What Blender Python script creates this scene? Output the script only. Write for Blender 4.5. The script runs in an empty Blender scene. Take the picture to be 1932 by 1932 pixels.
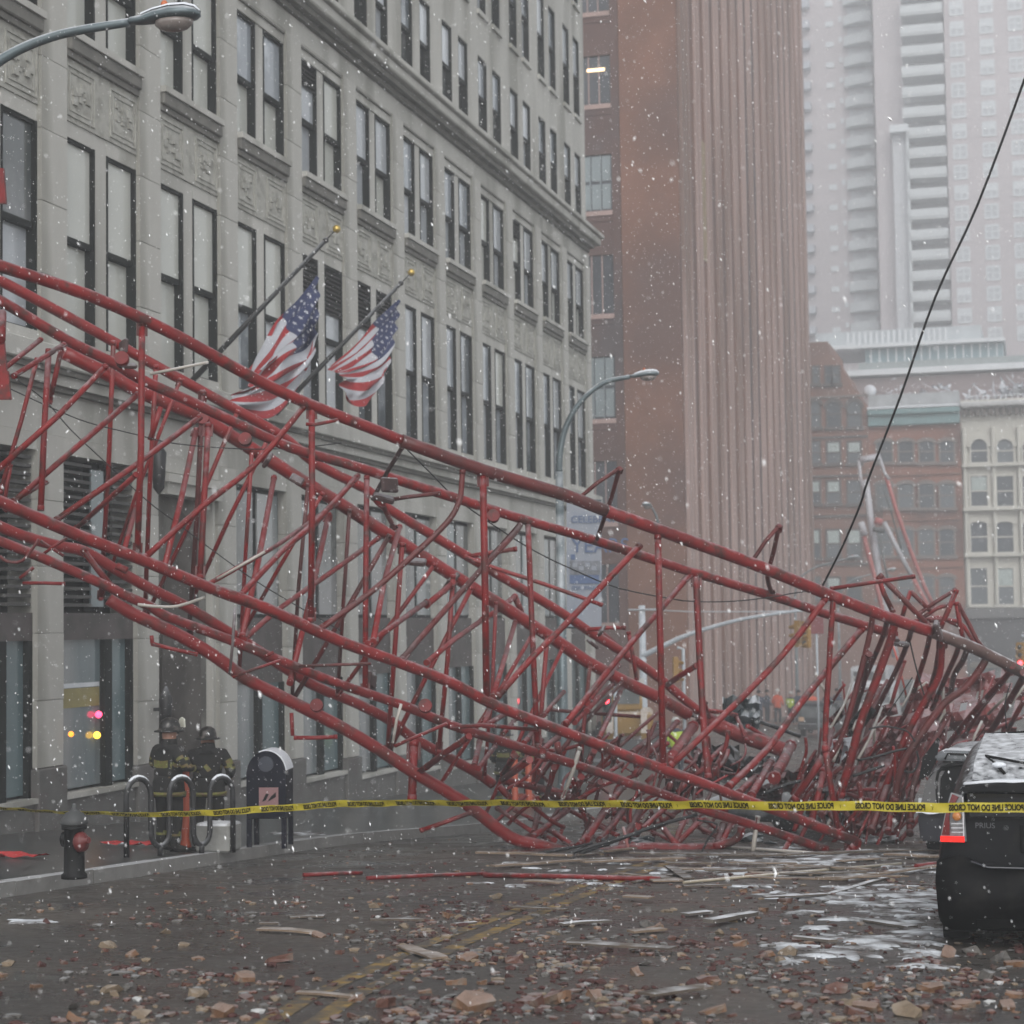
import bpy, bmesh, math, random
import numpy as np
from mathutils import Vector, Matrix, noise as mnoise
R_ = random.Random(7)
S = bpy.context.scene
COL = S.collection
# ---------------------------------------------------------------- camera
FPX = 3600.0
PITCH, ROLL, YAW = math.radians(3.42), math.radians(0.8), math.radians(15.44)
CAMZ = 1.6
F0 = np.array([0, math.cos(PITCH), math.sin(PITCH)]); R0 = np.array([1.0, 0, 0]); U0 = np.array([0, -math.sin(PITCH), math.cos(PITCH)])
RR = R0 * math.cos(ROLL) - U0 * math.sin(ROLL); UU = U0 * math.cos(ROLL) + R0 * math.sin(ROLL)
cy, sy = math.cos(YAW), math.sin(YAW)
RZ = np.array([[cy, -sy, 0], [sy, cy, 0], [0, 0, 1]])
FF, RR, UU = RZ @ F0, RZ @ RR, RZ @ UU
CC = np.array([0, 0, CAMZ])
cam = bpy.data.cameras.new('camera'); camo = bpy.data.objects.new('camera', cam); COL.objects.link(camo)
camo.matrix_world = Matrix(((RR[0], UU[0], -FF[0], 0), (RR[1], UU[1], -FF[1], 0), (RR[2], UU[2], -FF[2], CAMZ), (0, 0, 0, 1)))
cam.sensor_width = 36; cam.lens = 36 * FPX / 1932; cam.clip_end = 2000; cam.clip_start = 0.2
cam.dof.use_dof = True; cam.dof.focus_distance = 17.5; cam.dof.aperture_fstop = 2.6
S.camera = camo
# ---------------------------------------------------------------- world, sun, exposure
w = bpy.data.worlds.new('World'); S.world = w; w.use_nodes = True
nt = w.node_tree; nt.nodes.clear()
sky = nt.nodes.new('ShaderNodeTexSky'); sky.sky_type = 'NISHITA'; sky.sun_disc = False
sky.sun_elevation = math.radians(38); sky.sun_rotation = math.radians(160); sky.air_density = 1.0; sky.dust_density = 1.5; sky.ozone_density = 1
hs = nt.nodes.new('ShaderNodeHueSaturation'); hs.inputs['Saturation'].default_value = 0.16
bg = nt.nodes.new('ShaderNodeBackground'); bg.inputs['Strength'].default_value = 0.15
wo = nt.nodes.new('ShaderNodeOutputWorld')
nt.links.new(sky.outputs[0], hs.inputs['Color']); nt.links.new(hs.outputs[0], bg.inputs[0]); nt.links.new(bg.outputs[0], wo.inputs[0])
sun = bpy.data.lights.new('sun', 'SUN'); sun.energy = 0.6; sun.angle = math.radians(30); sun.color = (1, 0.98, 0.96)
suno = bpy.data.objects.new('sun', sun); COL.objects.link(suno)
suno.rotation_euler = (math.radians(52), 0, math.radians(20))
S.view_settings.view_transform = 'Standard'; S.view_settings.look = 'None'; S.view_settings.gamma = 1
S.view_settings.exposure = 0.56; S.view_settings.use_curve_mapping = False
S.cycles.volume_bounces = 2; S.cycles.max_bounces = 6; S.cycles.diffuse_bounces = 2; S.cycles.glossy_bounces = 2
S.cycles.volume_step_rate = 4
try: S.cycles.use_denoising = True
except Exception: pass

# ---------------------------------------------------------------- measuring helpers
def ray(x, y): return FF + RR * ((x - 966) / FPX) + UU * ((966 - y) / FPX)
def at(x, y, z): return Vector(CC + ray(x, y) * z)
def on_x(x, y, X): r = ray(x, y); return Vector(CC + r * (X / r[0]))
def on_y(x, y, Y): r = ray(x, y); return Vector(CC + r * (Y / r[1]))
def gz(Y): return -0.058 * Y if Y < 45 else (-2.61 - 0.022 * (Y - 45) if Y < 170 else -5.36)
def ground(x, y, lift=0.0):
    r = ray(x, y); lo, hi = 1, 400
    for _ in range(50):
        m = (lo + hi) / 2; p = CC + r * m
        if p[2] > gz(p[1]) + lift: lo = m
        else: hi = m
    return Vector(CC + r * lo)
def curb_x(Y):
    if Y < 26: return -9.82
    if Y < 31: return -9.82 + (Y - 26) / 5 * 1.3
    return -8.52
# ---------------------------------------------------------------- materials
MATS = {}
def M(name, col, rough=0.7, var=0.15, scale=3.0, bump=0.0, metal=0.0, snow=0.0, snow_scale=6.0, dirt_or_reflect=None, dirt_or_reflect_amt=0.0, dirt_or_reflect_scale=2.0, spec=0.5, emit=None, streak=False, coat=0.0, snow_z=0.35):
    if name in MATS: return MATS[name]
    m = bpy.data.materials.new(name); MATS[name] = m; m.use_nodes = True
    n = m.node_tree.nodes; l = m.node_tree.links; b = n['Principled BSDF']
    b.inputs['Roughness'].default_value = rough; b.inputs['Metallic'].default_value = metal
    b.inputs['Specular IOR Level'].default_value = spec; b.inputs['Coat Weight'].default_value = coat
    tc = n.new('ShaderNodeTexCoord')
    vec = tc.outputs['Object']
    if streak:
        mp = n.new('ShaderNodeMapping'); mp.inputs['Scale'].default_value = (1, 1, 0.18); l.new(vec, mp.inputs[0]); vec = mp.outputs[0]
    t = n.new('ShaderNodeTexNoise'); t.inputs['Scale'].default_value = scale; t.inputs['Detail'].default_value = 6; t.inputs['Roughness'].default_value = 0.65; l.new(vec, t.inputs['Vector'])
    cr = n.new('ShaderNodeMix'); cr.data_type = 'RGBA'
    c = np.array(col[:3])
    cr.inputs[6].default_value = (*np.clip(c * (1 - var), 0, 1), 1); cr.inputs[7].default_value = (*np.clip(c * (1 + var), 0, 1), 1)
    mr = n.new('ShaderNodeMapRange'); mr.inputs[1].default_value = 0.3; mr.inputs[2].default_value = 0.7; l.new(t.outputs[0], mr.inputs[0]); l.new(mr.outputs[0], cr.inputs[0])
    out = cr.outputs[2]
    if dirt_or_reflect is not None:  # blotch tone: grime on most materials, painted reflections on some panes
        t2 = n.new('ShaderNodeTexNoise'); t2.inputs['Scale'].default_value = dirt_or_reflect_scale; t2.inputs['Detail'].default_value = 8; l.new(vec, t2.inputs['Vector'])
        m2 = n.new('ShaderNodeMapRange'); m2.inputs[1].default_value = 0.62 - 0.3 * dirt_or_reflect_amt; m2.inputs[2].default_value = 0.72 - 0.2 * dirt_or_reflect_amt; l.new(t2.outputs[0], m2.inputs[0])
        x2 = n.new('ShaderNodeMix'); x2.data_type = 'RGBA'; l.new(m2.outputs[0], x2.inputs[0]); l.new(out, x2.inputs[6]); x2.inputs[7].default_value = (*dirt_or_reflect, 1); out = x2.outputs[2]
    if snow > 0:
        g = n.new('ShaderNodeNewGeometry'); sx = n.new('ShaderNodeSeparateXYZ'); l.new(g.outputs['Normal'], sx.inputs[0])
        t3 = n.new('ShaderNodeTexNoise'); t3.inputs['Scale'].default_value = snow_scale; t3.inputs['Detail'].default_value = 8; l.new(tc.outputs['Object'], t3.inputs['Vector'])
        a = n.new('ShaderNodeMath'); a.operation = 'MULTIPLY_ADD'; l.new(t3.outputs[0], a.inputs[0]); a.inputs[1].default_value = 1.4; a.inputs[2].default_value = -0.7
        ad = n.new('ShaderNodeMath'); ad.operation = 'ADD'; l.new(a.outputs[0], ad.inputs[0]); l.new(sx.outputs[2], ad.inputs[1])
        m3 = n.new('ShaderNodeMapRange'); m3.inputs[1].default_value = snow_z; m3.inputs[2].default_value = snow_z + 0.55; m3.inputs[4].default_value = snow; l.new(ad.outputs[0], m3.inputs[0])
        x3 = n.new('ShaderNodeMix'); x3.data_type = 'RGBA'; l.new(m3.outputs[0], x3.inputs[0]); l.new(out, x3.inputs[6]); x3.inputs[7].default_value = (.75, .77, .8, 1); out = x3.outputs[2]
        rr = n.new('ShaderNodeMapRange'); rr.inputs[3].default_value = rough; rr.inputs[4].default_value = 0.8; l.new(m3.outputs[0], rr.inputs[0]); l.new(rr.outputs[0], b.inputs['Roughness'])
    l.new(out, b.inputs['Base Color'])
    if bump > 0:
        tb = n.new('ShaderNodeTexNoise'); tb.inputs['Scale'].default_value = scale * 6; tb.inputs['Detail'].default_value = 6; l.new(tc.outputs['Object'], tb.inputs['Vector'])
        bb = n.new('ShaderNodeBump'); bb.inputs['Strength'].default_value = bump; bb.inputs['Distance'].default_value = 0.02; l.new(tb.outputs[0], bb.inputs['Height']); l.new(bb.outputs[0], b.inputs['Normal'])
    if emit: b.inputs['Emission Color'].default_value = (*emit[0], 1); b.inputs['Emission Strength'].default_value = emit[1]
    return m
STONE = M('limestone', (.45, .443, .41), .85, .12, .8, bump=.25, dirt_or_reflect=(.29, .285, .255), dirt_or_reflect_amt=.45, dirt_or_reflect_scale=.7, streak=True)
STONE_D = M('limestone_soffit', (.15, .145, .13), .9, .25, 2.5, bump=.4)  # limestone darkened to paint in the shade of soffits, mouldings and sills
STONE_R = M('carved_limestone', (.38, .375, .34), .9, .15, 3, bump=.5, dirt_or_reflect=(.27, .265, .235), dirt_or_reflect_amt=.45, dirt_or_reflect_scale=4)
STONE_B = M('granite_base', (.115, .112, .105), .7, .2, 1.5, bump=.3, dirt_or_reflect=(.10, .09, .085), dirt_or_reflect_amt=.4)
BRONZE = M('dark_window_metal', (.009, .011, .010), .75, .3, 3, spec=.2)
BAND = M('brown_grey_awning_panel', (.075, .062, .06), .6, .25, 1.5, dirt_or_reflect=(.05, .045, .04), dirt_or_reflect_amt=.5)
BLIND = M('cream_blind_behind_glass', (.50, .51, .47), .12, .06, .6, spec=.4)
BLIND2 = M('grey_blind_behind_glass', (.40, .425, .45), .1, .15, .5, spec=.6)
BLIND3 = M('blind_with_street_reflection', (.30, .33, .36), .1, .2, .5, spec=.7, dirt_or_reflect=(.62, .66, .70), dirt_or_reflect_amt=.35, dirt_or_reflect_scale=1.1)  # pale blotches are street reflections painted into the pane colour
BLIND4 = M('half_dark_office_glass', (.12, .14, .155), .08, .3, .4, spec=.8, dirt_or_reflect=(.42, .45, .48), dirt_or_reflect_amt=.6, dirt_or_reflect_scale=.7)  # light and dark reflections painted into the glass colour
PALE = M('white_curtain_behind_glass', (.62, .65, .68), .15, .1, 1, spec=.5)
GLASSD = M('dark_reflecting_glass', (.075, .085, .085), .06, .3, .35, spec=.9, dirt_or_reflect=(.20, .205, .21), dirt_or_reflect_amt=.6, dirt_or_reflect_scale=.5)
GLASSB = M('bluish_shop_glass', (.13, .165, .175), .08, .3, .5, spec=.8, dirt_or_reflect=(.30, .31, .31), dirt_or_reflect_amt=.45, dirt_or_reflect_scale=.6, streak=True)
LOUVRE = M('louvre_slat', (.05, .048, .045), .6, .3, 3)
BROWNST = M('stained_brown_stone', (.055, .048, .042), .9, .35, 1.2, bump=.5, dirt_or_reflect=(.10, .09, .08), dirt_or_reflect_amt=.4, dirt_or_reflect_scale=1)
RED = M('red_crane_paint', (.17, .0055, .0055), .5, .35, 3, spec=.35, bump=.25, snow=.22, snow_scale=9, dirt_or_reflect=(.065, .016, .012), dirt_or_reflect_amt=.38, dirt_or_reflect_scale=5.5, snow_z=.48)
REDB = M('bright_red_crane_paint', (.22, .0035, .0035), .42, .25, 2.5, bump=.08, snow=.14, snow_scale=5, dirt_or_reflect=(.11, .014, .01), dirt_or_reflect_amt=.4, dirt_or_reflect_scale=2.5, snow_z=.55)
REDR = M('scraped_red_crane_paint', (.105, .011, .010), .5, .4, 3, bump=.15, snow=.14, snow_scale=7, dirt_or_reflect=(.06, .014, .011), dirt_or_reflect_amt=.5, dirt_or_reflect_scale=1.6, snow_z=.55)
PALEROD = M('pale_bare_metal_rod', (.36, .33, .29), .5, .2, 4, snow=.4)
DARKIRON = M('black_iron', (.015, .015, .016), .5, .3, 6, snow=.25)
CABLE = M('black_cable', (.008, .008, .009), .5, .2, 20, snow=.10, snow_z=.7)
STEEL = M('galvanised_lamp_metal', (.11, .14, .15), .4, .2, 3, metal=.3, snow=.75, snow_scale=2)
SNOW = M('snow', (.72, .75, .79), .7, .06, 3, bump=.3)
ASPH = None
YEL = M('tape_yellow', (.52, .43, .035), .35, .08, 6, spec=.5)
BLACK = M('print_black', (.008, .008, .008), .7, .1, 5, spec=.1)
WOOD = M('weathered_plank_wood', (.085, .065, .048), .7, .5, 3, bump=.3, snow=.6, snow_scale=5, snow_z=.85)
WOODP = M('pale_split_wood', (.18, .13, .09), .8, .4, 3, bump=.3, snow=.3, snow_scale=6, snow_z=.7)
BR = [M('brick_fragment_red', (.11, .045, .03), .75, .35, 9, bump=.5, dirt_or_reflect=(.12, .08, .06), dirt_or_reflect_amt=.4, dirt_or_reflect_scale=8, snow=.15),
      M('brick_fragment_orange', (.18, .094, .05), .8, .3, 9, bump=.5, dirt_or_reflect=(.16, .12, .09), dirt_or_reflect_amt=.4, dirt_or_reflect_scale=8, snow=.12),
      M('mortar_fragment_tan', (.20, .15, .10), .85, .3, 9, bump=.5, snow=.15, snow_z=.7),
      M('stone_fragment_grey', (.095, .087, .078), .8, .3, 9, bump=.5, snow=.25, snow_z=.7),
      M('brick_fragment_maroon', (.07, .024, .02), .7, .35, 9, bump=.5, dirt_or_reflect=(.07, .05, .04), dirt_or_reflect_amt=.4, dirt_or_reflect_scale=8)]
# ---------------------------------------------------------------- object helpers
def tag(o, label=None, cat=None, group=None, kind=None):
    if label: o['label'] = label
    if cat: o['category'] = cat
    if group: o['group'] = group
    if kind: o['kind'] = kind
    return o
def empty(name, loc=(0, 0, 0), rz=0, label=None, cat=None, group=None):
    o = bpy.data.objects.new(name, None); COL.objects.link(o); o.location = loc; o.rotation_euler = (0, 0, rz); o.empty_display_size = .2
    return tag(o, label, cat, group)
def link(name, me, mat, parent=None, loc=(0, 0, 0), rot=(0, 0, 0), scale=None):
    o = bpy.data.objects.new(name, me); COL.objects.link(o)
    if mat is not None and len(me.materials) == 0:
        for x in (mat if isinstance(mat, (list, tuple)) else [mat]): me.materials.append(x)
    if parent is not None: o.parent = parent
    o.location = loc; o.rotation_euler = rot
    if scale is not None: o.scale = scale
    return o
def bmobj(name, bm, mat, parent=None, smooth=False, **k):
    me = bpy.data.meshes.new(name); bmesh.ops.recalc_face_normals(bm, faces=bm.faces) if k.pop('recalc', True) else None
    bm.to_mesh(me); bm.free()
    if smooth:
        for p in me.polygons: p.use_smooth = True
    return link(name, me, mat, parent, **k)
def box(bm, x0, x1, y0, y1, z0, z1, mi=0, mtx=None):
    v = [bm.verts.new((x, y, z)) for x in (x0, x1) for y in (y0, y1) for z in (z0, z1)]
    if mtx is not None:
        for a in v: a.co = mtx @ a.co
    fs = []
    for q in ((0, 1, 3, 2), (4, 6, 7, 5), (0, 4, 5, 1), (2, 3, 7, 6), (0, 2, 6, 4), (1, 5, 7, 3)):
        f = bm.faces.new([v[i] for i in q]); f.material_index = mi; fs.append(f)
    return v
def boxobj(name, b, mat, parent=None, bev=0.0, **k):
    bm = bmesh.new(); box(bm, *b)
    if bev: bmesh.ops.bevel(bm, geom=list(bm.edges), offset=bev, segments=1, affect='EDGES')
    return bmobj(name, bm, mat, parent, **k)
def add_tube(bm, pts, r, seg=10, mi=0, cap=True, squash=1.0):
    pts = [Vector(p) for p in pts]; n = len(pts)
    rs = r if isinstance(r, (list, tuple)) else [r] * n
    rings = []; prev = None
    for i, p in enumerate(pts):
        t = (pts[min(i + 1, n - 1)] - pts[max(i - 1, 0)])
        if t.length < 1e-6: t = Vector((0, 0, 1))
        t.normalize()
        up = Vector((0, 0, 1)) if abs(t.z) < .93 else Vector((0, 1, 0))
        if prev is None: a = t.cross(up).normalized()
        else:
            a = prev - t * prev.dot(t)
            a = a.normalized() if a.length > 1e-4 else t.cross(up).normalized()
        prev = a; b = t.cross(a).normalized()
        rings.append([bm.verts.new(p + (a * math.cos(2 * math.pi * k / seg) + b * math.sin(2 * math.pi * k / seg) * squash) * rs[i]) for k in range(seg)])
    for i in range(n - 1):
        for k in range(seg):
            f = bm.faces.new((rings[i][k], rings[i][(k + 1) % seg], rings[i + 1][(k + 1) % seg], rings[i + 1][k])); f.material_index = mi; f.smooth = True
    if cap:
        for rg, o in ((rings[0], -1), (rings[-1], 1)):
            f = bm.faces.new(rg if o < 0 else rg[::-1]); f.material_index = mi
def tube(name, pts, r, mat, parent=None, seg=10, squash=1.0):
    bm = bmesh.new(); o = Vector(pts[0]) if parent is None else Vector((0, 0, 0))
    add_tube(bm, [Vector(p) - o for p in pts], r, seg, squash=squash)
    return bmobj(name, bm, mat, parent, loc=o)
def smooth_path(pts, sub=4):
    pts = [Vector(p) for p in pts]; out = []
    for i in range(len(pts) - 1):
        p0 = pts[max(i - 1, 0)]; p1 = pts[i]; p2 = pts[i + 1]; p3 = pts[min(i + 2, len(pts) - 1)]
        for s in range(sub):
            t = s / sub
            out.append(.5 * ((2 * p1) + (p2 - p0) * t + (2 * p0 - 5 * p1 + 4 * p2 - p3) * t * t + (3 * p1 - p0 - 3 * p2 + p3) * t ** 3))
    out.append(pts[-1]); return out
def lathe(bm, prof, seg=16, mi=0, mtx=None, smooth=True):
    rings = []
    for r, z in prof:
        rings.append([bm.verts.new((r * math.cos(2 * math.pi * k / seg), r * math.sin(2 * math.pi * k / seg), z)) for k in range(seg)])
    if mtx is not None:
        for rg in rings:
            for v in rg: v.co = mtx @ v.co
    for a, b in zip(rings, rings[1:]):
        for k in range(seg):
            f = bm.faces.new((a[k], a[(k + 1) % seg], b[(k + 1) % seg], b[k])); f.material_index = mi; f.smooth = smooth
    for rg in (rings[0], rings[-1]):
        f = bm.faces.new(rg); f.material_index = mi
def prism(bm, poly, d0, d1, axis='y', mi=0):
    """poly of (u,v) extruded between d0 and d1 along axis ('y': u=x v=z, 'x': u=y v=z)"""
    f_ = (lambda u, v, d: (u, d, v)) if axis == 'y' else ((lambda u, v, d: (d, u, v)) if axis == 'x' else (lambda u, v, d: (u, v, d)))
    a = [bm.verts.new(f_(u, v, d0)) for u, v in poly]; b = [bm.verts.new(f_(u, v, d1)) for u, v in poly]
    bm.faces.new(a).material_index = mi; bm.faces.new(b[::-1]).material_index = mi
    n = len(poly)
    for i in range(n):
        bm.faces.new((a[i], a[(i + 1) % n], b[(i + 1) % n], b[i])).material_index = mi
def arch(x0, x1, z0, z1, seg=8, rise=None):
    """opening outline with an arched head; z1 = crown"""
    w_ = (x1 - x0) / 2; rise = w_ if rise is None else rise; c = (x0 + x1) / 2
    return [(x0, z0), (x1, z0)] + [(c + w_ * math.cos(math.pi * k / seg), z1 - rise + rise * math.sin(math.pi * k / seg)) for k in range(seg + 1)]

# ================================================================ ground, road, pavement
def make_ground():
    global ASPH
    m = bpy.data.materials.new('wet_asphalt'); m.use_nodes = True; n = m.node_tree.nodes; l = m.node_tree.links; b = n['Principled BSDF']
    tc = n.new('ShaderNodeTexCoord')
    def noise_(sc, det=8, rg=.6):
        t = n.new('ShaderNodeTexNoise'); t.inputs['Scale'].default_value = sc; t.inputs['Detail'].default_value = det; t.inputs['Roughness'].default_value = rg; l.new(tc.outputs['Object'], t.inputs['Vector']); return t.outputs[0]
    def rng(s, a, b_, c=0, d=1):
        q = n.new('ShaderNodeMapRange'); q.inputs[1].default_value = a; q.inputs[2].default_value = b_; q.inputs[3].default_value = c; q.inputs[4].default_value = d; l.new(s, q.inputs[0]); return q.outputs[0]
    def mix(f, a, b_):
        q = n.new('ShaderNodeMix'); q.data_type = 'RGBA'; l.new(f, q.inputs[0])
        for s, v in ((6, a), (7, b_)):
            if isinstance(v, tuple): q.inputs[s].default_value = (*v, 1)
            else: l.new(v, q.inputs[s])
        return q.outputs[2]
    c = mix(rng(noise_(22, 10, .8), .35, .65), (.022, .0215, .021), (.060, .058, .056))
    c = mix(rng(noise_(.45), .38, .66), c, (.082, .071, .060))
    c = mix(rng(noise_(3.0, 10, .75), .54, .66, 0, .85), c, (.035, .032, .03))
    c = mix(rng(noise_(60, 4, .8), .60, .70, 0, .9), c, (.18, .15, .12))
    c = mix(rng(noise_(1.3, 12, .8), .66, .72, 0, .5), c, (.5, .52, .55))
    l.new(c, b.inputs['Base Color'])
    l.new(rng(noise_(.9, 8, .7), .36, .60, .10, .6), b.inputs['Roughness'])
    bp = n.new('ShaderNodeBump'); l.new(rng(noise_(.9, 8, .7), .36, .56, .10, .6), bp.inputs['Strength']); bp.inputs['Distance'].default_value = .012
    l.new(noise_(35, 10, .8), bp.inputs['Height']); l.new(bp.outputs[0], b.inputs['Normal'])
    ASPH = m
    bm = bmesh.new(); xs = [-140, -60, -30, -20, -12, -8, -4, 0, 4, 8, 14, 30, 60, 140]; ys = [-15, 0, 10, 20, 30, 45, 60, 90, 120, 145, 170, 330]
    g = [[bm.verts.new((x, y, gz(y))) for x in xs] for y in ys]
    for i in range(len(ys) - 1):
        for j in range(len(xs) - 1): bm.faces.new((g[i][j], g[i][j + 1], g[i + 1][j + 1], g[i + 1][j]))
    tag(bmobj('road', bm, m), kind='structure')
    # pavement on the left and its kerb of separate stones
    PV = M('wet_concrete_pavement', (.045, .045, .044), .28, .2, 1.2, bump=.15, dirt_or_reflect=(.06, .057, .055), dirt_or_reflect_amt=.6, dirt_or_reflect_scale=.6)
    bm = bmesh.new(); ys = [-10, 0, 5, 10, 15, 20, 24, 26, 28.5, 31, 40, 50, 60, 66]
    for a, b_ in zip(ys, ys[1:]):
        v = [bm.verts.new(p) for p in ((-14.6, a, gz(a) + .14), (curb_x(a) - .18, a, gz(a) + .14), (curb_x(b_) - .18, b_, gz(b_) + .14), (-14.6, b_, gz(b_) + .14),)]
        bm.faces.new(v)
    pv = tag(bmobj('pavement', bm, PV), kind='structure')
    bm = bmesh.new()   # flag joints, shallow raised slabs edge
    KB = M('granite_kerb', (.20, .195, .185), .5, .2, 3, bump=.2, snow=.35, snow_scale=1.5)
    cb = empty('kerb'); tag(cb, kind='structure'); bm.free()
    yy = 9.0
    while yy < 60:
        L = 1.6
        a, b_ = yy, yy + L - .02; xa, xb = curb_x(a), curb_x(b_)
        bm = bmesh.new()
        P = [(xa - .18, a), (xa, a), (xb, b_), (xb - .18, b_)]
        vb = [bm.verts.new((x, y, gz(y) - .1)) for x, y in P]; vt = [bm.verts.new((x, y, gz(y) + .145 + R_.uniform(-.004, .006))) for x, y in P]
        bm.faces.new(vb); bm.faces.new(vt[::-1])
        for i in range(4): bm.faces.new((vb[i], vb[(i + 1) % 4], vt[(i + 1) % 4], vt[i]))
        bmobj('kerb_stone', bm, KB, cb); yy += L
    # double yellow line: worn strips 4 mm above the road
    YM = bpy.data.materials.new('worn_yellow_road_paint'); YM.use_nodes = True; n = YM.node_tree.nodes; l = YM.node_tree.links; b = n['Principled BSDF']; b.inputs['Roughness'].default_value = .5
    tc = n.new('ShaderNodeTexCoord'); t = n.new('ShaderNodeTexNoise'); t.inputs['Scale'].default_value = 4; t.inputs['Detail'].default_value = 10; t.inputs['Roughness'].default_value = .75; l.new(tc.outputs['Object'], t.inputs[0])
    q = n.new('ShaderNodeMapRange'); q.inputs[1].default_value = .40; q.inputs[2].default_value = .54; l.new(t.outputs[0], q.inputs[0])
    x = n.new('ShaderNodeMix'); x.data_type = 'RGBA'; l.new(q.outputs[0], x.inputs[0]); x.inputs[6].default_value = (.30, .19, .045, 1); x.inputs[7].default_value = (.075, .066, .055, 1); l.new(x.outputs[2], b.inputs['Base Color'])
    for k, xo in enumerate((.12, -.14)):
        bm = bmesh.new(); ys = [(4, -3.2), (9, -3.9), (11, -4.22), (14, -4.45), (20, -4.62), (24, -4.7)]
        for (a, xa), (b_, xb) in zip(ys, ys[1:]):
            xa += xo; xb += xo
            bm.faces.new([bm.verts.new((xa - .065, a, gz(a) + .004)), bm.verts.new((xa + .065, a, gz(a) + .004)), bm.verts.new((xb + .065, b_, gz(b_) + .004)), bm.verts.new((xb - .065, b_, gz(b_) + .004))])
        tag(bmobj('road_marking', bm, YM), kind='structure')
    for Y in (36, 40.0, 44.0):   # faint yellow bars on the road behind the boom
        p = -6.5
        bm = bmesh.new(); bm.faces.new([bm.verts.new((p - 1.4, Y, gz(Y) + .004)), bm.verts.new((p + 2.4, Y, gz(Y) + .004)), bm.verts.new((p + 2.4, Y + .35, gz(Y + .35) + .004)), bm.verts.new((p - 1.4, Y + .35, gz(Y + .35) + .004))])
        tag(bmobj('road_marking', bm, YM), kind='structure')
make_ground()

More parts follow.
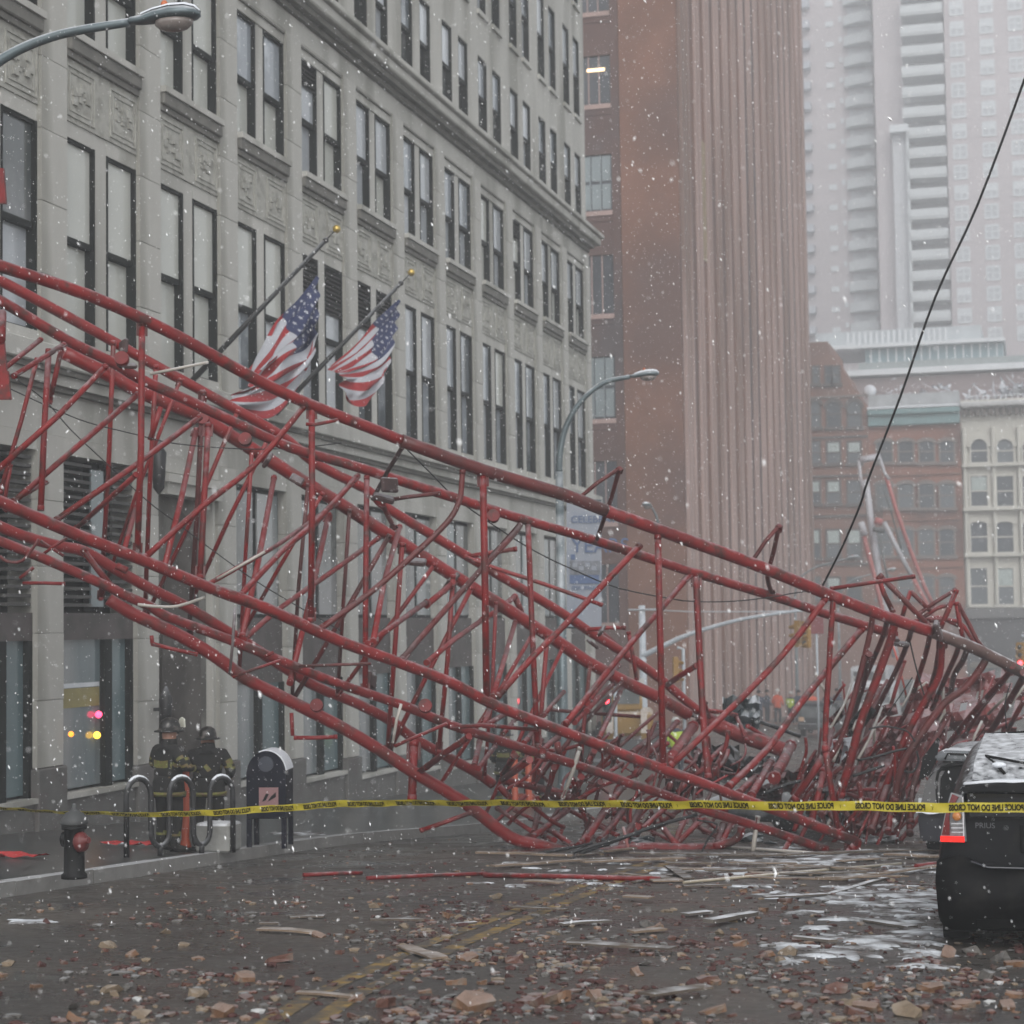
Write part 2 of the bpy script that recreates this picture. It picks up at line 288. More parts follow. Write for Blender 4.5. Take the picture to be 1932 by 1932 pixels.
# ================================================================ limestone building on the left
FX = -14.5
P0, PW, NB0, NB1 = 26.1, 3.29, -2, 11
def py(i): return P0 + PW * i
def limestone():
    B = empty('limestone_building', (FX, 20, 0), label='grey limestone office block with paired tall windows, carved panels and projecting cornice', cat='building')
    B.location = (0, 0, 0)
    y0, y1 = py(NB0) - .4, 62.45
    # backing core
    boxobj('wall', (FX - 12, FX - .62, y0, y1 - .05, -5, 25), STONE, B)
    def strip(name, z0, z1, proud, mat, ya=y0, yb=y1, back=.6, bev=0): return boxobj(name, (FX - back, FX + proud, ya, yb, z0, z1), mat, B, bev=bev)
    # piers as stacked stones
    hs_ = {}
    def stone(i, z0, z1, wd, proud):
        key = (round(z1 - z0, 3), wd, proud)
        if key not in hs_:
            bm = bmesh.new(); box(bm, -.6, proud, -wd / 2, wd / 2, 0, z1 - z0 - .007); bmesh.ops.bevel(bm, geom=list(bm.edges), offset=.005, segments=1, affect='EDGES')
            me = bpy.data.meshes.new('stone_block'); bm.to_mesh(me); bm.free(); me.materials.append(STONE); hs_[key] = me
        return link('stone_block', hs_[key], None, B, loc=(FX + R_.uniform(-.004, .004), py(i), z0))
    for i in range(NB0, 12):
        zb = gz(py(i)) + .14 + .95
        n = 5; 
        for k in range(n):
            a = zb + (4.62 - zb) * k / n; b_ = zb + (4.62 - zb) * (k + 1) / n
            if i == 11: stone(i, a, b_, .8, .02)
            else: stone(i, a, b_, .8, .0)
        boxobj('base_stone', (FX - .6, FX + .05, py(i) - .44, py(i) + .44, -5, zb - .012), STONE_B, B, bev=.02)
        for k in range(7):
            a = 5.93 + (13.75 - 5.93) * k / 7; b_ = 5.93 + (13.75 - 5.93) * (k + 1) / 7
            stone(i, a, b_, .8, .06)
    # blank frieze above the base windows, string course mouldings
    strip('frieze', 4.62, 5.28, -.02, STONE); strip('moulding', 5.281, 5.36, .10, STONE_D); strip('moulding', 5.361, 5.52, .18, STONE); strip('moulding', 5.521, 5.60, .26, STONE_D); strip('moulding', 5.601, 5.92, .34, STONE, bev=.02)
    for i in range(NB0, NB1):
        boxobj('lintel_stone', (FX - .6, FX - .01, py(i) + .4, py(i + 1) - .4, 4.35, 4.615), STONE, B)
    # cornice between third and fourth storeys
    for i in range(NB0, NB1): boxobj('frieze_stone', (FX - .6, FX + .02, py(i) - (.4 if i == NB0 else 0) + .01, py(i + 1) + (.4 if i == NB1 - 1 else 0), 13.76, 14.2), STONE, B, bev=.01)
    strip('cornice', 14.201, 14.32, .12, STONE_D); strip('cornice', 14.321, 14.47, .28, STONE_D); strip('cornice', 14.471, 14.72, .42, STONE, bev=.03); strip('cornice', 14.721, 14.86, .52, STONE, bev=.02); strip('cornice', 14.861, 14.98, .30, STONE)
    # cornice return at the corner
    boxobj('cornice', (FX - 3, FX + .42, y1, y1 + .42, 14.473, 14.718), STONE, B, bev=.03); boxobj('cornice', (FX - 3, FX + .52, y1, y1 + .52, 14.723, 14.858), STONE, B, bev=.02)
    boxobj('moulding', (FX - 3, FX + .34, y1, y1 + .34, 5.603, 5.918), STONE, B, bev=.02)
    boxobj('corner_wall', (FX - 11.9, FX - .605, y1 - .049, y1 + .0, -5, 24.9), STONE, B)
    # windows
    cache = {}
    def win(yc, wd, z0, z1, rail, kind, up, lo, louv=0.0, d1=.085, d2=.17):
        key = ('f', wd, z0, z1, rail, louv)
        if key not in cache:
            bm = bmesh.new(); h = z1 - z0
            # dark reveal lining, frame and rails (local origin at bottom centre of the opening)
            box(bm, -.60, -.01, -wd / 2, -wd / 2 + .05, 0, h); box(bm, -.60, -.01, wd / 2 - .05, wd / 2, 0, h)
            box(bm, -.60, -.03, -wd / 2 + .05, wd / 2 - .05, h - .06, h); box(bm, -.60, -.10, -wd / 2 + .05, wd / 2 - .05, 0, .05)
            box(bm, -.46, -d1 + .03, -wd / 2 + .051, wd / 2 - .051, rail - z0 - .05, rail - z0 + .05)
            me = bpy.data.meshes.new('window'); bm.to_mesh(me); bm.free(); me.materials.append(BRONZE); cache[key] = me
        f = link('window', cache[key], None, B, loc=(FX, yc, z0))
        for nm, a, b_, d, mt in (('upper_pane', rail - z0 + .051, z1 - z0 - .061 - louv, d1, up), ('lower_pane', .051, rail - z0 - .051, d2, lo)):
            k2 = (nm, wd, a, b_, mt.name)
            if k2 not in cache:
                bm = bmesh.new(); box(bm, -d - .03, -d, -wd / 2 + .052, wd / 2 - .052, a, b_); me = bpy.data.meshes.new(nm); bm.to_mesh(me); bm.free(); me.materials.append(mt); cache[k2] = me
            link(nm, cache[k2], None, f)
        if louv > 0:
            ns = max(3, int(louv / .09))
            for k in range(ns):
                zz = z1 - z0 - .07 - louv + louv * k / ns
                k3 = ('sl', wd)
                if k3 not in cache:
                    bm = bmesh.new(); box(bm, -.03, .03, -wd / 2 + .052, wd / 2 - .052, 0, .02, mtx=Matrix.Rotation(.6, 4, 'Y')); me = bpy.data.meshes.new('slat'); bm.to_mesh(me); bm.free(); me.materials.append(LOUVRE); cache[k3] = me
                link('slat', cache[k3], None, f, loc=(-.06, 0, zz))
        return f
    rr = random.Random(3)
    for i in range(NB0, NB1):
        a, b_ = py(i) + .4, py(i + 1) - .4; W = b_ - a; mw = .40; ww = (W - mw) / 2
        yl, yr = a + ww / 2, b_ - ww / 2; ym = (a + b_) / 2
        # second storey: tall pairs
        boxobj('mullion', (FX - .6, FX - .02, ym - mw / 2, ym + mw / 2, 5.93, 9.62), STONE, B, bev=.01)
        boxobj('spandrel', (FX - .6, FX + .01, a, b_, 9.621, 10.62), STONE_R, B)
        for yc, side in ((yl, 0), (yr, 1)):
            boxobj('head_stone', (FX - .6, FX - .015, yc - ww / 2, yc + ww / 2, 9.37, 9.62), STONE, B)
            boxobj('pedestal_stone', (FX - .6, FX + .02, yc - ww / 2, yc + ww / 2, 5.93, 6.15), STONE, B)
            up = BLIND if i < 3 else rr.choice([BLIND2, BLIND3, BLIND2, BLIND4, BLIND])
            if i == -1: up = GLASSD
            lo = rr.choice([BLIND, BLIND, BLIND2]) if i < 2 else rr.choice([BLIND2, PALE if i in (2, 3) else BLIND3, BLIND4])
            louv = 0
            if (i, side) in ((3, 0), (3, 1), (4, 0), (4, 1)): louv = .95
            win(yc, ww, 6.15, 9.37, 7.76, 0, up, lo, louv)
            # carved ornament, proud of the panel
            bm = bmesh.new()
            for q in range(2):
                e = .10 + q * .09
                z_0, z_1, ya_, yb_ = 9.70 + q * .09, 10.52 - q * .09, yc - ww / 2 + e - .04, yc + ww / 2 - e + .04
                t_ = .03
                box(bm, .01, .032 - q * .006, ya_, yb_, z_0, z_0 + t_); box(bm, .01, .032 - q * .006, ya_, yb_, z_1 - t_, z_1)
                box(bm, .01, .032 - q * .006, ya_, ya_ + t_, z_0 + t_, z_1 - t_); box(bm, .01, .032 - q * .006, yb_ - t_, yb_, z_0 + t_, z_1 - t_)
            for q in range(14):
                u = rr.uniform(-.26, .26); v = rr.uniform(9.95, 10.28); s = rr.uniform(.03, .08)
                box(bm, .01, .025 + rr.uniform(0, .02), yc + u - s, yc + u + s, v - s * .8, v + s * .8, mtx=None)
            bmobj('carved_panel', bm, STONE_R, B, loc=(FX, 0, 0))
        # bracketed sill of the third storey
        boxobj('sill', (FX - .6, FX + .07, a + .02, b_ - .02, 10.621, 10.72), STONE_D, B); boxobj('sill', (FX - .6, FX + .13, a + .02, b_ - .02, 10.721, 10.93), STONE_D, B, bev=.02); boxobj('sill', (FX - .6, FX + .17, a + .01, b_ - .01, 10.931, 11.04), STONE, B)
        boxobj('mullion', (FX - .6, FX - .02, ym - mw / 2, ym + mw / 2, 11.041, 13.47), STONE, B, bev=.01)
        boxobj('lintel_stone', (FX - .6, FX + .01, a, b_, 13.471, 13.66), STONE, B); boxobj('hood_moulding', (FX - .6, FX + .055, a + .05, b_ - .05, 13.661, 13.70), STONE_D, B); boxobj('lintel_stone', (FX - .6, FX + .015, a, b_, 13.701, 13.758), STONE, B)
        for yc, side in ((yl, 0), (yr, 1)):
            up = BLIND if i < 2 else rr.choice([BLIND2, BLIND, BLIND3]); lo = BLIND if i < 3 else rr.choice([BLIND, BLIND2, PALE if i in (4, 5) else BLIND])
            win(yc, ww, 11.041, 13.47, 12.2, 0, up, lo, .45 if (i, side) in ((3, 0), (8, 0)) else 0)
        # upper storeys, narrower windows in plain wall
        wn = .88; g = (PW - 2 * wn) / 2
        za, zb = 14.98, 24.9
        yA, yB = py(i), py(i + 1)
        c1, c2 = (yA + yB) / 2 - .72, (yA + yB) / 2 + .72
        if i == NB0: boxobj('wall_strip', (FX - .6, FX, y0, yA + .001, za, zb), STONE, B)
        if i == NB1 - 1: boxobj('wall_strip', (FX - .6, FX, yB, y1, za, zb), STONE, B)
        for s0, s1 in ((yA, c1 - wn / 2), (c1 + wn / 2, c2 - wn / 2), (c2 + wn / 2, yB)):
            boxobj('wall_strip', (FX - .6, FX, s0 + .001, s1, za, zb), STONE, B)
        for yc in (c1, c2):
            for z0, z1 in ((15.02, 17.32), (18.6, 21.25), (22.4, 24.6)):
                win(yc, wn, z0, z1, (z0 + z1) / 2 + .05, 0, rr.choice([BLIND2, BLIND4, BLIND2, BLIND3, PALE]), rr.choice([BRONZE, GLASSD, GLASSD, BLIND2]))
                boxobj('sill', (FX - .6, FX + .07, yc - wn / 2 - .05, yc + wn / 2 + .05, z0 - .13, z0 - .001), STONE, B) if z0 > 16 else None
            for z0, z1 in ((17.321, 18.469), (21.251, 22.269), (24.601, 24.9)):
                boxobj('wall_panel', (FX - .6, FX - .004, yc - wn / 2, yc + wn / 2, z0, z1), STONE, B)
        # base windows
        gl = gz((a + b_) / 2) + .14
        niche = (i == 1)
        if niche: continue
        left = i < 1
        if left:
            boxobj('window_back', (FX - .6, FX - .5, a, b_, 1.9, 4.349), BRONZE, B)
            f = boxobj('window', (FX - .5, FX - .22, a + W * .62, a + W * .68, 1.95, 4.349), BRONZE, B)
            g2 = boxobj('pane', (FX - .16, FX - .13, a + W * .02 if i == -1 else a + W * .45, a + W * (.45 if i == -1 else .62), 2.0, 4.2), GLASSB, f)
            for k in range(18):
                zz = 2.0 + k * .13
                boxobj('slat', (FX - .22, FX - .08, a + .02 if i > -1 else a + W * .7, a + W * (.42 if i > -1 else .98), zz, zz + .05), LOUVRE, f)
            for k in range(18):
                zz = 2.0 + k * .13
                if i > -1: boxobj('slat', (FX - .22, FX - .08, a + W * .70, b_ - .02, zz, zz + .05), LOUVRE, f)
            boxobj('fascia_panel', (FX - .5, FX - .08, a, b_, 1.48, 1.899), BAND, B)
            zt = 1.479
        else:
            f = boxobj('window', (FX - .5, FX - .2, a, b_, 1.83, 4.349), BRONZE, B)
            n = 2
            for k in range(2):
                pa = a + .10 + k * (W / 2); pb = pa + W / 2 - .22
                boxobj('pane', (FX - .19, FX - .16, pa, pb, 1.9, 4.25), GLASSD if (i + k) % 3 else GLASSB, f)
            boxobj('fascia_panel', (FX - .5, FX - .12, a, b_, .56, 1.829), BAND, B)
            zt = .559
        zs = gl + .62 if left else gl + .9
        zs = {-2: -.6, -1: -.86, 0: -.88}.get(i, gl + .6)
        f = boxobj('shop_window', (FX - .55, FX - .45, a, b_, zs, zt), BRONZE, B)
        fr = [a + .0, a + .12, a + W * .60, a + W * .70, b_ - .12, b_] if left else [a, a + .1, a + W * .46, a + W * .55, b_ - .1, b_]
        for k in (0, 2, 4): boxobj('frame', (FX - .45, FX - .08, fr[k], fr[k + 1], zs, zt), BRONZE, f)
        boxobj('pane', (FX - .20, FX - .17, fr[1], fr[2], zs + .05, zt), GLASSB, f); boxobj('pane', (FX - .20, FX - .17, fr[3], fr[4], zs + .05, zt), M('teal_grey_glass', (.12, .17, .18), .1, .2, .5, spec=.8), f)
        boxobj('ledge', (FX - .55, FX + .04, a, b_, zs - .08, zs - .001), STONE, B)
        boxobj('base_panel', (FX - .55, FX - .02, a + .045, b_ - .045, -5, zs - .081), STONE_B, B)
        if i == 0:   # boxes on the pane painted as reflections of a yellow panel and ledge
            boxobj('sign_panel', (FX - .165, FX - .155, fr[1] + .05, fr[2] - .05, .42, .72), M('dull_yellow_panel', (.26, .22, .07), .4), f)
            boxobj('sign_panel', (FX - .165, FX - .155, fr[1] + .05, fr[2] - .05, .73, .80), PALE, f)
        if i == 0:  # glowing beads added on the glass to stand in for reflected lights
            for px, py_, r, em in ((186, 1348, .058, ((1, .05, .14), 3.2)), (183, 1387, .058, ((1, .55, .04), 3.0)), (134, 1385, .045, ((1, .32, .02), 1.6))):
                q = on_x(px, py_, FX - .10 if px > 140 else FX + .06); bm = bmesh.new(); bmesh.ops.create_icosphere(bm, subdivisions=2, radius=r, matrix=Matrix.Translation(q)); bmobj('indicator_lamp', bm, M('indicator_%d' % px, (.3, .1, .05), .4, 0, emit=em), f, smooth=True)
    # niche bay: dark stained doorway arch between pilasters
    a, b_ = py(1) + .4, py(2) - .4; ym = (a + b_) / 2
    N = B
    bm = bmesh.new(); box(bm, -.5, -.08, a, a + .14, -3, 4.349); box(bm, -.5, -.08, b_ - .10, b_, -3, 4.349); bmobj('pilaster', bm, STONE, N, loc=(FX, 0, 0))
    bm = bmesh.new(); box(bm, -.55, -.22, a + .141, b_ - .101, -3, 4.349); bmobj('doorway_back', bm, M('shaded_doorway_stone', (.17, .165, .15), .9, .3, 1.5, bump=.3, dirt_or_reflect=(.09, .085, .075), dirt_or_reflect_amt=.5, dirt_or_reflect_scale=1), N, loc=(FX, 0, 0))  # doorway back in a darker grey stone
    bm = bmesh.new(); poly = [(a + .45, -2.2), (b_ - .45, -2.2), (b_ - .46, 1.2), (b_ - .56, 2.3), (b_ - .75, 3.1), (ym + .2, 3.62), (ym, 3.72), (ym - .2, 3.62), (a + .75, 3.1), (a + .56, 2.3), (a + .46, 1.2)]
    prism(bm, poly, -.219, -.16, 'x'); bmobj('arched_panel', bm, BROWNST, N, loc=(FX, 0, 0))
    bm = bmesh.new(); box(bm, -.3, .12, a + .1, b_ - .1, 3.95, 4.15); box(bm, -.3, .2, a, b_, 4.151, 4.30); bmobj('door_hood', bm, STONE, N, loc=(FX, 0, 0))
    # bronze wall lantern beside the doorway
    bm = bmesh.new(); lathe(bm, [(.02, 0), (.09, .08), (.12, .5), (.06, .62), (.02, .72)], 8); box(bm, -.22, 0, -.03, .03, .3, .36)
    tag(bmobj('wall_lantern', bm, DARKIRON, None, loc=(FX + .25, py(1) + .15, -.05)), 'dark bronze lantern fixed to the pier left of the arched doorway', 'wall lantern')
    bm = bmesh.new(); lathe(bm, [(.02, 0), (.10, .1), (.14, .7), (.07, .8), (.02, .95)], 8); box(bm, -.26, 0, -.03, .03, .3, .36)
    tag(bmobj('wall_lantern', bm, DARKIRON, None, loc=(FX + .25, py(1) - .1, 3.9)), 'dark lantern high on the pier left of the arched doorway, under the string course', 'wall lantern')
limestone()

# ================================================================ ribbed brick tower across the side street
def ribbed():
    B = empty('ribbed_brick_tower', (0, 0, 0), label='tall brown brick tower with a fluted side of pale vertical ribs', cat='building')
    BK = M('brown_brick', (.185, .085, .055), .85, .22, .35, bump=.3, dirt_or_reflect=(.125, .068, .055), dirt_or_reflect_amt=.5, dirt_or_reflect_scale=.12)
    BK2 = M('dark_brown_brick', (.11, .058, .048), .85, .2, .4, dirt_or_reflect=(.08, .06, .06), dirt_or_reflect_amt=.4, dirt_or_reflect_scale=.2)
    RIB = M('pale_pink_rib_brick', (.37, .262, .235), .85, .16, .5, dirt_or_reflect=(.22, .145, .12), dirt_or_reflect_amt=.5, dirt_or_reflect_scale=.2, streak=True)
    GLZ = M('pale_curtained_window', (.22, .26, .27), .3, .15, .4); GDK = M('dark_barred_window', (.045, .05, .06), .3, .3, .5)
    YC, XC = 86.0, -15.55
    boxobj('wall', (-60, XC - .6, YC + .4, 136.4, -6, 62), BK, B)
    # camera-facing end: plain brick shaft, a stepped return and the window bay
    boxobj('brick_shaft', (-18.30, XC, YC, YC + .399, -6, 62), BK, B, bev=.03)
    boxobj('brick_shaft', (-18.72, -18.302, YC + .12, YC + .398, -6, 62), BK2, B);  # stepped return in darker brick, its shading put into the colour
    z_of = lambda y: on_y(1130, y, YC).z
    rows = [(-85, 20), (102, 195), (290, 397), (480, 592), (672, 790), (870, 985), (1065, 1175)]
    prev = 62
    x0, x1 = -24.0, -18.722
    for j, (t, b_) in enumerate(rows):
        zt, zb = z_of(t), z_of(b_)
        boxobj('spandrel', (x0, x1, YC + .2, YC + .397, zt, prev), BK2, B)
        wx0, wx1 = -20.9, -18.722
        pale = j in (2, 4)
        f = boxobj('window', (wx0 - 3.1, wx1, YC + .33, YC + .396, zb, zt - .001), GDK, B)
        n = 5
        for k in range(n):
            xa = -21.3 + k * (2.5 / n)
            for h in range(2):
                za = zb + .12 + h * (zt - zb) / 2; boxobj('pane', (xa + .07, xa + 2.5 / n - .03, YC + .30, YC + .329, za, za + (zt - zb) / 2 - .16), GLZ if pale else GDK, f)
            if not pale or True: boxobj('bar', (xa - .02, xa + .03, YC + .26, YC + .299, zb, zt - .002), RIB if not pale else GLZ, f)
        boxobj('sill', (x0, x1, YC + .1, YC + .395, zb - .22, zb - .001), RIB, B)
        boxobj('sill_shadow_course', (x0, x1, YC + .16, YC + .395, zb - .5, zb - .221), BK2, B)  # course of the dark brick just under the sill
        if j == 1: boxobj('lit_ceiling_lamp', (-19.86, -19.0, YC + .21, YC + .25, zt - .75, zt - .6), M('warm_light', (.8, .6, .35), .5, 0, emit=((1, .72, .42), 1.6)), B)
        prev = zb - .501
    boxobj('spandrel', (x0, x1, YC + .2, YC + .397, -6, prev), BK2, B)
    # fluted side
    y = YC + .9; k = 0
    boxobj('rib', (XC - .6, XC + .16, YC + .45, YC + .95, -6, 62), RIB, B)
    rr = random.Random(5)
    y = YC + 1.5
    while y < 134:
        boxobj('rib', (XC - .6, XC + .13, y, y + .42, -6, 62), RIB, B, bev=.04)
        boxobj('groove_brick', (XC - .6, XC + .05, y + .421, y + .909, -6, 62), BK, B)
        boxobj('rib', (XC - .6, XC + .13, y + .91, y + 1.33, -6, 62), RIB, B, bev=.04)
        # recessed strip with alternating spandrels
        boxobj('window_strip', (XC - .6, XC + .0, y + 1.331, y + 2.999, -6, 62), BK2 if rr.random() < .5 else BK, B)
        if k in (1,): boxobj('patch_panel', (XC + .001, XC + .04, y + 1.6, y + 2.8, 19.5, 25.5), M('ochre_patch', (.30, .22, .12), .8), B)
        y += 3.0; k += 1
    for z0 in np.arange(3, 60, 4.6):
        pass
    boxobj('rib', (XC - .6, XC + .13, 135.6, 136.4, -6, 62), RIB, B)
ribbed()

# ================================================================ far row of buildings across the end of the street
def far_windows(B, spec, Y, mats, frame_mat, proud=.12):
    """spec: (x0,x1,y0,y1,kind) in photograph measure, placed on the plane at distance Y"""
    for (a, b_, t, d, kind) in spec:
        p, q = on_y(a, d, Y), on_y(b_, t, Y)
        x0, x1, z0, z1 = p.x, q.x, p.z, q.z
        bm = bmesh.new()
        poly = arch(x0, x1, z0, z1) if kind == 'A' else (arch(x0, x1, z0, z1, rise=(x1 - x0) * .16) if kind == 'S' else [(x0, z0), (x1, z0), (x1, z1), (x0, z1)])
        prism(bm, poly, Y - .06, Y - .0, 'y')
        f = bmobj('window', bm, mats[0] if R_.random() < .7 else mats[1], B)
        w_ = .14
        bm = bmesh.new()
        box(bm, x0 - w_, x0, Y - proud, Y - .001, z0, z1 - (x1 - x0) * (.5 if kind == 'A' else 0)); box(bm, x1, x1 + w_, Y - proud, Y - .001, z0, z1 - (x1 - x0) * (.5 if kind == 'A' else 0))
        zm = (z0 + z1) / 2; box(bm, x0, x1, Y - .11, Y - .062, zm - .05, zm + .05)
        if kind == 'R': box(bm, x0 - w_, x1 + w_, Y - proud, Y - .001, z1, z1 + .14)
        bmobj('frame', bm, frame_mat, f)
        if kind in 'AS':
            bm = bmesh.new(); c = (x0 + x1) / 2; hw = (x1 - x0) / 2; rise = hw if kind == 'A' else hw * .32
            n = 8; o1 = [(c + (hw + .3) * math.cos(math.pi * k / n), z1 - rise + (rise + .3) * math.sin(math.pi * k / n)) for k in range(n + 1)]; i1 = [(c + hw * math.cos(math.pi * k / n), z1 - rise + rise * math.sin(math.pi * k / n)) for k in range(n + 1)]
            prism(bm, o1 + i1[::-1], Y - proud - .08, Y - .002, 'y'); bmobj('arch_moulding', bm, frame_mat, f)
        bm = bmesh.new(); box(bm, x0 - .25, x1 + .25, Y - .3, Y - .001, z0 - .25, z0 - .001); bmobj('sill', bm, frame_mat, f)
        if kind == 'R' and R_.random() < .6:
            bm = bmesh.new(); box(bm, x0 + .05, x1 - .05, Y - .09, Y - .061, zm + .06, z1 - .05); bmobj('blind', bm, mats[2], f)
def far_row():
    Y = 158.0
    GW = M('far_grey_glass', (.13, .15, .165), .3, .2, .2); GW2 = M('far_dark_glass', (.07, .085, .10), .3, .2, .2); BL = M('far_pale_blind', (.45, .52, .50), .6)
    BRK = M('far_red_brick', (.30, .135, .095), .9, .15, .25, dirt_or_reflect=(.15, .085, .07), dirt_or_reflect_amt=.4, dirt_or_reflect_scale=.2); BRK2 = M('far_brown_brick', (.25, .125, .09), .9, .2, .3, dirt_or_reflect=(.19, .11, .09), dirt_or_reflect_amt=.4, dirt_or_reflect_scale=.15)
    TRIM = M('grey_stone_trim', (.22, .19, .175), .8); TRIMD = M('dark_trim', (.12, .105, .10), .8); CRM = M('cream_painted_front', (.62, .61, .55), .8, .06, .5); GRN = M('verdigris_cornice', (.20, .33, .34), .6, .15, .5)
    Z = lambda y: on_y(1700, y, Y).z; X = lambda x: on_y(x, 900, Y).x
    B = empty('gabled_brick_building', (0, 0, 0), label='brown brick building with a stepped gable and round-headed top windows beside the fluted tower', cat='building')
    bm = bmesh.new(); g = [(X(1480), -7), (X(1640), -7), (X(1640), Z(772)), (X(1636), Z(760)), (X(1626), Z(752)), (X(1622), Z(738)), (X(1612), Z(728)), (X(1607), Z(712)), (X(1598), Z(702)), (X(1594), Z(688)), (X(1583), Z(684)), (X(1580), Z(668)), (X(1572), Z(662)), (X(1568), Z(637)), (X(1480), Z(637))]
    prism(bm, g, Y, Y + 12, 'y'); bmobj('wall', bm, BRK2, B)
    for yy in (741, 818, 892, 968, 1060): boxobj('string_course', (X(1480), X(1639), Y - .2, Y - .001, Z(yy + 4), Z(yy)), TRIMD if yy > 741 else TRIM, B)
    sp = [(1535, 1544, 692, 724, 'R'), (1559, 1568, 692, 724, 'R'), (1572, 1583, 692, 724, 'R')]
    for a, b_ in ((1532, 1546), (1562, 1584), (1601, 1623)):
        sp += [(a, b_, 757, 806, 'A'), (a, b_, 834, 874, 'R'), (a, b_, 908, 950, 'R'), (a, b_, 1000, 1052, 'R'), (a, b_, 1090, 1130, 'R')]
    far_windows(B, sp, Y, (GW, GW2, BL), TRIMD)
    tag(B, 'brown brick building with a stepped gable and round-headed top windows beside the fluted tower')
    bm = bmesh.new(); bmesh.ops.create_icosphere(bm, subdivisions=2, radius=.55, matrix=Matrix.Translation((X(1643), Y + 1, Z(733)))); bmobj('finial', bm, SNOW, B, smooth=True)
    B = empty('green_cornice_building', (0, 0, 0), label='red brick building with a pale green cornice between the gabled building and the cream one', cat='building')
    boxobj('wall', (X(1640) + .01, X(1815) - .01, Y + .05, Y + 12, -7, Z(790)), BRK, B)
    boxobj('cornice', (X(1640) + .02, X(1815) - .02, Y - .9, Y + .049, Z(784), Z(773)), GRN, B, bev=.1); boxobj('cornice', (X(1641), X(1814), Y - .5, Y + .049, Z(803), Z(784) - .01), GRN, B, bev=.05)
    boxobj('parapet', (X(1640) + .05, X(1815) - .05, Y + .3, Y + .8, Z(773), Z(742)), M('pale_parapet', (.42, .44, .45), .8, .2, 1.5), B)
    boxobj('snow_cap', (X(1640), X(1815), Y - .95, Y + .25, Z(773) + .001, Z(768)), SNOW, B, bev=.05)
    sp = []
    for a, b_ in ((1656, 1682), (1697, 1722), (1736, 1761), (1775, 1799)): sp += [(a, b_, 832, 872, 'S'), (a, b_, 912, 958, 'S'), (a, b_, 998, 1048, 'S'), (a, b_, 1088, 1130, 'S')]
    far_windows(B, sp, Y + .05, (GW, GW2, BL), TRIM)
    for yy in (895, 980, 1070): boxobj('string_course', (X(1641), X(1814), Y - .1, Y + .049, Z(yy + 3), Z(yy)), BRK2, B)
    B = empty('cream_building', (0, 0, 0), label='cream painted cast-iron front with round-headed top windows at the right edge', cat='building')
    XE = X(2080)
    boxobj('wall', (X(1815) + .01, XE, Y + .3, Y + 12, -7, Z(760)), CRM, B)
    sp = []
    cols = [(1833, 1862), (1882, 1911), (1931, 1960), (1980, 2009)]
    for a, b_ in cols: sp += [(a, b_, 828, 873, 'A'), (a, b_, 898, 955, 'R'), (a, b_, 984, 1042, 'S'), (a, b_, 1072, 1140, 'R')]
    far_windows(B, sp, Y + .3, (GW2, GW, BL), CRM, proud=.2)
    for a in (1818, 1872, 1921, 1970): boxobj('pilaster', (X(a), X(a + 6), Y - .1, Y + .299, Z(1145), Z(812)), CRM, B, bev=.05)
    for yy in (880, 962, 1048): boxobj('entablature', (X(1815) + .02, XE, Y - .35, Y + .298, Z(yy + 6), Z(yy)), CRM, B)
    boxobj('cornice', (X(1815) + .02, XE, Y - 1.0, Y + .299, Z(776), Z(766)), M('cornice_white', (.55, .56, .56), .7), B, bev=.1)
    bm = bmesh.new()
    for k in range(26): a = X(1822) + k * .5; box(bm, a, a + .25, Y - .4, Y + .29, Z(790), Z(777))
    bmobj('bracket', bm, TRIM, B)['kind'] = 'stuff'
    boxobj('shopfront_cornice', (X(1815) + .02, XE, Y - .6, Y + .297, Z(1168), Z(1150)), M('dull_grey_shopfront', (.16, .16, .16), .7), B)
    boxobj('shopfront', (X(1815) + .02, XE, Y - .15, Y + .296, -7, Z(1168) - .01), M('dark_shopfront', (.06, .06, .065), .6, .4, .6), B)
    # glazed and stone building behind the row
    Y2 = 205.0; Z2 = lambda y: on_y(1760, y, Y2).z; X2 = lambda x: on_y(x, 700, Y2).x
    B = empty('flat_roofed_glass_building', (0, 0, 0), label='long low building with a bluish glazed storey and white roof bands behind the brick row', cat='building')
    WH = M('white_roof_band', (.72, .75, .77), .7, .1, .3); BG = M('bluish_ribbon_glass', (.20, .30, .33), .3, .15, .15); BS = M('brownish_back_wall', (.26, .20, .20), .85, .1, .3)
    boxobj('wall', (X2(1500), X2(2050), Y2, Y2 + 14, -7, Z2(708)), BS, B)
    boxobj('roof_band', (X2(1600), X2(1965), Y2 - .8, Y2 + 14, Z2(704) , Z2(693)), WH, B); boxobj('parapet_band', (X2(1620), X2(1960), Y2 + .2, Y2 + 12, Z2(692), Z2(678)), M('grey_green_band', (.30, .34, .34), .7), B)
    boxobj('glazed_storey', (X2(1630), X2(1893), Y2 + 2, Y2 + 12, Z2(677), Z2(648)), BG, B)
    for k in range(16): boxobj('mullion', (X2(1640 + k * 16), X2(1640 + k * 16) + .15, Y2 + 1.85, Y2 + 1.999, Z2(677), Z2(648)), WH, B)
    boxobj('roof_slab', (X2(1540), X2(1897), Y2 + 1, Y2 + 13, Z2(647), Z2(640)), WH, B)
    boxobj('roof_screen', (X2(1535), X2(1852), Y2 + 2.5, Y2 + 12, Z2(639), Z2(611)), M('pale_panel_screen', (.50, .54, .56), .7, .12, .5, streak=True), B)
    for k in range(18): boxobj('screen_fin', (X2(1595 + k * 11), X2(1595 + k * 11) + .22, Y2 + 2.3, Y2 + 2.499, Z2(639), Z2(613)), WH, B)
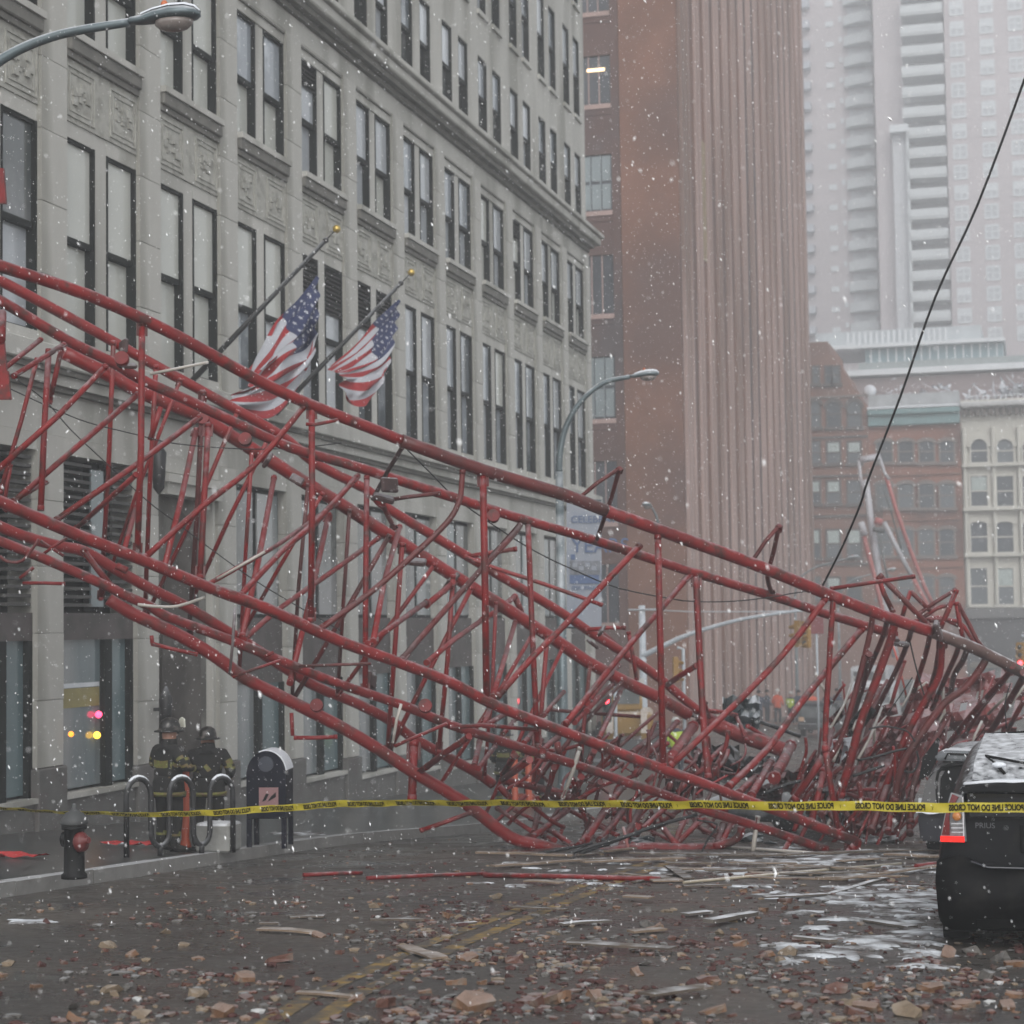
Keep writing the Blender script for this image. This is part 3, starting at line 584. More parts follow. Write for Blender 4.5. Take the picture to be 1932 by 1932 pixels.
    for a, nm in ((1700, 'rooftop hut'),): boxobj('roof_turret', (X2(1703), X2(1718), Y2 - 25, Y2 - 24, Z2(742) , Z2(728)), WH, B) if False else None
    # snow-dusted shrubs and railings on the roofs of the brick row
    for nm, xa, xb, lab in (('roof_planting', 1645, 1812, 'snow-covered shrubs and railing along the roof above the green cornice'), ('roof_planting', 1825, 1990, 'snow-laden bushes and trellis on the roof of the cream building')):
        rr = random.Random(xa); bm = bmesh.new()
        for k in range(230):
            xx = X(rr.uniform(xa, xb)); zz = Z(765) + abs(rr.gauss(0, .8)) + (1.6 * max(0, (xx - X(1880)) / 6) if xa > 1800 else 0); s = rr.uniform(.10, .35)
            v = [Vector((rr.gauss(0, s), rr.gauss(0, s), rr.gauss(0, s))) + Vector((xx, Y + rr.uniform(1.2, 3), zz)) for _ in range(3)]
            bm.faces.new([bm.verts.new(q) for q in v])
        for k in range(16): xx = X(xa + (xb - xa) * k / 15); box(bm, xx, xx + .08, Y + 1, Y + 1.08, Z(772), Z(750))
        for zz in (Z(762), Z(752)): box(bm, X(xa), X(xb), Y + .9, Y + .98, zz, zz + .07)
        tag(bmobj(nm, bm, SNOW, None, recalc=False), lab, 'roof plants')
far_row()

# ================================================================ towers in the snow haze
def towers():
    Y = 262.0; X = lambda x: on_y(x, 300, Y).x; Z = lambda y: on_y(1750, y, Y).z
    TW = M('tower_brick', (.47, .43, .44), .85, .1, .05); BC = M('balcony_concrete', (.54, .57, .58), .8, .08, .2); WF = M('white_window_frame', (.60, .63, .65), .6, 0); TG = M('tower_recess', (.50, .51, .53), .8); WD = M('tower_dark_glass', (.42, .44, .46), .3)  # tones paled so the colour itself carries part of the haze
    B = empty('apartment_tower', (0, 0, 0), label='hazy apartment tower with a stack of straight balconies and cross-paned white windows', cat='building')
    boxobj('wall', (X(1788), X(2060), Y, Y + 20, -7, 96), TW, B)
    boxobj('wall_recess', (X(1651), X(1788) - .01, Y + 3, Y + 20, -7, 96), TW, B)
    boxobj('pale_edge_pier', (X(1711), X(1716), Y - .5, Y + 2.99, -7, Z(238)), BC, B)
    boxobj('set_back_cap', (X(1680), X(1716) - .0, Y - .6, Y + 2.98, Z(246), Z(232)), WF, B)
    boxobj('shaded_wall', (X(1684), X(1710), Y + .8, Y + 2.97, -7, Z(247)), TG, B)  # TG is a wall tone with shade put into its colour
    fl = 38.6
    for k in range(-1, 17):
        yb = 608 - k * fl
        x0 = 1716 if yb > 235 else 1706; x1 = 1786 - (yb - 300) * -.012
        boxobj('balcony', (X(x0), X(1786), Y - .9, Y + 2.95, Z(yb), Z(yb - 4)), BC, B)
        boxobj('balcony_front', (X(x0), X(1786), Y - 1.0, Y - .85, Z(yb - 4), Z(yb - 19)), BC, B)
        boxobj('balcony_back', (X(x0 + 1), X(1785), Y + 2.6, Y + 2.96, Z(yb - 5), Z(yb - fl)), TG, B)
    wm = None
    for k in range(-1, 17):
        for x in (1812, 1868, 1923, 1975):
            yb = 612 - k * fl
            if wm is None:
                bm = bmesh.new(); box(bm, -.85, .85, -.06, 0, 0, 1.75); me = bpy.data.meshes.new('window'); bm.to_mesh(me); bm.free(); me.materials.append(WD)
                bm = bmesh.new()
                for a, b_, c, d in ((-.95, -.75, -.1, 1.85), (.75, .95, -.1, 1.85), (-.10, .10, 0, 1.75), (-.75, .75, -.15, .1), (-.75, .75, 1.6, 1.9), (-.75, .75, .82, .98)): box(bm, a, b_, -.12, -.061, c, d)
                m2 = bpy.data.meshes.new('frame'); bm.to_mesh(m2); bm.free(); m2.materials.append(WF)
                bm = bmesh.new(); box(bm, -.74, .74, -.09, -.062, .98, 1.6); m3 = bpy.data.meshes.new('blind'); bm.to_mesh(m3); bm.free(); m3.materials.append(WF); wm = me
            f = link('window', wm, None, B, loc=(X(x + (yb - 300) * .0), Y, Z(yb))); link('frame', m2, None, f)
            if R_.random() < .35: link('blind', m3, None, f)
    B = empty('apartment_tower', (0, 0, 0), label='fainter hazy tower with a stack of curved balconies just right of the fluted tower', cat='building')
    Y += 14
    X = lambda x: on_y(x, 300, Y).x; Z = lambda y: on_y(1600, y, Y).z
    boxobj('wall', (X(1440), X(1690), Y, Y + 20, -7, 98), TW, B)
    for k in range(-1, 17):
        yb = 592 - k * 38.6
        bm = bmesh.new(); c = X(1630); poly = [(X(1598), Y - .01)] + [(X(1598) + (X(1652) - X(1598)) * t, Y - 2.4 * math.sin(math.pi * (.12 + .5 * t))) for t in np.linspace(0, 1, 8)] + [(X(1652), Y - .01)]
        prism(bm, poly, Z(yb), Z(yb - 18), 'z'); bmobj('curved_balcony', bm, BC, B)
        boxobj('balcony_shade', (X(1605), X(1650), Y - .3, Y - .001, Z(yb - 18.5), Z(yb - 36)), TG, B)  # panel coloured as the shade between balconies
        boxobj('window', (X(1560 + 3), X(1577 + 1), Y - .15, Y - .001, Z(yb - 4), Z(yb - 14)), WF, B)
        boxobj('window', (X(1632), X(1645), Y - .5, Y - .301, Z(yb - 21), Z(yb - 30)), WF, B)
        boxobj('window', (X(1588), X(1594), Y - .15, Y - .001, Z(yb - 12), Z(yb - 22)), WF, B)
        boxobj('side_balcony', (X(1505), X(1534), Y - 1.4, Y - .001, Z(yb - 2), Z(yb - 16)), M('side_balcony_blue', (.40, .42, .46), .8), B)
towers()

# ================================================================ snowy air
def haze():
    bm = bmesh.new(); box(bm, -150, 150, -22, 345, -9, 104)
    o = bmobj('haze', bm, None); me = o.data; me.materials.clear()
    m = bpy.data.materials.new('haze'); m.use_nodes = True; n = m.node_tree.nodes; n.clear()
    v = n.new('ShaderNodeVolumePrincipled'); v.inputs['Color'].default_value = (.96, .98, 1, 1); v.inputs['Density'].default_value = .0025; v.inputs['Anisotropy'].default_value = .0
    q = n.new('ShaderNodeOutputMaterial'); m.node_tree.links.new(v.outputs[0], q.inputs['Volume'])
    me.materials.append(m); tag(o, kind='stuff')
haze()

def text_mesh(txt, size, offset=0):
    cu = bpy.data.curves.new('t', 'FONT'); cu.offset = offset; cu.body = txt; cu.size = size; o = bpy.data.objects.new('t', cu); COL.objects.link(o)
    bpy.context.view_layer.update(); me = bpy.data.meshes.new_from_object(o.evaluated_get(bpy.context.evaluated_depsgraph_get())); bpy.data.objects.remove(o); me.materials.clear(); return me
# ================================================================ street furniture
LAMPG = M('lamp_lens', (.22, .19, .175), .25, .2, 8)
def luminaire(parent, p, d, s=1.0, snow=True):
    """cobra-head lamp: p = arm end, d = horizontal direction it points to"""
    d = Vector(d).normalized(); sd = d.cross(Vector((0, 0, 1))).normalized(); up = Vector((0, 0, 1))
    mt = Matrix((( d.x, sd.x, up.x, p[0]), (d.y, sd.y, up.y, p[1]), (d.z, sd.z, up.z, p[2]), (0, 0, 0, 1)))
    bm = bmesh.new(); st = [(0, .05, .05, .0), (.12, .08, .07, .0), (.25, .13, .09, .02), (.42, .17, .11, .03), (.58, .17, .11, .03), (.68, .13, .08, .03), (.73, .05, .03, .03)]
    rings = []
    for x, wy, wz, zo in st: rings.append([bm.verts.new(mt @ Vector((x * s, wy * s * math.cos(2 * math.pi * k / 14), (zo + wz * math.sin(2 * math.pi * k / 14) * (1 if math.sin(2 * math.pi * k / 14) > 0 else .45)) * s))) for k in range(14)])
    for a, b_ in zip(rings, rings[1:]):
        for k in range(14): bm.faces.new((a[k], a[(k + 1) % 14], b_[(k + 1) % 14], b_[k]))
    bm.faces.new(rings[0]); bm.faces.new(rings[-1])
    h = bmobj('lamp_head', bm, STEEL, parent, smooth=True)
    bm = bmesh.new(); mt2 = mt @ Matrix.Translation((.46 * s, 0, -.015 * s)) @ Matrix.Diagonal((1.5, 1, .8, 1))
    lathe(bm, [(.135 * s, 0), (.13 * s, -.05 * s), (.095 * s, -.11 * s), (.04 * s, -.135 * s)], 14, mtx=mt2); bmobj('lens', bm, LAMPG, h)
    bm = bmesh.new(); lathe(bm, [(.035 * s, 0), (.035 * s, .05 * s), (.02 * s, .07 * s)], 8, mtx=mt @ Matrix.Translation((.36 * s, 0, .13 * s))); bmobj('photocell', bm, M('orange_photocell', (.45, .12, .04), .5), h)
    if snow:
        bm = bmesh.new(); r2 = []
        for x, wy, wz, zo in st[1:]: r2.append([bm.verts.new(mt @ Vector((x * s, wy * s * 1.02 * math.cos(a), (zo + wz * math.sin(a) * 1.05 + .018 * math.sin(a)) * s))) for a in np.linspace(math.radians(35), math.radians(145), 7)])
        for a, b_ in zip(r2, r2[1:]):
            for k in range(6): bm.faces.new((a[k], a[k + 1], b_[k + 1], b_[k]))
        bmobj('snow_layer', bm, SNOW, h, smooth=True)
def street_lamp(base, arm_pts, head_dir, r0, label, s=1.0):
    L = empty('street_lamp', base, label=label, cat='street lamp', group='street lamps along the pavement'); L.location = (0, 0, 0)
    top = Vector(arm_pts[0])
    bm = bmesh.new(); lathe(bm, [(.2, -.05), (.2, .25), (.13, .5), (.11, .7), (r0, 1.0), (r0 * .7, top.z - base[2])], 12, mtx=Matrix.Translation(base)); bmobj('pole', bm, STEEL, L)
    pts = smooth_path(arm_pts, 6)
    tube('arm', pts, [r0 * .62 * (1 - .35 * i / len(pts)) for i in range(len(pts))], STEEL, L)
    luminaire(L, arm_pts[-1], head_dir, s); return L
# near left lamp whose pole stands outside the frame
z = 18.6
a = [at(-230, 420, z), at(-170, 300, z), at(-70, 175, z), at(10, 108, z), at(110, 66, z), at(244, 42, z)]
street_lamp((a[0].x, a[0].y, gz(a[0].y) + .14), a, (a[-1] - a[-2]).normalized() * Vector((1, 1, .3)), .10, 'near grey cobra-head street lamp with an orange photocell at the top left', .95)
z = 37.0
a = [at(1055, 890, z), at(1057, 850, z), at(1070, 800, z), at(1098, 755, z), at(1140, 722, z), at(1188, 711, z)]
b_ = ground(1066, 1480); b_ = Vector((a[0].x, a[0].y, gz(a[0].y) + .14))
street_lamp(b_, a, (a[-1] - a[-2]).normalized() * Vector((1, 1, .2)), .11, 'snow-topped street lamp with a curved arm and a banner on its pole', .78)
# banner on that pole
def banner():
    pk = z / FPX
    B = empty('street_banner', (0, 0, 0), label='white and blue banner with lettering hanging from the lamp pole', cat='banner')
    p = lambda x, y: at(x, y, z - .1)
    WHB = M('banner_white', (.27, .29, .33), .7, .06, 2, dirt_or_reflect=(.22, .25, .30), dirt_or_reflect_amt=.4); BLB = M('banner_blue', (.10, .14, .24), .7, .1, 2); GRB = M('banner_grey_print', (.17, .18, .20), .7, .5, 5)
    def quad(name, x0, x1, y0, y1, mat, lift, par):
        bm = bmesh.new(); n = Vector(-FF)
        q = [p(x0, y0), p(x1, y0), p(x1, y1), p(x0, y1)]; f = [bm.verts.new(v + n * lift) for v in q]; g = [bm.verts.new(v + n * (lift - .012)) for v in q]
        bm.faces.new(f); bm.faces.new(g[::-1])
        for i in range(4): bm.faces.new((f[i], f[(i + 1) % 4], g[(i + 1) % 4], g[i]))
        return bmobj(name, bm, mat, par)
    c = quad('cloth', 1069, 1135, 946, 1182, WHB, 0, B)
    quad('print', 1075, 1132, 1058, 1084, GRB, .02, c); quad('print', 1075, 1130, 1085, 1101, BLB, .02, c); quad('print', 1077, 1085, 1046, 1056, BLB, .02, c)
    for w0 in range(4): quad('print', 1080 + w0 * 12, 1089 + w0 * 12, 1062 + (w0 % 2) * 6, 1070 + (w0 % 2) * 6, WHB, .035, c)
    tube('bracket', [at(1055, 946, z), at(1135, 944, z)], .02, STEEL, B); tube('bracket', [at(1055, 1184, z), at(1137, 1184, z)], .02, STEEL, B)
    for txt, x0, y0, size in (('CELEBRATING', 1077, 986, .19), ('YEARS', 1077, 1042, .40), ('downtown', 1078, 1112, .14)):
        o = link('lettering', text_mesh(txt, size), BLB)
        q = p(x0, y0) + Vector(-FF) * .03; o.matrix_world = Matrix(((RR[0], UU[0], -FF[0], q.x), (RR[1], UU[1], -FF[1], q.y), (RR[2], UU[2], -FF[2], q.z), (0, 0, 0, 1)))
        o.parent = c
banner()
z = 78.0
a = [at(1243, 1010, z), at(1241, 985, z), at(1236, 968, z), at(1230, 958, z)]
street_lamp((a[0].x, a[0].y, gz(a[0].y)), a, (-.25, -1, .1), .10, 'small snow-capped street lamp seen end-on against the brown tower', 1.0)
z = 118.0
for dx, lab in ((0, 'far hazy street lamp with a long arm in front of the gabled building'), (74, 'furthest hazy street lamp beside the mobile crane mast')):
    zz = z + dx * .3; a = [at(1500 + dx * 1.1, 1125 + dx * .3, zz), at(1506 + dx * 1.1, 1095 + dx * .3, zz), at(1530 + dx, 1075 + dx * .3, zz), at(1560 + dx, 1064 + dx * .3, zz), at(1596 + dx, 1055 + dx * .3, zz)]
    street_lamp((a[0].x, a[0].y, gz(a[0].y)), a, (1, 0, .1), .11, lab, 1.1)
# ---- traffic signals
YH = M('signal_yellow', (.30, .16, .025), .5, .1, 4, snow=.5); REDL = M('lit_red_lens', (.8, .05, .05), .4, 0, emit=((1, .04, .06), 7)); DKL = M('dark_lens', (.02, .02, .02), .3); AMB = M('lit_amber_lens', (.8, .4, .05), .4, 0, emit=((1, .45, .04), 5))
def signal(name, p, face, s, label, lit=None, housing=YH):
    """three-lamp head centred at p facing direction face"""
    d = Vector(face).normalized(); sd = Vector((0, 0, 1)).cross(d).normalized()
    T = empty(name, (0, 0, 0), label=label, cat='traffic signal')
    mt = Matrix(((sd.x, d.x, 0, p[0]), (sd.y, d.y, 0, p[1]), (0, 0, 1, p[2]), (0, 0, 0, 1)))
    bm = bmesh.new(); box(bm, -.17 * s, .17 * s, -.12 * s, .10 * s, -.52 * s, .52 * s, mtx=mt); bmesh.ops.bevel(bm, geom=list(bm.edges), offset=.03 * s, segments=2, affect='EDGES'); h = bmobj('housing', bm, housing, T)
    for k in range(3):
        c = mt @ Matrix.Translation((0, .10 * s, (.33 - .33 * k) * s)) @ Matrix.Rotation(-math.pi / 2, 4, 'X')
        bm = bmesh.new(); lathe(bm, [(.105 * s, .0), (.10 * s, .02 * s), (.0 + .02 * s, .035 * s)], 12, mtx=c); bmobj('lens', bm, (REDL if lit == k else DKL), h)
        bm = bmesh.new(); n = 12
        ra = [bm.verts.new(c @ Vector((.13 * s * math.cos(t), .13 * s * math.sin(t), .0))) for t in np.linspace(-.3, math.pi + .3, n)]; rb = [bm.verts.new(c @ Vector((.13 * s * math.cos(t), .13 * s * math.sin(t), .22 * s))) for t in np.linspace(.2, math.pi - .2, n)]
        for q in range(n - 1): bm.faces.new((ra[q], ra[q + 1], rb[q + 1], rb[q]))
        o = bmobj('visor', bm, housing, h, recalc=False); md = o.modifiers.new('s', 'SOLIDIFY'); md.thickness = .012
    return T
z = 72.0
MP = empty('signal_mast', (0, 0, 0), label='pale steel signal mast with a long curved arm and guy rod beyond the boom', cat='signal mast')
PM = M('pale_painted_steel', (.42, .46, .50), .5, .1, 2, snow=.5)
b_ = at(1213, 1250, z); top = at(1209, 1142, z)
bm = bmesh.new(); lathe(bm, [(.26, -.05), (.26, .35), (.17, .5), (.145, 1.2), (.12, top.z - gz(b_.y))], 12, mtx=Matrix.Translation((b_.x, b_.y, gz(b_.y)))); bmobj('pole', bm, PM, MP)
tube('arm', smooth_path([at(1211, 1238, z), at(1255, 1217, z - .3), at(1300, 1197, z - .5), at(1388, 1171, z - 1), at(1470, 1157, z - 1.5), at(1520, 1151, z - 1.7)], 5), [.11 - .0025 * i for i in range(26)], PM, MP)
tube('guy_rod', [at(1209, 1150, z), at(1300, 1154, z - .6), at(1440, 1154, z - 1.3), at(1508, 1152, z - 1.6)], .022, PM, MP, seg=6)
tube('cross_arm', [at(1185, 1151, z), at(1238, 1150, z)], .04, PM, MP, seg=6)
signal('traffic_signal', at(1521, 1197, 70.1), (-.6, -.8, 0), .95, 'yellow traffic signal hanging at the end of the long mast arm, seen from its side')
signal('traffic_signal', at(1505, 1196, 70.6), (-.95, .2, 0), .95, 'yellow traffic signal hanging back to back on the mast arm, the one nearer the mast')
signal('traffic_signal', at(1275, 1263, 66), (.9, .3, 0), .85, 'small yellow traffic signal seen edge-on to the right of the mast pole')
signal('traffic_signal', at(1145, 1338, 60), (.1, -1, 0), .8, 'traffic signal showing a red light near the end of the limestone building', lit=0, housing=M('dark_green_housing', (.03, .05, .045), .5))
signal('traffic_signal', at(1926, 1236, 74), (-.3, -1, 0), .95, 'yellow traffic signal at the right edge with its lowest lamp lit red', lit=2)
for px, py_, zz, lab in ((1145, 1338, 60, 0), (1275, 1263, 66, 1), (1926, 1236, 74, 2)):
    q = at(px, py_, zz)
    o = tube('signal_pole', [Vector((q.x + .25, q.y + .1, gz(q.y) - .05)), Vector((q.x + .25, q.y + .1, q.z + .7)), Vector((q.x + .04, q.y + .1, q.z + .75))], .06, PM)
    tag(o, ['thin pole carrying the red-lit signal near the end of the limestone building', 'thin pole carrying the edge-on signal right of the mast', 'thin pole carrying the signal at the right edge'][lab], 'pole')
# no-entry style red disc sign and red plate by the far signal
bm = bmesh.new(); box(bm, -.28, .28, -.03, .03, -.32, .32); o = bmobj('red_plate_sign', bm, M('sign_red', (.20, .045, .05), .6)); o.location = at(1540, 1180, 74); tag(o, 'dull red plate sign beside the yellow signal on the mast arm', 'sign')
tube('sign_post', [Vector((o.location.x, o.location.y + .05, gz(o.location.y))), o.location + Vector((0, .05, .3))], .04, PM)
tag(bpy.data.objects['sign_post'], 'thin post holding the dull red plate sign', 'post')
# ---- fire hydrant
def hydrant():
    p = ground(140, 1657, .14); H = empty('fire_hydrant', p, label='black fire hydrant with a red outlet cap and snow on its bonnet', cat='fire hydrant'); H.scale = (.84, .84, .97)
    BLK = M('hydrant_black', (.006, .006, .006), .6, .3, 6, spec=.2); RC = M('hydrant_red', (.11, .012, .011), .5, .2, 6); SV = M('hydrant_silver', (.05, .052, .052), .6, .2, 6, snow=.6, snow_z=.75)
    bm = bmesh.new(); lathe(bm, [(.155, 0), (.155, .04), (.125, .06), (.12, .50), (.15, .51), (.15, .545), (.13, .55)], 16); bmobj('barrel', bm, BLK, H)
    bm = bmesh.new(); lathe(bm, [(.155, .551), (.17, .57), (.15, .62), (.11, .67), (.05, .70), (.03, .72), (.03, .76), (.01, .77)], 16); bmobj('bonnet', bm, SV, H)
    bm = bmesh.new(); lathe(bm, [(.09, 0), (.105, .02), (.105, .08), (.08, .11), (.035, .14), (.035, .18)], 14, mtx=Matrix.Translation((.08, -.05, .37)) @ Matrix.Rotation(math.radians(78), 4, Vector((.3, 1, 0)))); bmobj('outlet_cap', bm, RC, H)
    bm = bmesh.new(); lathe(bm, [(.07, 0), (.08, .05), (.03, .08)], 10, mtx=Matrix.Translation((-.1, 0, .40)) @ Matrix.Rotation(math.radians(-90), 4, 'Y')); bmobj('side_cap', bm, BLK, H)
hydrant()
# ---- wave bike rack with three hoops
def rack():
    A, B_ = ground(232, 1618, .14), ground(446, 1608, .14)
    d = (B_ - A); K = empty('bike_rack', (0, 0, 0), label='black wave bike rack with three snow-topped hoops on the pavement', cat='bike rack')
    pts = []
    def P(t, h): q = A + d * t; return Vector((q.x, q.y, q.z + h))
    hoops = [(0.03, .24), (.40, .61), (.76, .97)]
    path = [P(hoops[0][0], 0)]
    for i, (a, b_) in enumerate(hoops):
        c, hw = (a + b_) / 2, (b_ - a) / 2
        for t in np.linspace(math.pi, 0, 9): path.append(P(c + hw * math.cos(t), .72 + .20 * math.sin(t)))
        if i < 2:
            a2 = b_; b2 = hoops[i + 1][0]; c2, h2 = (a2 + b2) / 2, (b2 - a2) / 2
            for t in np.linspace(math.pi, 2 * math.pi, 9): path.append(P(c2 + h2 * math.cos(t), .28 + .17 * math.sin(t)))
    path.append(P(hoops[-1][1], 0))
    tube('rack_tube', path, .034, DARKIRON, K)
    for t in ((.24 + .40) / 2, (.61 + .76) / 2): tube('foot_post', [P(t, -.0), P(t, .14)], .034, DARKIRON, K)
    for a, b_ in hoops:
        c, hw = (a + b_) / 2, (b_ - a) / 2
        tube('snow_layer', [P(c + hw * math.cos(t), .745 + .20 * math.sin(t)) for t in np.linspace(2.4, .75, 7)], .022, SNOW, K, seg=6)
rack()
# ---- mailbox
def mailbox():
    p = ground(510, 1597, .14); K = empty('mailbox', p, math.radians(12), 'dark blue round-topped street mailbox with a pink label and snow on its crown', 'mailbox')
    NV = M('mailbox_navy', (.004, .005, .012), .6, .2, 3, dirt_or_reflect=(.012, .012, .02), dirt_or_reflect_amt=.4, spec=.15)
    w2, dp = .255, .27
    bm = bmesh.new(); pr = [(-w2, .38), (w2, .38), (w2, .95)] + [(w2 * math.cos(t), .95 + .29 * math.sin(t)) for t in np.linspace(0.1, math.pi - .1, 14)] + [(-w2, .95)]
    prism(bm, pr, -dp, dp, 'y'); bmesh.ops.bevel(bm, geom=[e for e in bm.edges if abs(e.verts[0].co.y - e.verts[1].co.y) < .01], offset=.015, segments=1, affect='EDGES'); bmobj('body', bm, NV, K)
    for sx in (-1, 1):
        for sy_ in (-1, 1): boxobj('leg', (sx * w2 - .03 * (sx > 0) * 2, sx * w2 + .06 - .03 * (sx > 0) * 2, sy_ * dp - .06 * (sy_ > 0), sy_ * dp + .06 - .06 * (sy_ > 0), 0, .379), NV, K)
    bm = bmesh.new(); pr = [((w2 + .012) * math.cos(t), .95 + .31 * math.sin(t)) for t in np.linspace(.15, math.pi * .62, 12)] + [((w2 + .0) * math.cos(t), .955 + .291 * math.sin(t)) for t in np.linspace(math.pi * .62, .15, 12)]
    prism(bm, pr, -dp + .02, dp - .02, 'y'); bmobj('snow_layer', bm, SNOW, K)
    f = boxobj('label_plate', (-.09, .16, -dp - .012, -dp - .001, .52, .78), M('pink_label', (.24, .13, .13), .6, .1, 5), K)
    bm = bmesh.new(); prism(bm, [(-.05, .60), (.0, .62), (.04, .70), (-.0, .70)], -dp - .02, -dp - .0125, 'y'); prism(bm, [(.02, .60), (.13, .66), (.13, .72), (.07, .67)], -dp - .02, -dp - .0125, 'y'); bmobj('print', bm, BLACK, f)
    bm = bmesh.new(); lathe(bm, [(.10, 0), (.10, .02)], 14, mtx=Matrix.Translation((-.0, -dp, 1.08)) @ Matrix.Rotation(math.pi / 2, 4, 'X')); bmobj('collection_plate', bm, M('mailbox_plate', (.03, .035, .05), .3), K)
mailbox()
# concrete block and orange marker post near the firefighters
p = ground(412, 1606, .14); o = boxobj('concrete_block', (-.23, .23, -.2, .2, 0, .36), M('pale_concrete', (.24, .24, .225), .8, .2, 3, snow=.9), None, bev=.03, loc=p); tag(o, 'pale concrete block with snow on top behind the right hoop of the bike rack', 'concrete block')
p = ground(350, 1606, .14)
def marker(p, label, h=1.1, r=.05):
    K = empty('traffic_marker', p, label=label, cat='marker post'); OR = M('marker_orange', (.38, .06, .02), .5, .1, 4)
    bm = bmesh.new(); lathe(bm, [(r * 1.6, .04), (r * 1.3, .1), (r, .15), (r, h), (r * .5, h + .04)], 12); bmobj('post', bm, OR, K)
    bm = bmesh.new(); lathe(bm, [(.2, 0), (.2, .03), (.1, .05)], 8); bmobj('base', bm, BLACK, K)
marker(p, 'slim orange marker post standing between the two firefighters')
marker(ground(998, 1530), 'orange marker post behind the boom, right of the middle firefighters', 1.15, .07)
marker(ground(972, 1530), 'orange marker post behind the boom, at the feet of the middle firefighters', 1.1, .07)
q = ground(985, 1524); o = boxobj('orange_bin', (-.28, .28, -.2, .2, 0, .3), M('orange_bin_plastic', (.30, .04, .015), .6), None, bev=.06, loc=q); tag(o, 'squat orange container on the road behind the boom', 'container')
# scrap of red cloth on the pavement
for k, (x, y, lab) in enumerate(((245, 1596, 'crumpled red rag on the pavement left of the bike rack'), (30, 1617, 'thin red streak of cloth at the foot of the left shop window'))):
    p = ground(x, y, .15); bm = bmesh.new(); rr = random.Random(k); n = 9
    g = [[bm.verts.new((p.x + (i / n - .5) * .75, p.y + (j / 3 - .5) * .25, p.z + rr.uniform(.005, .07))) for j in range(4)] for i in range(n + 1)]
    for i in range(n):
        for j in range(3): bm.faces.new((g[i][j], g[i + 1][j], g[i + 1][j + 1], g[i][j + 1]))
    tag(bmobj('cloth_scrap', bm, M('red_cloth', (.38, .03, .03), .7, .2, 8)), lab, 'cloth')

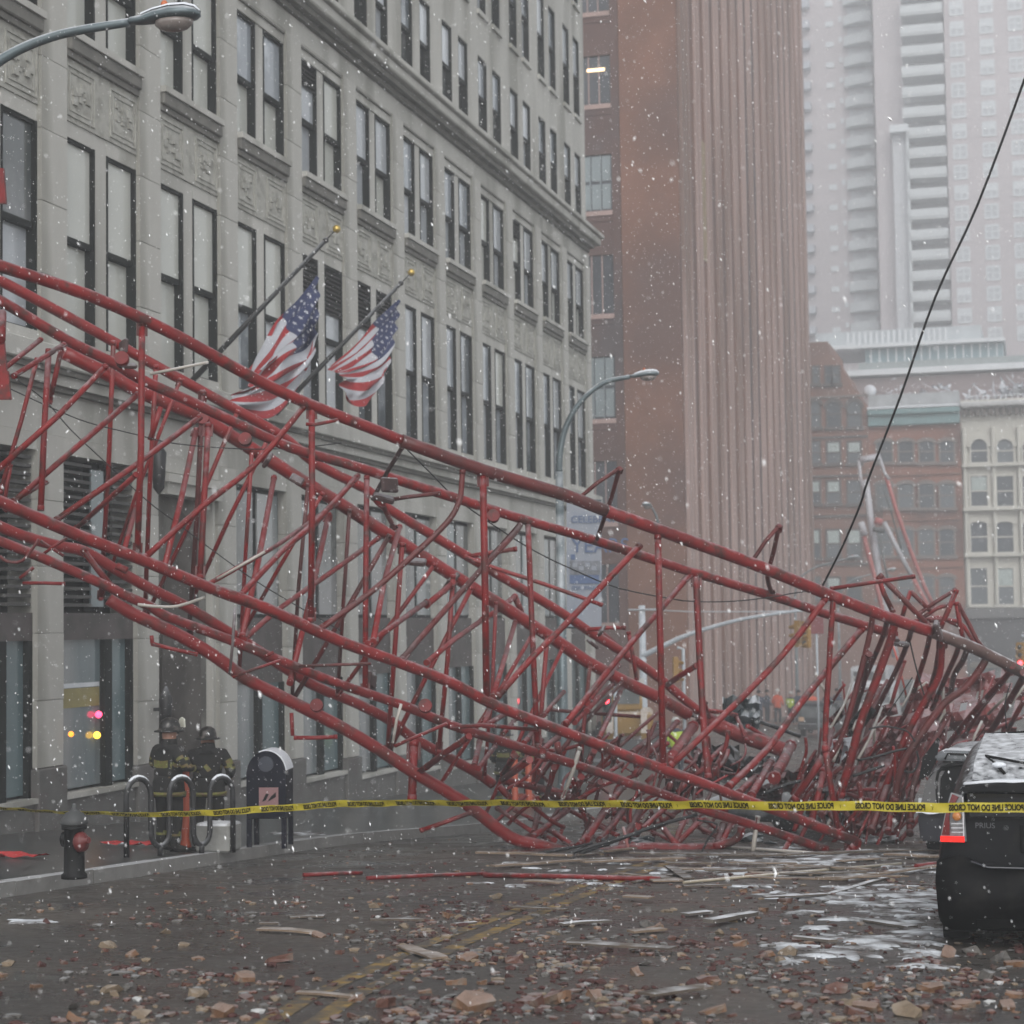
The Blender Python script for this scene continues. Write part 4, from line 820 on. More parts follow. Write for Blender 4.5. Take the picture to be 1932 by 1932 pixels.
# ================================================================ flags
def flag(tip, base, fl, label, z_tip_x, seed):
    """tip/base in photograph measure; tip hangs over the pavement at X=z_tip_x, base is fixed to the wall"""
    K = empty('flagpole', (0, 0, 0), label=label[0], cat='flagpole', group='flagpoles on the limestone front')
    T = on_x(*tip, z_tip_x); Bv = on_x(*base, FX + .05)
    e = Bv + (T - Bv) * .955
    tube('pole', [Bv, Bv + (T - Bv) * .93], [.055, .038], DARKIRON, K)
    bm = bmesh.new(); bmesh.ops.create_icosphere(bm, subdivisions=1, radius=.06, matrix=Matrix.Translation(Bv + (T - Bv) * .93)); bmobj('pulley', bm, DARKIRON, K, smooth=True)
    tube('spindle', [Bv + (T - Bv) * .93, T], .012, DARKIRON, K, seg=6)
    bm = bmesh.new(); bmesh.ops.create_icosphere(bm, subdivisions=2, radius=.075, matrix=Matrix.Translation(T)); bmobj('gilt_ball', bm, M('gilt', (.55, .40, .12), .3, metal=.7), K, smooth=True)
    # cloth: quad control net in photograph measure + distance off the wall
    F = bpy.data.objects.new('flag', bpy.data.meshes.new('flag')); COL.objects.link(F)
    nu, nv = 65, 48   # u: 13 stripes x 5 along the hoist, v: along the fly
    U = len(fl); V = len(fl[0])
    def ctrl(i, j): x, y, X = fl[min(max(i, 0), U - 1)][min(max(j, 0), V - 1)]; return on_x(x, y, X)
    C = [[ctrl(i, j) for j in range(V)] for i in range(U)]
    def cat(p0, p1, p2, p3, t): return .5 * ((2 * p1) + (p2 - p0) * t + (2 * p0 - 5 * p1 + 4 * p2 - p3) * t * t + (3 * p1 - p0 - 3 * p2 + p3) * t ** 3)
    def ev(u, v):
        su = u * (U - 1); i = min(int(su), U - 2); tu = su - i; sv = v * (V - 1); j = min(int(sv), V - 2); tv = sv - j
        rows = []
        for a in range(-1, 3):
            ii = min(max(i + a, 0), U - 1); rows.append(cat(*[C[ii][min(max(j + b, 0), V - 1)] for b in (-1, 0, 1, 2)], tv))
        return cat(*rows, tu)
    bm = bmesh.new(); rr = random.Random(seed)
    g = []
    for a in range(nu + 1):
        r = []
        for b in range(nv + 1):
            u, v = a / nu, b / nv; p = ev(u, v)
            fold = .06 * v ** .6 * math.sin(u * 19 + v * 3 + seed) + .04 * math.sin(u * 37 - v * 7)
            r.append(bm.verts.new(p + Vector((fold, fold * .4, 0)) + Vector((0, .03 * math.sin(v * 11 + u * 9), 0))))
        g.append(r)
    for a in range(nu):
        for b in range(nv):
            f = bm.faces.new((g[a][b], g[a + 1][b], g[a + 1][b + 1], g[a][b + 1])); f.smooth = True
            st = a // 5; can = st < 7 and b < nv * .40
            f.material_index = 2 if can else (0 if st % 2 == 0 else 1)
    # stars as small five-pointed marks 3 mm proud of the canton
    bm.to_mesh(F.data); bm.free()
    FR = M('flag_red', (.27, .016, .02), .8, .15, 6); FW = M('flag_white', (.38, .39, .42), .8, .05, 6); FB = M('flag_blue', (.022, .03, .085), .8, .15, 6)
    for x in (FR, FW, FB): F.data.materials.append(x)
    tag(F, label[1], 'flag', 'flags on the limestone front')
    bm = bmesh.new()
    for row in range(9):
        for c in range(6 if row % 2 == 0 else 5):
            u0 = (row + 1) / 10 * 7 / 13; v0 = ((c + .5 + (0 if row % 2 == 0 else .5)) / 6) * .40
            for side in (1, -1):
                ring = []
                o_ = ev(u0, v0); 
                for k in range(10):
                    rad = (.020 if k % 2 == 0 else .009); t = 2 * math.pi * k / 10
                    uu, vv = u0 + rad * math.cos(t), v0 + rad * math.sin(t) * .75
                    p = ev(uu, vv); fold = .06 * max(vv, 0) ** .6 * math.sin(uu * 19 + vv * 3 + seed) + .04 * math.sin(uu * 37 - vv * 7)
                    q = p + Vector((fold, fold * .4, 0)) + Vector((0, .03 * math.sin(vv * 11 + uu * 9), 0))
                    nrm = (ev(uu + .01, vv) - p).cross(ev(uu, vv + .01) - p).normalized()
                    ring.append(bm.verts.new(q + nrm * .006 * side))
                bm.faces.new(ring)
    bmobj('star', bm, FW, F, recalc=False)['kind'] = 'stuff'
    bpy.data.objects[F.name].children[0]['kind'] = 'stuff'
XT = -11.9
flag((635, 432), (340, 742), [
    [(597, 520, -12.3), (562, 566, -12.5), (522, 606, -12.6), (496, 655, -12.6), (478, 698, -12.5)],
    [(599, 565, -12.2), (574, 604, -12.2), (536, 640, -12.4), (506, 680, -12.2), (476, 712, -12.4)],
    [(597, 622, -12.1), (580, 652, -12.3), (546, 668, -12.0), (505, 700, -12.3), (466, 728, -12.1)],
    [(590, 665, -12.2), (566, 700, -12.0), (530, 724, -12.2), (482, 742, -12.0), (440, 752, -12.3)],
    [(574, 700, -12.1), (545, 752, -12.2), (502, 788, -12.0), (455, 780, -12.2), (420, 762, -12.2)]],
    ('long dark flagpole with a gilt ball, left of the pair on the limestone front', 'American flag with a broad hanging canton on the left flagpole, half behind the boom'), XT, 1)
flag((776, 514), (490, 812), [
    [(752, 565, -12.4), (728, 592, -12.6), (700, 618, -12.7), (662, 654, -12.8), (622, 692, -12.9)],
    [(749, 600, -12.2), (722, 628, -12.4), (695, 652, -12.5), (660, 682, -12.6), (628, 700, -12.7)],
    [(744, 640, -12.1), (722, 668, -12.2), (695, 687, -12.4), (662, 698, -12.4), (639, 702, -12.5)],
    [(732, 688, -12.1), (713, 708, -12.2), (690, 717, -12.1), (664, 718, -12.3), (646, 716, -12.3)],
    [(712, 735, -12.1), (702, 752, -12.1), (688, 765, -12.1), (668, 766, -12.2), (654, 748, -12.2)]],
    ('dark flagpole with a gilt ball, the right one of the pair on the limestone front', 'American flag blown narrow with wavy stripes on the right flagpole'), XT, 4)

# ================================================================ the fallen crane
class Fr:                       # reading frames: crops of the photograph at their own scale
    def __init__(s, ox, oy, k): s.ox, s.oy, s.k = ox, oy, k
    def __call__(s, x, y): return (s.ox + x * s.k, s.oy + y * s.k)
l4, l5, l6, l8, l9 = Fr(0, 644, 1 / 3), Fr(644, 644, 1 / 3), Fr(1288, 644, 1 / 3), Fr(644, 1288, 1 / 3), Fr(1288, 1288, 1 / 3)
fc, fd, fe, ff, fi, fj, fh = Fr(0, 1006.25, .20833), Fr(402.5, 1006.25, .20833), Fr(805, 1006.25, .20833), Fr(402.5, 644, .20833), Fr(1106.9, 1257.8, .20833), Fr(805, 1308.1, .20833), Fr(1449, 1086.75, .25)
ident = Fr(0, 0, 1)
def zlin(x, a, b, x0=0, x1=1600): return a + (b - a) * (x - x0) / (x1 - x0)
zA = lambda x: zlin(x, 21.3, 26.4)      # near side of the boom
zB = lambda x: zlin(x, 23.4, 28.0)      # its far side
zC = lambda x: zlin(x, 25.0, 31.0)      # second boom, far
zD = lambda x: zlin(x, 25.6, 32.5)
zF = lambda x: zlin(x, 23.0, 26.6)
zH = lambda x: zlin(x, 24.6, 26.9, 0, 1100)
def member(par, name, fr, pts, wpx, z0, z1=None, mat=None, bend=False):
    """pts in frame measure, wpx = thickness in full-photo (1932) measure; z0,z1 distances (numbers or functions of x)"""
    q = [fr(*p) for p in pts]; n = len(q); out = []
    for i, (x, y) in enumerate(q):
        a = z0(x) if callable(z0) else z0
        b = a if z1 is None else (z1(x) if callable(z1) else z1)
        t = i / max(n - 1, 1); zz = a + (b - a) * t
        out.append(at(x, y, zz))
    zz = (z0(q[0][0]) if callable(z0) else z0)
    r = wpx * zz / FPX / 2
    if bend or n > 3: out = smooth_path(out, 3)
    rs = [r * R_.uniform(.98, 1.02) for _ in out]
    if name in ('brace', 'strut') and wpx > 7 and (out[-1] - out[0]).length > .5:
        bm = bmesh.new(); add_tube(bm, out, rs, 8)
        for e0, e1 in ((out[0], out[1]), (out[-1], out[-2])):
            d = (e1 - e0).normalized(); add_tube(bm, [e0 - d * r * .4, e0 + d * r * 1.1], r * 1.13, 8, mi=0)
            if R_.random() < .45: q0 = e0 + d * r * 2; box(bm, -r * 2.0, r * 2.0, -r * 1.6, r * 1.6, -.008, .008, mi=1, mtx=Matrix.Translation(q0) @ d.to_track_quat('X', 'Z').to_matrix().to_4x4())
        return bmobj(name, bm, [mat or RED, REDR], par)
    return tube(name, out, rs, mat or RED, par, seg=10 if wpx > 14 else 8)
def boom():
    B1 = empty('near_crane_boom', (0, 0, 0), label='long red lattice crane boom fallen across the street, the nearer and higher one', cat='crane boom')
    B2 = empty('rear_crane_boom', (0, 0, 0), label='brighter red lattice boom lying behind the near one and dropping to the road', cat='crane boom')
    # ---- chords
    A = [(-60, 478), (0, 502), (167, 557), (333, 633), (483, 716), (587, 764), (700, 808), (757, 831), (911, 887), (1057, 931), (1144, 964), (1288, 1016), (1421, 1064), (1524, 1106), (1624, 1146), (1699, 1173), (1761, 1193)]
    member(B1, 'chord', ident, A[:8], 24, zA, mat=RED); member(B1, 'chord', ident, A[7:11], 25, zA, mat=REDR); member(B1, 'chord', ident, A[10:], 24, zA, mat=RED)
    member(B1, 'chord', ident, [(1757, 1192), (1824, 1217), (1880, 1243), (1932, 1270), (2010, 1312)], 23, zA, mat=M('grey_brown_scraped_tube', (.085, .045, .038), .6, .4, 3, bump=.3, snow=.6, snow_scale=7, snow_z=.5))
    Bc = [(-60, 540), (0, 567), (127, 642), (213, 684), (267, 716), (367, 761), (500, 824), (567, 851), (644, 872), (761, 909), (857, 939), (977, 977), (1127, 1021), (1288, 1074), (1321, 1084), (1455, 1124), (1555, 1157), (1621, 1177), (1690, 1198)]
    member(B1, 'chord', ident, Bc, 21, zB)
    E_ = [(-60, 920), (0, 946), (133, 1004), (267, 1056), (400, 1111), (500, 1147), (644, 1211), (744, 1247), (851, 1288), (944, 1335), (1111, 1398), (1211, 1437), (1315, 1474), (1409, 1510), (1482, 1536), (1615, 1588)]
    member(B1, 'chord', ident, E_, 24, zA)
    Fc = [(-60, 995), (0, 1021), (83, 1054), (200, 1105), (233, 1122), (283, 1144), (317, 1164), (433, 1207), (540, 1251), (644, 1292), (761, 1331), (851, 1368), (944, 1398), (1111, 1451), (1190, 1479), (1253, 1499), (1336, 1531), (1419, 1556), (1503, 1584), (1560, 1604)]
    member(B1, 'chord', ident, Fc, 20, zF)
    C_ = [(-20, 525), (7, 533), (110, 588), (213, 644), (247, 664), (367, 730), (483, 794), (545, 832), (596, 875), (694, 925), (727, 956), (811, 1007), (884, 1051), (961, 1097), (1061, 1157), (1111, 1191), (1164, 1224), (1237, 1274), (1294, 1322), (1317, 1341)]
    member(B2, 'chord', ident, C_, 21, zD, mat=REDB)
    D_ = [(120, 665), (213, 711), (267, 741), (367, 781), (417, 811), (483, 852), (567, 905), (644, 952), (777, 1037), (911, 1121), (1044, 1205), (1107, 1248), (1180, 1287), (1242, 1316), (1300, 1349)]
    member(B2, 'chord', ident, D_, 27, zC, mat=REDB)
    member(B2, 'chord', ident, [(1317, 1350), (1390, 1385), (1450, 1405), (1492, 1420)], 30, 31.3)
    G_ = [(-20, 985), (40, 1010), (110, 1030), (158, 1040), (219, 1075), (292, 1115), (344, 1140), (409, 1179), (460, 1210), (586, 1290), (673, 1327), (746, 1365), (777, 1391), (894, 1455), (930, 1480)]
    member(B2, 'chord', ident, G_, 22, lambda x: zlin(x, 25.2, 29.3, 0, 930), mat=REDB)
    H_ = [(205, 1130), (250, 1158), (333, 1196), (402, 1236), (465, 1281), (544, 1321), (640, 1370), (705, 1408), (777, 1455), (877, 1515), (961, 1579), (1013, 1593), (1065, 1607)]
    member(B2, 'chord', ident, H_, 25, zH, mat=REDB)
    member(B2, 'chord', ident, [(948, 1472), (1034, 1490), (1084, 1502)], 15, 28.6)
    member(B2, 'chord', ident, [(1100, 1616), (1117, 1612), (1211, 1600), (1290, 1602), (1345, 1600)], 21, 26.6)
    member(B2, 'chord', ident, [(1345, 1598), (1380, 1588), (1396, 1574), (1399, 1560)], 16, 26.6)
    m = lambda fr, pts, wpx, z0, z1=None, par=B1, mat=None, bend=False: member(par, 'brace', fr, pts, wpx, z0, z1, mat, bend)
    # ---- near face of the near boom
    m(ident, [(268, 608), (266, 850), (259, 1050)], 13, zA); m(ident, [(588, 765), (589, 960), (586, 1172)], 13, zA)
    m(ident, [(911, 890), (915, 1100), (918, 1322)], 14, zA); m(ident, [(1241, 1010), (1246, 1220), (1251, 1446)], 13, zA)
    m(fh, [(495, 150), (475, 420), (460, 700), (440, 1000), (430, 1300)], 11, zA); m(fh, [(430, 1300), (470, 1560), (530, 1930)], 12, zA)
    m(l4, [(820, 1225), (1150, 930), (1440, 700), (1720, 370)], 12, zA)
    m(l4, [(-10, 725), (330, 420), (600, 140)], 12, zA); m(l4, [(30, 950), (270, 740), (780, 300)], 12, zF, zB)
    m(ident, [(606, 1185), (700, 1117), (777, 1050), (830, 1000), (855, 970), (868, 940), (871, 915), (873, 888)], 12, zA, mat=REDR)
    m(fe, [(640, 1480), (960, 1120), (1300, 780), (1930, 110)], 13, zA, zA)
    m(ident, [(1067, 1365), (1140, 1275), (1207, 1194), (1255, 1140), (1300, 1086)], 12, zA, zB)
    m(ident, [(1265, 1445), (1355, 1360), (1451, 1264), (1505, 1200), (1557, 1130)], 13, zA)
    m(ident, [(1376, 1483), (1449, 1412), (1509, 1329), (1559, 1267), (1626, 1187)], 14, zA, zB)
    m(l4, [(320, 1010), (770, 700), (1130, 430)], 12, zF, zB); m(l4, [(430, 1060), (770, 755)], 10, zF, zA)
    m(l4, [(1160, 1385), (1560, 1160), (1932, 900)], 10, zA, zC); m(l4, [(1230, 1345), (1370, 1265), (1500, 1190)], 5, 22.0, mat=PALEROD)
    m(ident, [(453, 1124), (532, 1040), (605, 975), (673, 900)], 12, zA, zB)
    m(ident, [(460, 1207), (525, 1150), (620, 1083), (715, 1015)], 11, zF, zC, mat=REDB)
    m(fd, [(1400, 1000), (1932, 620)], 12, zA, 27); m(fe, [(0, 650), (240, 450)], 12, 27, 28, mat=REDB)
    m(ident, [(757, 1246), (805, 1190), (909, 1073), (972, 1005), (981, 990)], 12, zA, zB, mat=REDR)
    m(fe, [(0, 1170), (250, 960), (510, 780)], 11, zF, 28, mat=REDB); m(fe, [(510, 780), (640, 700), (800, 570)], 11, 28, 29.5, mat=REDB)
    m(fe, [(600, 1480), (700, 1150), (800, 810)], 11, zA, 28.5, mat=REDB)
    m(l5, [(180, 1700), (240, 1370), (330, 1050)], 12, zA, 28, mat=REDB)
    for a, b_ in (((547, 1288), (620, 971)), ((457, 1201), (517, 901)), ((310, 1071), (370, 811))): m(ident, [a, ((a[0] + b_[0]) / 2 + 2, (a[1] + b_[1]) / 2), b_], 12, zF, zC, mat=REDB)
    m(l4, [(700, 1190), (770, 940)], 11, zF, 25, mat=REDB); m(l4, [(850, 560), (910, 370)], 11, 25.3, mat=REDB)
    m(ident, [(77, 961), (84, 800), (92, 661)], 12, zF, zB); m(ident, [(393, 801), (385, 950), (377, 1091)], 12, zB, zF)
    m(ident, [(692, 900), (690, 1100), (689, 1312)], 11, zB, zF); m(ident, [(996, 985), (1002, 1140), (1014, 1410)], 11, zB, zF)
    m(ident, [(1313, 1082), (1321, 1258), (1328, 1372), (1336, 1468)], 13, zB, zF)
    m(l4, [(0, 860), (120, 450), (210, 100)], 9, zF, zB); m(l4, [(280, 350), (350, 30)], 10, 24); m(l4, [(20, 940), (60, 700)], 8, 23.8)
    m(l4, [(-20, 190), (230, -10)], 10, 22, 23); m(l4, [(80, 195), (360, 20)], 11, 22, 23.2); m(l4, [(75, 900), (260, 800)], 9, zF, 24)
    # ---- top face links between the two upper chords and odd stubs
    m(l4, [(850, 185), (1000, 155), (1180, 118)], 6, 22, mat=PALEROD); m(ff, [(840, 750), (920, 755), (1130, 710)], 7, 22.8); m(ff, [(1310, 1215), (930, 1650), (620, 1900)], 9, zC, zF, mat=REDR)
    m(l5, [(345, 600), (265, 730), (180, 890)], 9, zA, zB, mat=M('dark_scorched_strut', (.05, .022, .02), .6, .4, 4, snow=.3)); m(l5, [(230, 905), (380, 880), (560, 860)], 8, 25, mat=REDR)
    m(l5, [(235, 920), (262, 985), (300, 1055)], 10, 25, 26.5, mat=REDB)
    m(l5, [(1355, 880), (1450, 800), (1570, 722)], 8, 25.4, mat=REDR); m(l5, [(1575, 722), (1530, 880), (1440, 1140)], 9, 25.4, zB, mat=REDR)
    m(l5, [(700, 1222), (850, 1195), (990, 1175)], 9, 28.8, mat=REDB); m(l5, [(700, 1220), (860, 1280), (1150, 1375), (1475, 1492)], 8, 28.6, mat=REDB)
    m(l5, [(840, 1230), (1010, 1040)], 10, 27.5, zB, mat=REDR)
    m(l5, [(1380, 1635), (1500, 1622), (1605, 1620)], 8, 30, mat=REDB); m(l5, [(1625, 1645), (1650, 1780), (1672, 1915)], 8, 30); m(l5, [(980, 1440), (1020, 1535)], 12, 29.6, mat=REDB); m(l5, [(1440, 1640), (1560, 1740)], 20, 30.8, mat=REDR)
    m(l6, [(400, 1235), (470, 1130), (545, 1045)], 8, 26.5, mat=REDR); m(l6, [(545, 1045), (515, 1190), (480, 1335), (510, 1435)], 9, 26.5, zB, mat=REDR)
    m(l6, [(840, 1400), (1070, 1365), (1310, 1330)], 8, 27); m(l6, [(1110, 1335), (1140, 1430), (1190, 1530)], 10, 28); m(l6, [(1115, 1325), (1250, 1460), (1390, 1610)], 11, 28, mat=REDR)
    m(l6, [(1240, 1570), (1265, 1480), (1292, 1412)], 9, 29); m(l6, [(1290, 1415), (1345, 1470), (1400, 1525)], 9, 29, mat=REDR)
    m(l6, [(1340, 1540), (1440, 1470), (1545, 1405)], 8, 29, mat=REDR); m(l6, [(1548, 1410), (1500, 1530), (1440, 1665)], 10, 28.5); m(l6, [(1550, 1480), (1568, 1590), (1590, 1705)], 9, 28)
    m(l6, [(1560, 1490), (1620, 1600), (1690, 1725), (1800, 1800)], 9, 28.5, mat=REDR); m(l6, [(1350, 1570), (1440, 1510), (1540, 1480)], 8, 29.6)
    m(l6, [(1400, 1580), (1560, 1585), (1650, 1700), (1760, 1770)], 8, 29.9); m(l6, [(1280, 1590), (1450, 1560), (1560, 1610)], 7, 30.2)
    # ---- bent loose stubs hanging under the left end
    m(l4, [(130, 1368), (250, 1368), (370, 1372)], 7, 22.4); m(l4, [(112, 1342), (190, 1280)], 7, 22.4); m(l4, [(858, 1665), (862, 1712)], 8, 23.8, mat=REDB); m(l4, [(862, 1712), (970, 1740), (1115, 1772)], 8, 23.8, mat=REDB)
    m(l4, [(780, 1490), (900, 1502), (1010, 1498), (1160, 1448)], 6, 22.6, mat=PALEROD); m(l4, [(1330, 1505), (1318, 1700), (1300, 1885)], 6, 22.4, mat=M('grey_rod', (.10, .075, .075), .5, .3, 5, snow=.3))
    m(l4, [(1318, 1902), (1440, 1855), (1590, 1805)], 6, 22.4); m(ident, [(563, 1257), (644, 1254), (700, 1252)], 6, 23, mat=REDR); m(l4, [(1500, 1785), (1550, 1760)], 7, 23)
    m(l4, [(220, 1120), (130, 1240), (40, 1245), (0, 1215)], 6, 22.5, mat=REDR); m(l4, [(250, 1200), (380, 1110)], 6, 22.8); m(l4, [(230, 1130), (360, 1215)], 6, 24)
    m(l4, [(470, 1180), (560, 1300), (640, 1400)], 12, 24.5); m(l4, [(660, 1270), (720, 1300)], 14, 24.6, mat=REDB)
    m(ident, [(744, 1408), (790, 1388), (844, 1365)], 7, 23.6); m(ident, [(851, 1372), (911, 1368), (1014, 1377)], 8, 24.6); m(ident, [(757, 1328), (748, 1360), (741, 1402)], 6, 23.6, mat=PALEROD)
    m(ident, [(550, 1345), (551, 1368), (552, 1388)], 8, 25, mat=REDB); m(ident, [(556, 1392), (595, 1392), (635, 1390)], 8, 25, mat=REDB)
    m(ident, [(781, 1400), (779, 1455), (777, 1510)], 17, 26.5, zH, mat=REDB); m(ident, [(791, 1457), (840, 1420), (884, 1391)], 12, zH, 25, mat=REDB)
    m(ident, [(794, 1567), (840, 1551), (888, 1533)], 9, 26.2, mat=REDB)
    for c, zz in ((l8(475, 132), 24.2), (l5(-140, 1932 + 130), 25.4), (l4(690, 100), 23.2), (l4(1150, 440), 26), (l5(860, 990), 25.5), (ff(290, 890), 24.6)):
        bm = bmesh.new(); p = at(c[0], c[1], zz); lathe(bm, [(.085, -.05), (.09, 0), (.085, .05)], 14, mtx=Matrix.Translation(p) @ Matrix.Rotation(1.3, 4, Vector((1, .3, 0)))); bmobj('end_cap', bm, RED, B1)
    for x0, x1, y0, y1, zz in ((-30, 11, 317, 384, 21.0), (-30, 20, 700, 754, 21.6), (-30, 12, 640, 701, 21.65)):
        bm = bmesh.new(); q = [at(x0, y1, zz), at(x1, y1, zz), at(x1 - 5, y0, zz), at(x0, y0, zz)]; f = [bm.verts.new(v) for v in q]; g_ = [bm.verts.new(v + Vector(FF) * .06) for v in q]
        bm.faces.new(f); bm.faces.new(g_[::-1])
        for i in range(4): bm.faces.new((f[i], f[(i + 1) % 4], g_[(i + 1) % 4], g_[i]))
        bmobj('connector_plate', bm, RED, B1)
    tube('plate_rod', [at(2, 642, 21.6), at(4, 590, 22)], .05, RED, B1)
    # joint plates and clamps where braces meet chords
    rr = random.Random(11)
    for x, y, zz in ((735, 915, 24.6), (724, 940, 24.8), (1118, 1215, 29.3), (1135, 1190, 29), (1165, 1287, 30), (1185, 1290, 30.3), (700, 1283, 26), (505, 868, 26), (240, 690, 23.8), (233, 655, 23.8), (1685, 1205, 27.6), (1700, 1215, 27.8), (560, 905, 26), (1310, 1350, 31.3), (1770, 1190, 26.8), (785, 1060, 27), (850, 1100, 28.2)):
        p = at(x, y, zz); bm = bmesh.new(); s = rr.uniform(.07, .13); box(bm, -s * 1.3, s * 1.3, -s, s, -s * .35, s * .35, mtx=Matrix.Translation(p) @ Matrix.Rotation(rr.uniform(0, 3), 4, Vector((rr.random(), rr.random(), rr.random())).normalized()))
        bmesh.ops.bevel(bm, geom=list(bm.edges), offset=.02, segments=1, affect='EDGES'); bmobj('clamp', bm, M('dark_scorched_strut', (.05, .022, .02), .6), B1)
    def along(P, x): return float(np.interp(x, [p[0] for p in P], [p[1] for p in P]))
    rr = random.Random(31); x = 190
    while x < 1120:
        top = D_ if x > 420 else C_
        for dx, w_ in ((rr.uniform(150, 185), rr.uniform(7, 9.5)), (rr.uniform(18, 34), rr.uniform(7, 10))):
            bot = H_ if rr.random() < .6 and x < 1000 else G_
            y0 = along(bot, x) if x < (1000 if bot is H_ else 925) else 1480; y1 = along(top, x + dx)
            mid = (x + dx * .5 + rr.uniform(-5, 5), (y0 + y1) / 2 + rr.uniform(-5, 5)); za = 26.6 + (x / 1100) * 2.0
            m(ident, [(x, y0), mid, (x + dx, y1)], w_, za, zC(x + dx) - .3, par=B2, mat=rr.choice([REDB, REDB, REDR]))
        x += rr.uniform(78, 100)
    # ---- lower middle: tangle between the two booms
    g = lambda fr, pts, wpx, z0, z1=None, mat=None: member(B2, 'brace', fr, pts, wpx, z0, z1, mat or R_.choice([RED, REDB, RED, REDR]))
    for pts, wp, z0, z1 in [([(430, 660), (455, 550), (480, 440)], 12, 26, 28), ([(470, 680), (540, 580), (620, 480)], 10, 26, 28), ([(0, 670), (170, 540), (380, 390)], 11, 26, 24.5), ([(690, 730), (750, 640), (800, 570)], 11, 27, 26),
            ([(690, 780), (820, 690), (930, 605)], 12, 27, 25), ([(520, 290), (545, 210), (570, 140)], 10, 25, 27), ([(540, 290), (620, 240), (700, 190)], 11, 25, 27), ([(690, 370), (760, 290), (800, 240)], 9, 25.5, 28), ([(880, 450), (950, 370)], 11, 25.5, 27),
            ([(985, 470), (995, 360)], 12, 27, 28), ([(1080, 950), (1120, 810), (1155, 670)], 11, 27, 25.5), ([(1050, 520), (1120, 450), (1190, 395)], 12, 25, 27), ([(1250, 290), (1380, 140), (1510, -10)], 14, 25, 29),
            ([(1340, 260), (1470, 130), (1600, 0)], 11, 26, 30), ([(1060, 200), (1140, 100), (1240, -10)], 9, 26, 29), ([(1560, 410), (1650, 220), (1750, -5)], 10, 26, 30), ([(1480, 620), (1520, 520)], 10, 28, 27), ([(1340, 930), (1400, 760)], 12, 28, 27.5),
            ([(1370, 970), (1470, 890), (1570, 805)], 10, 27, 26), ([(1385, 955), (1560, 850), (1690, 800), (1770, 790)], 8, 26.2, 26), ([(1180, 440), (1200, 560)], 13, 28, 28), ([(1310, 770), (1360, 900)], 9, 27, 27.5), ([(1120, 150), (1500, 180), (1932, 212)], 7, 29, 29.5),
            ([(960, 1300), (1120, 1180), (1280, 1050)], 12, 26.8, 28), ([(965, 1260), (990, 1150), (1010, 1040)], 10, 27, 28.5), ([(640, 1040), (800, 1150), (980, 1270)], 9, 28, 27), ([(655, 840), (700, 890), (760, 950)], 13, 27.5, 27.5),
            ([(1280, 1050), (1500, 1170), (1730, 1290)], 9, 28, 27.5), ([(1405, 1040), (1430, 1130), (1470, 1230)], 9, 27, 27.5), ([(1380, 1375), (1500, 1220), (1620, 1060)], 12, 26.8, 28), ([(1570, 1320), (1690, 1190), (1800, 1040)], 11, 27, 28),
            ([(1740, 1440), (1840, 1260), (1932, 1100)], 12, 26.7, 28), ([(1100, 1230), (1210, 1300), (1330, 1385)], 11, 27.5, 27), ([(1530, 1200), (1640, 1240), (1740, 1290)], 8, 28, 28), ([(1700, 1080), (1820, 1140), (1932, 1210)], 9, 28, 28), ([(800, 1060), (980, 1150)], 8, 29, 28.5),
            ([(1140, 930), (1340, 940)], 15, 27.8, 27.5), ([(1000, 930), (1010, 970)], 8, 27, 27), ([(1060, 1290), (1150, 1330)], 11, 27.5, 27)]: g(fj, pts, wp, z0, z1)
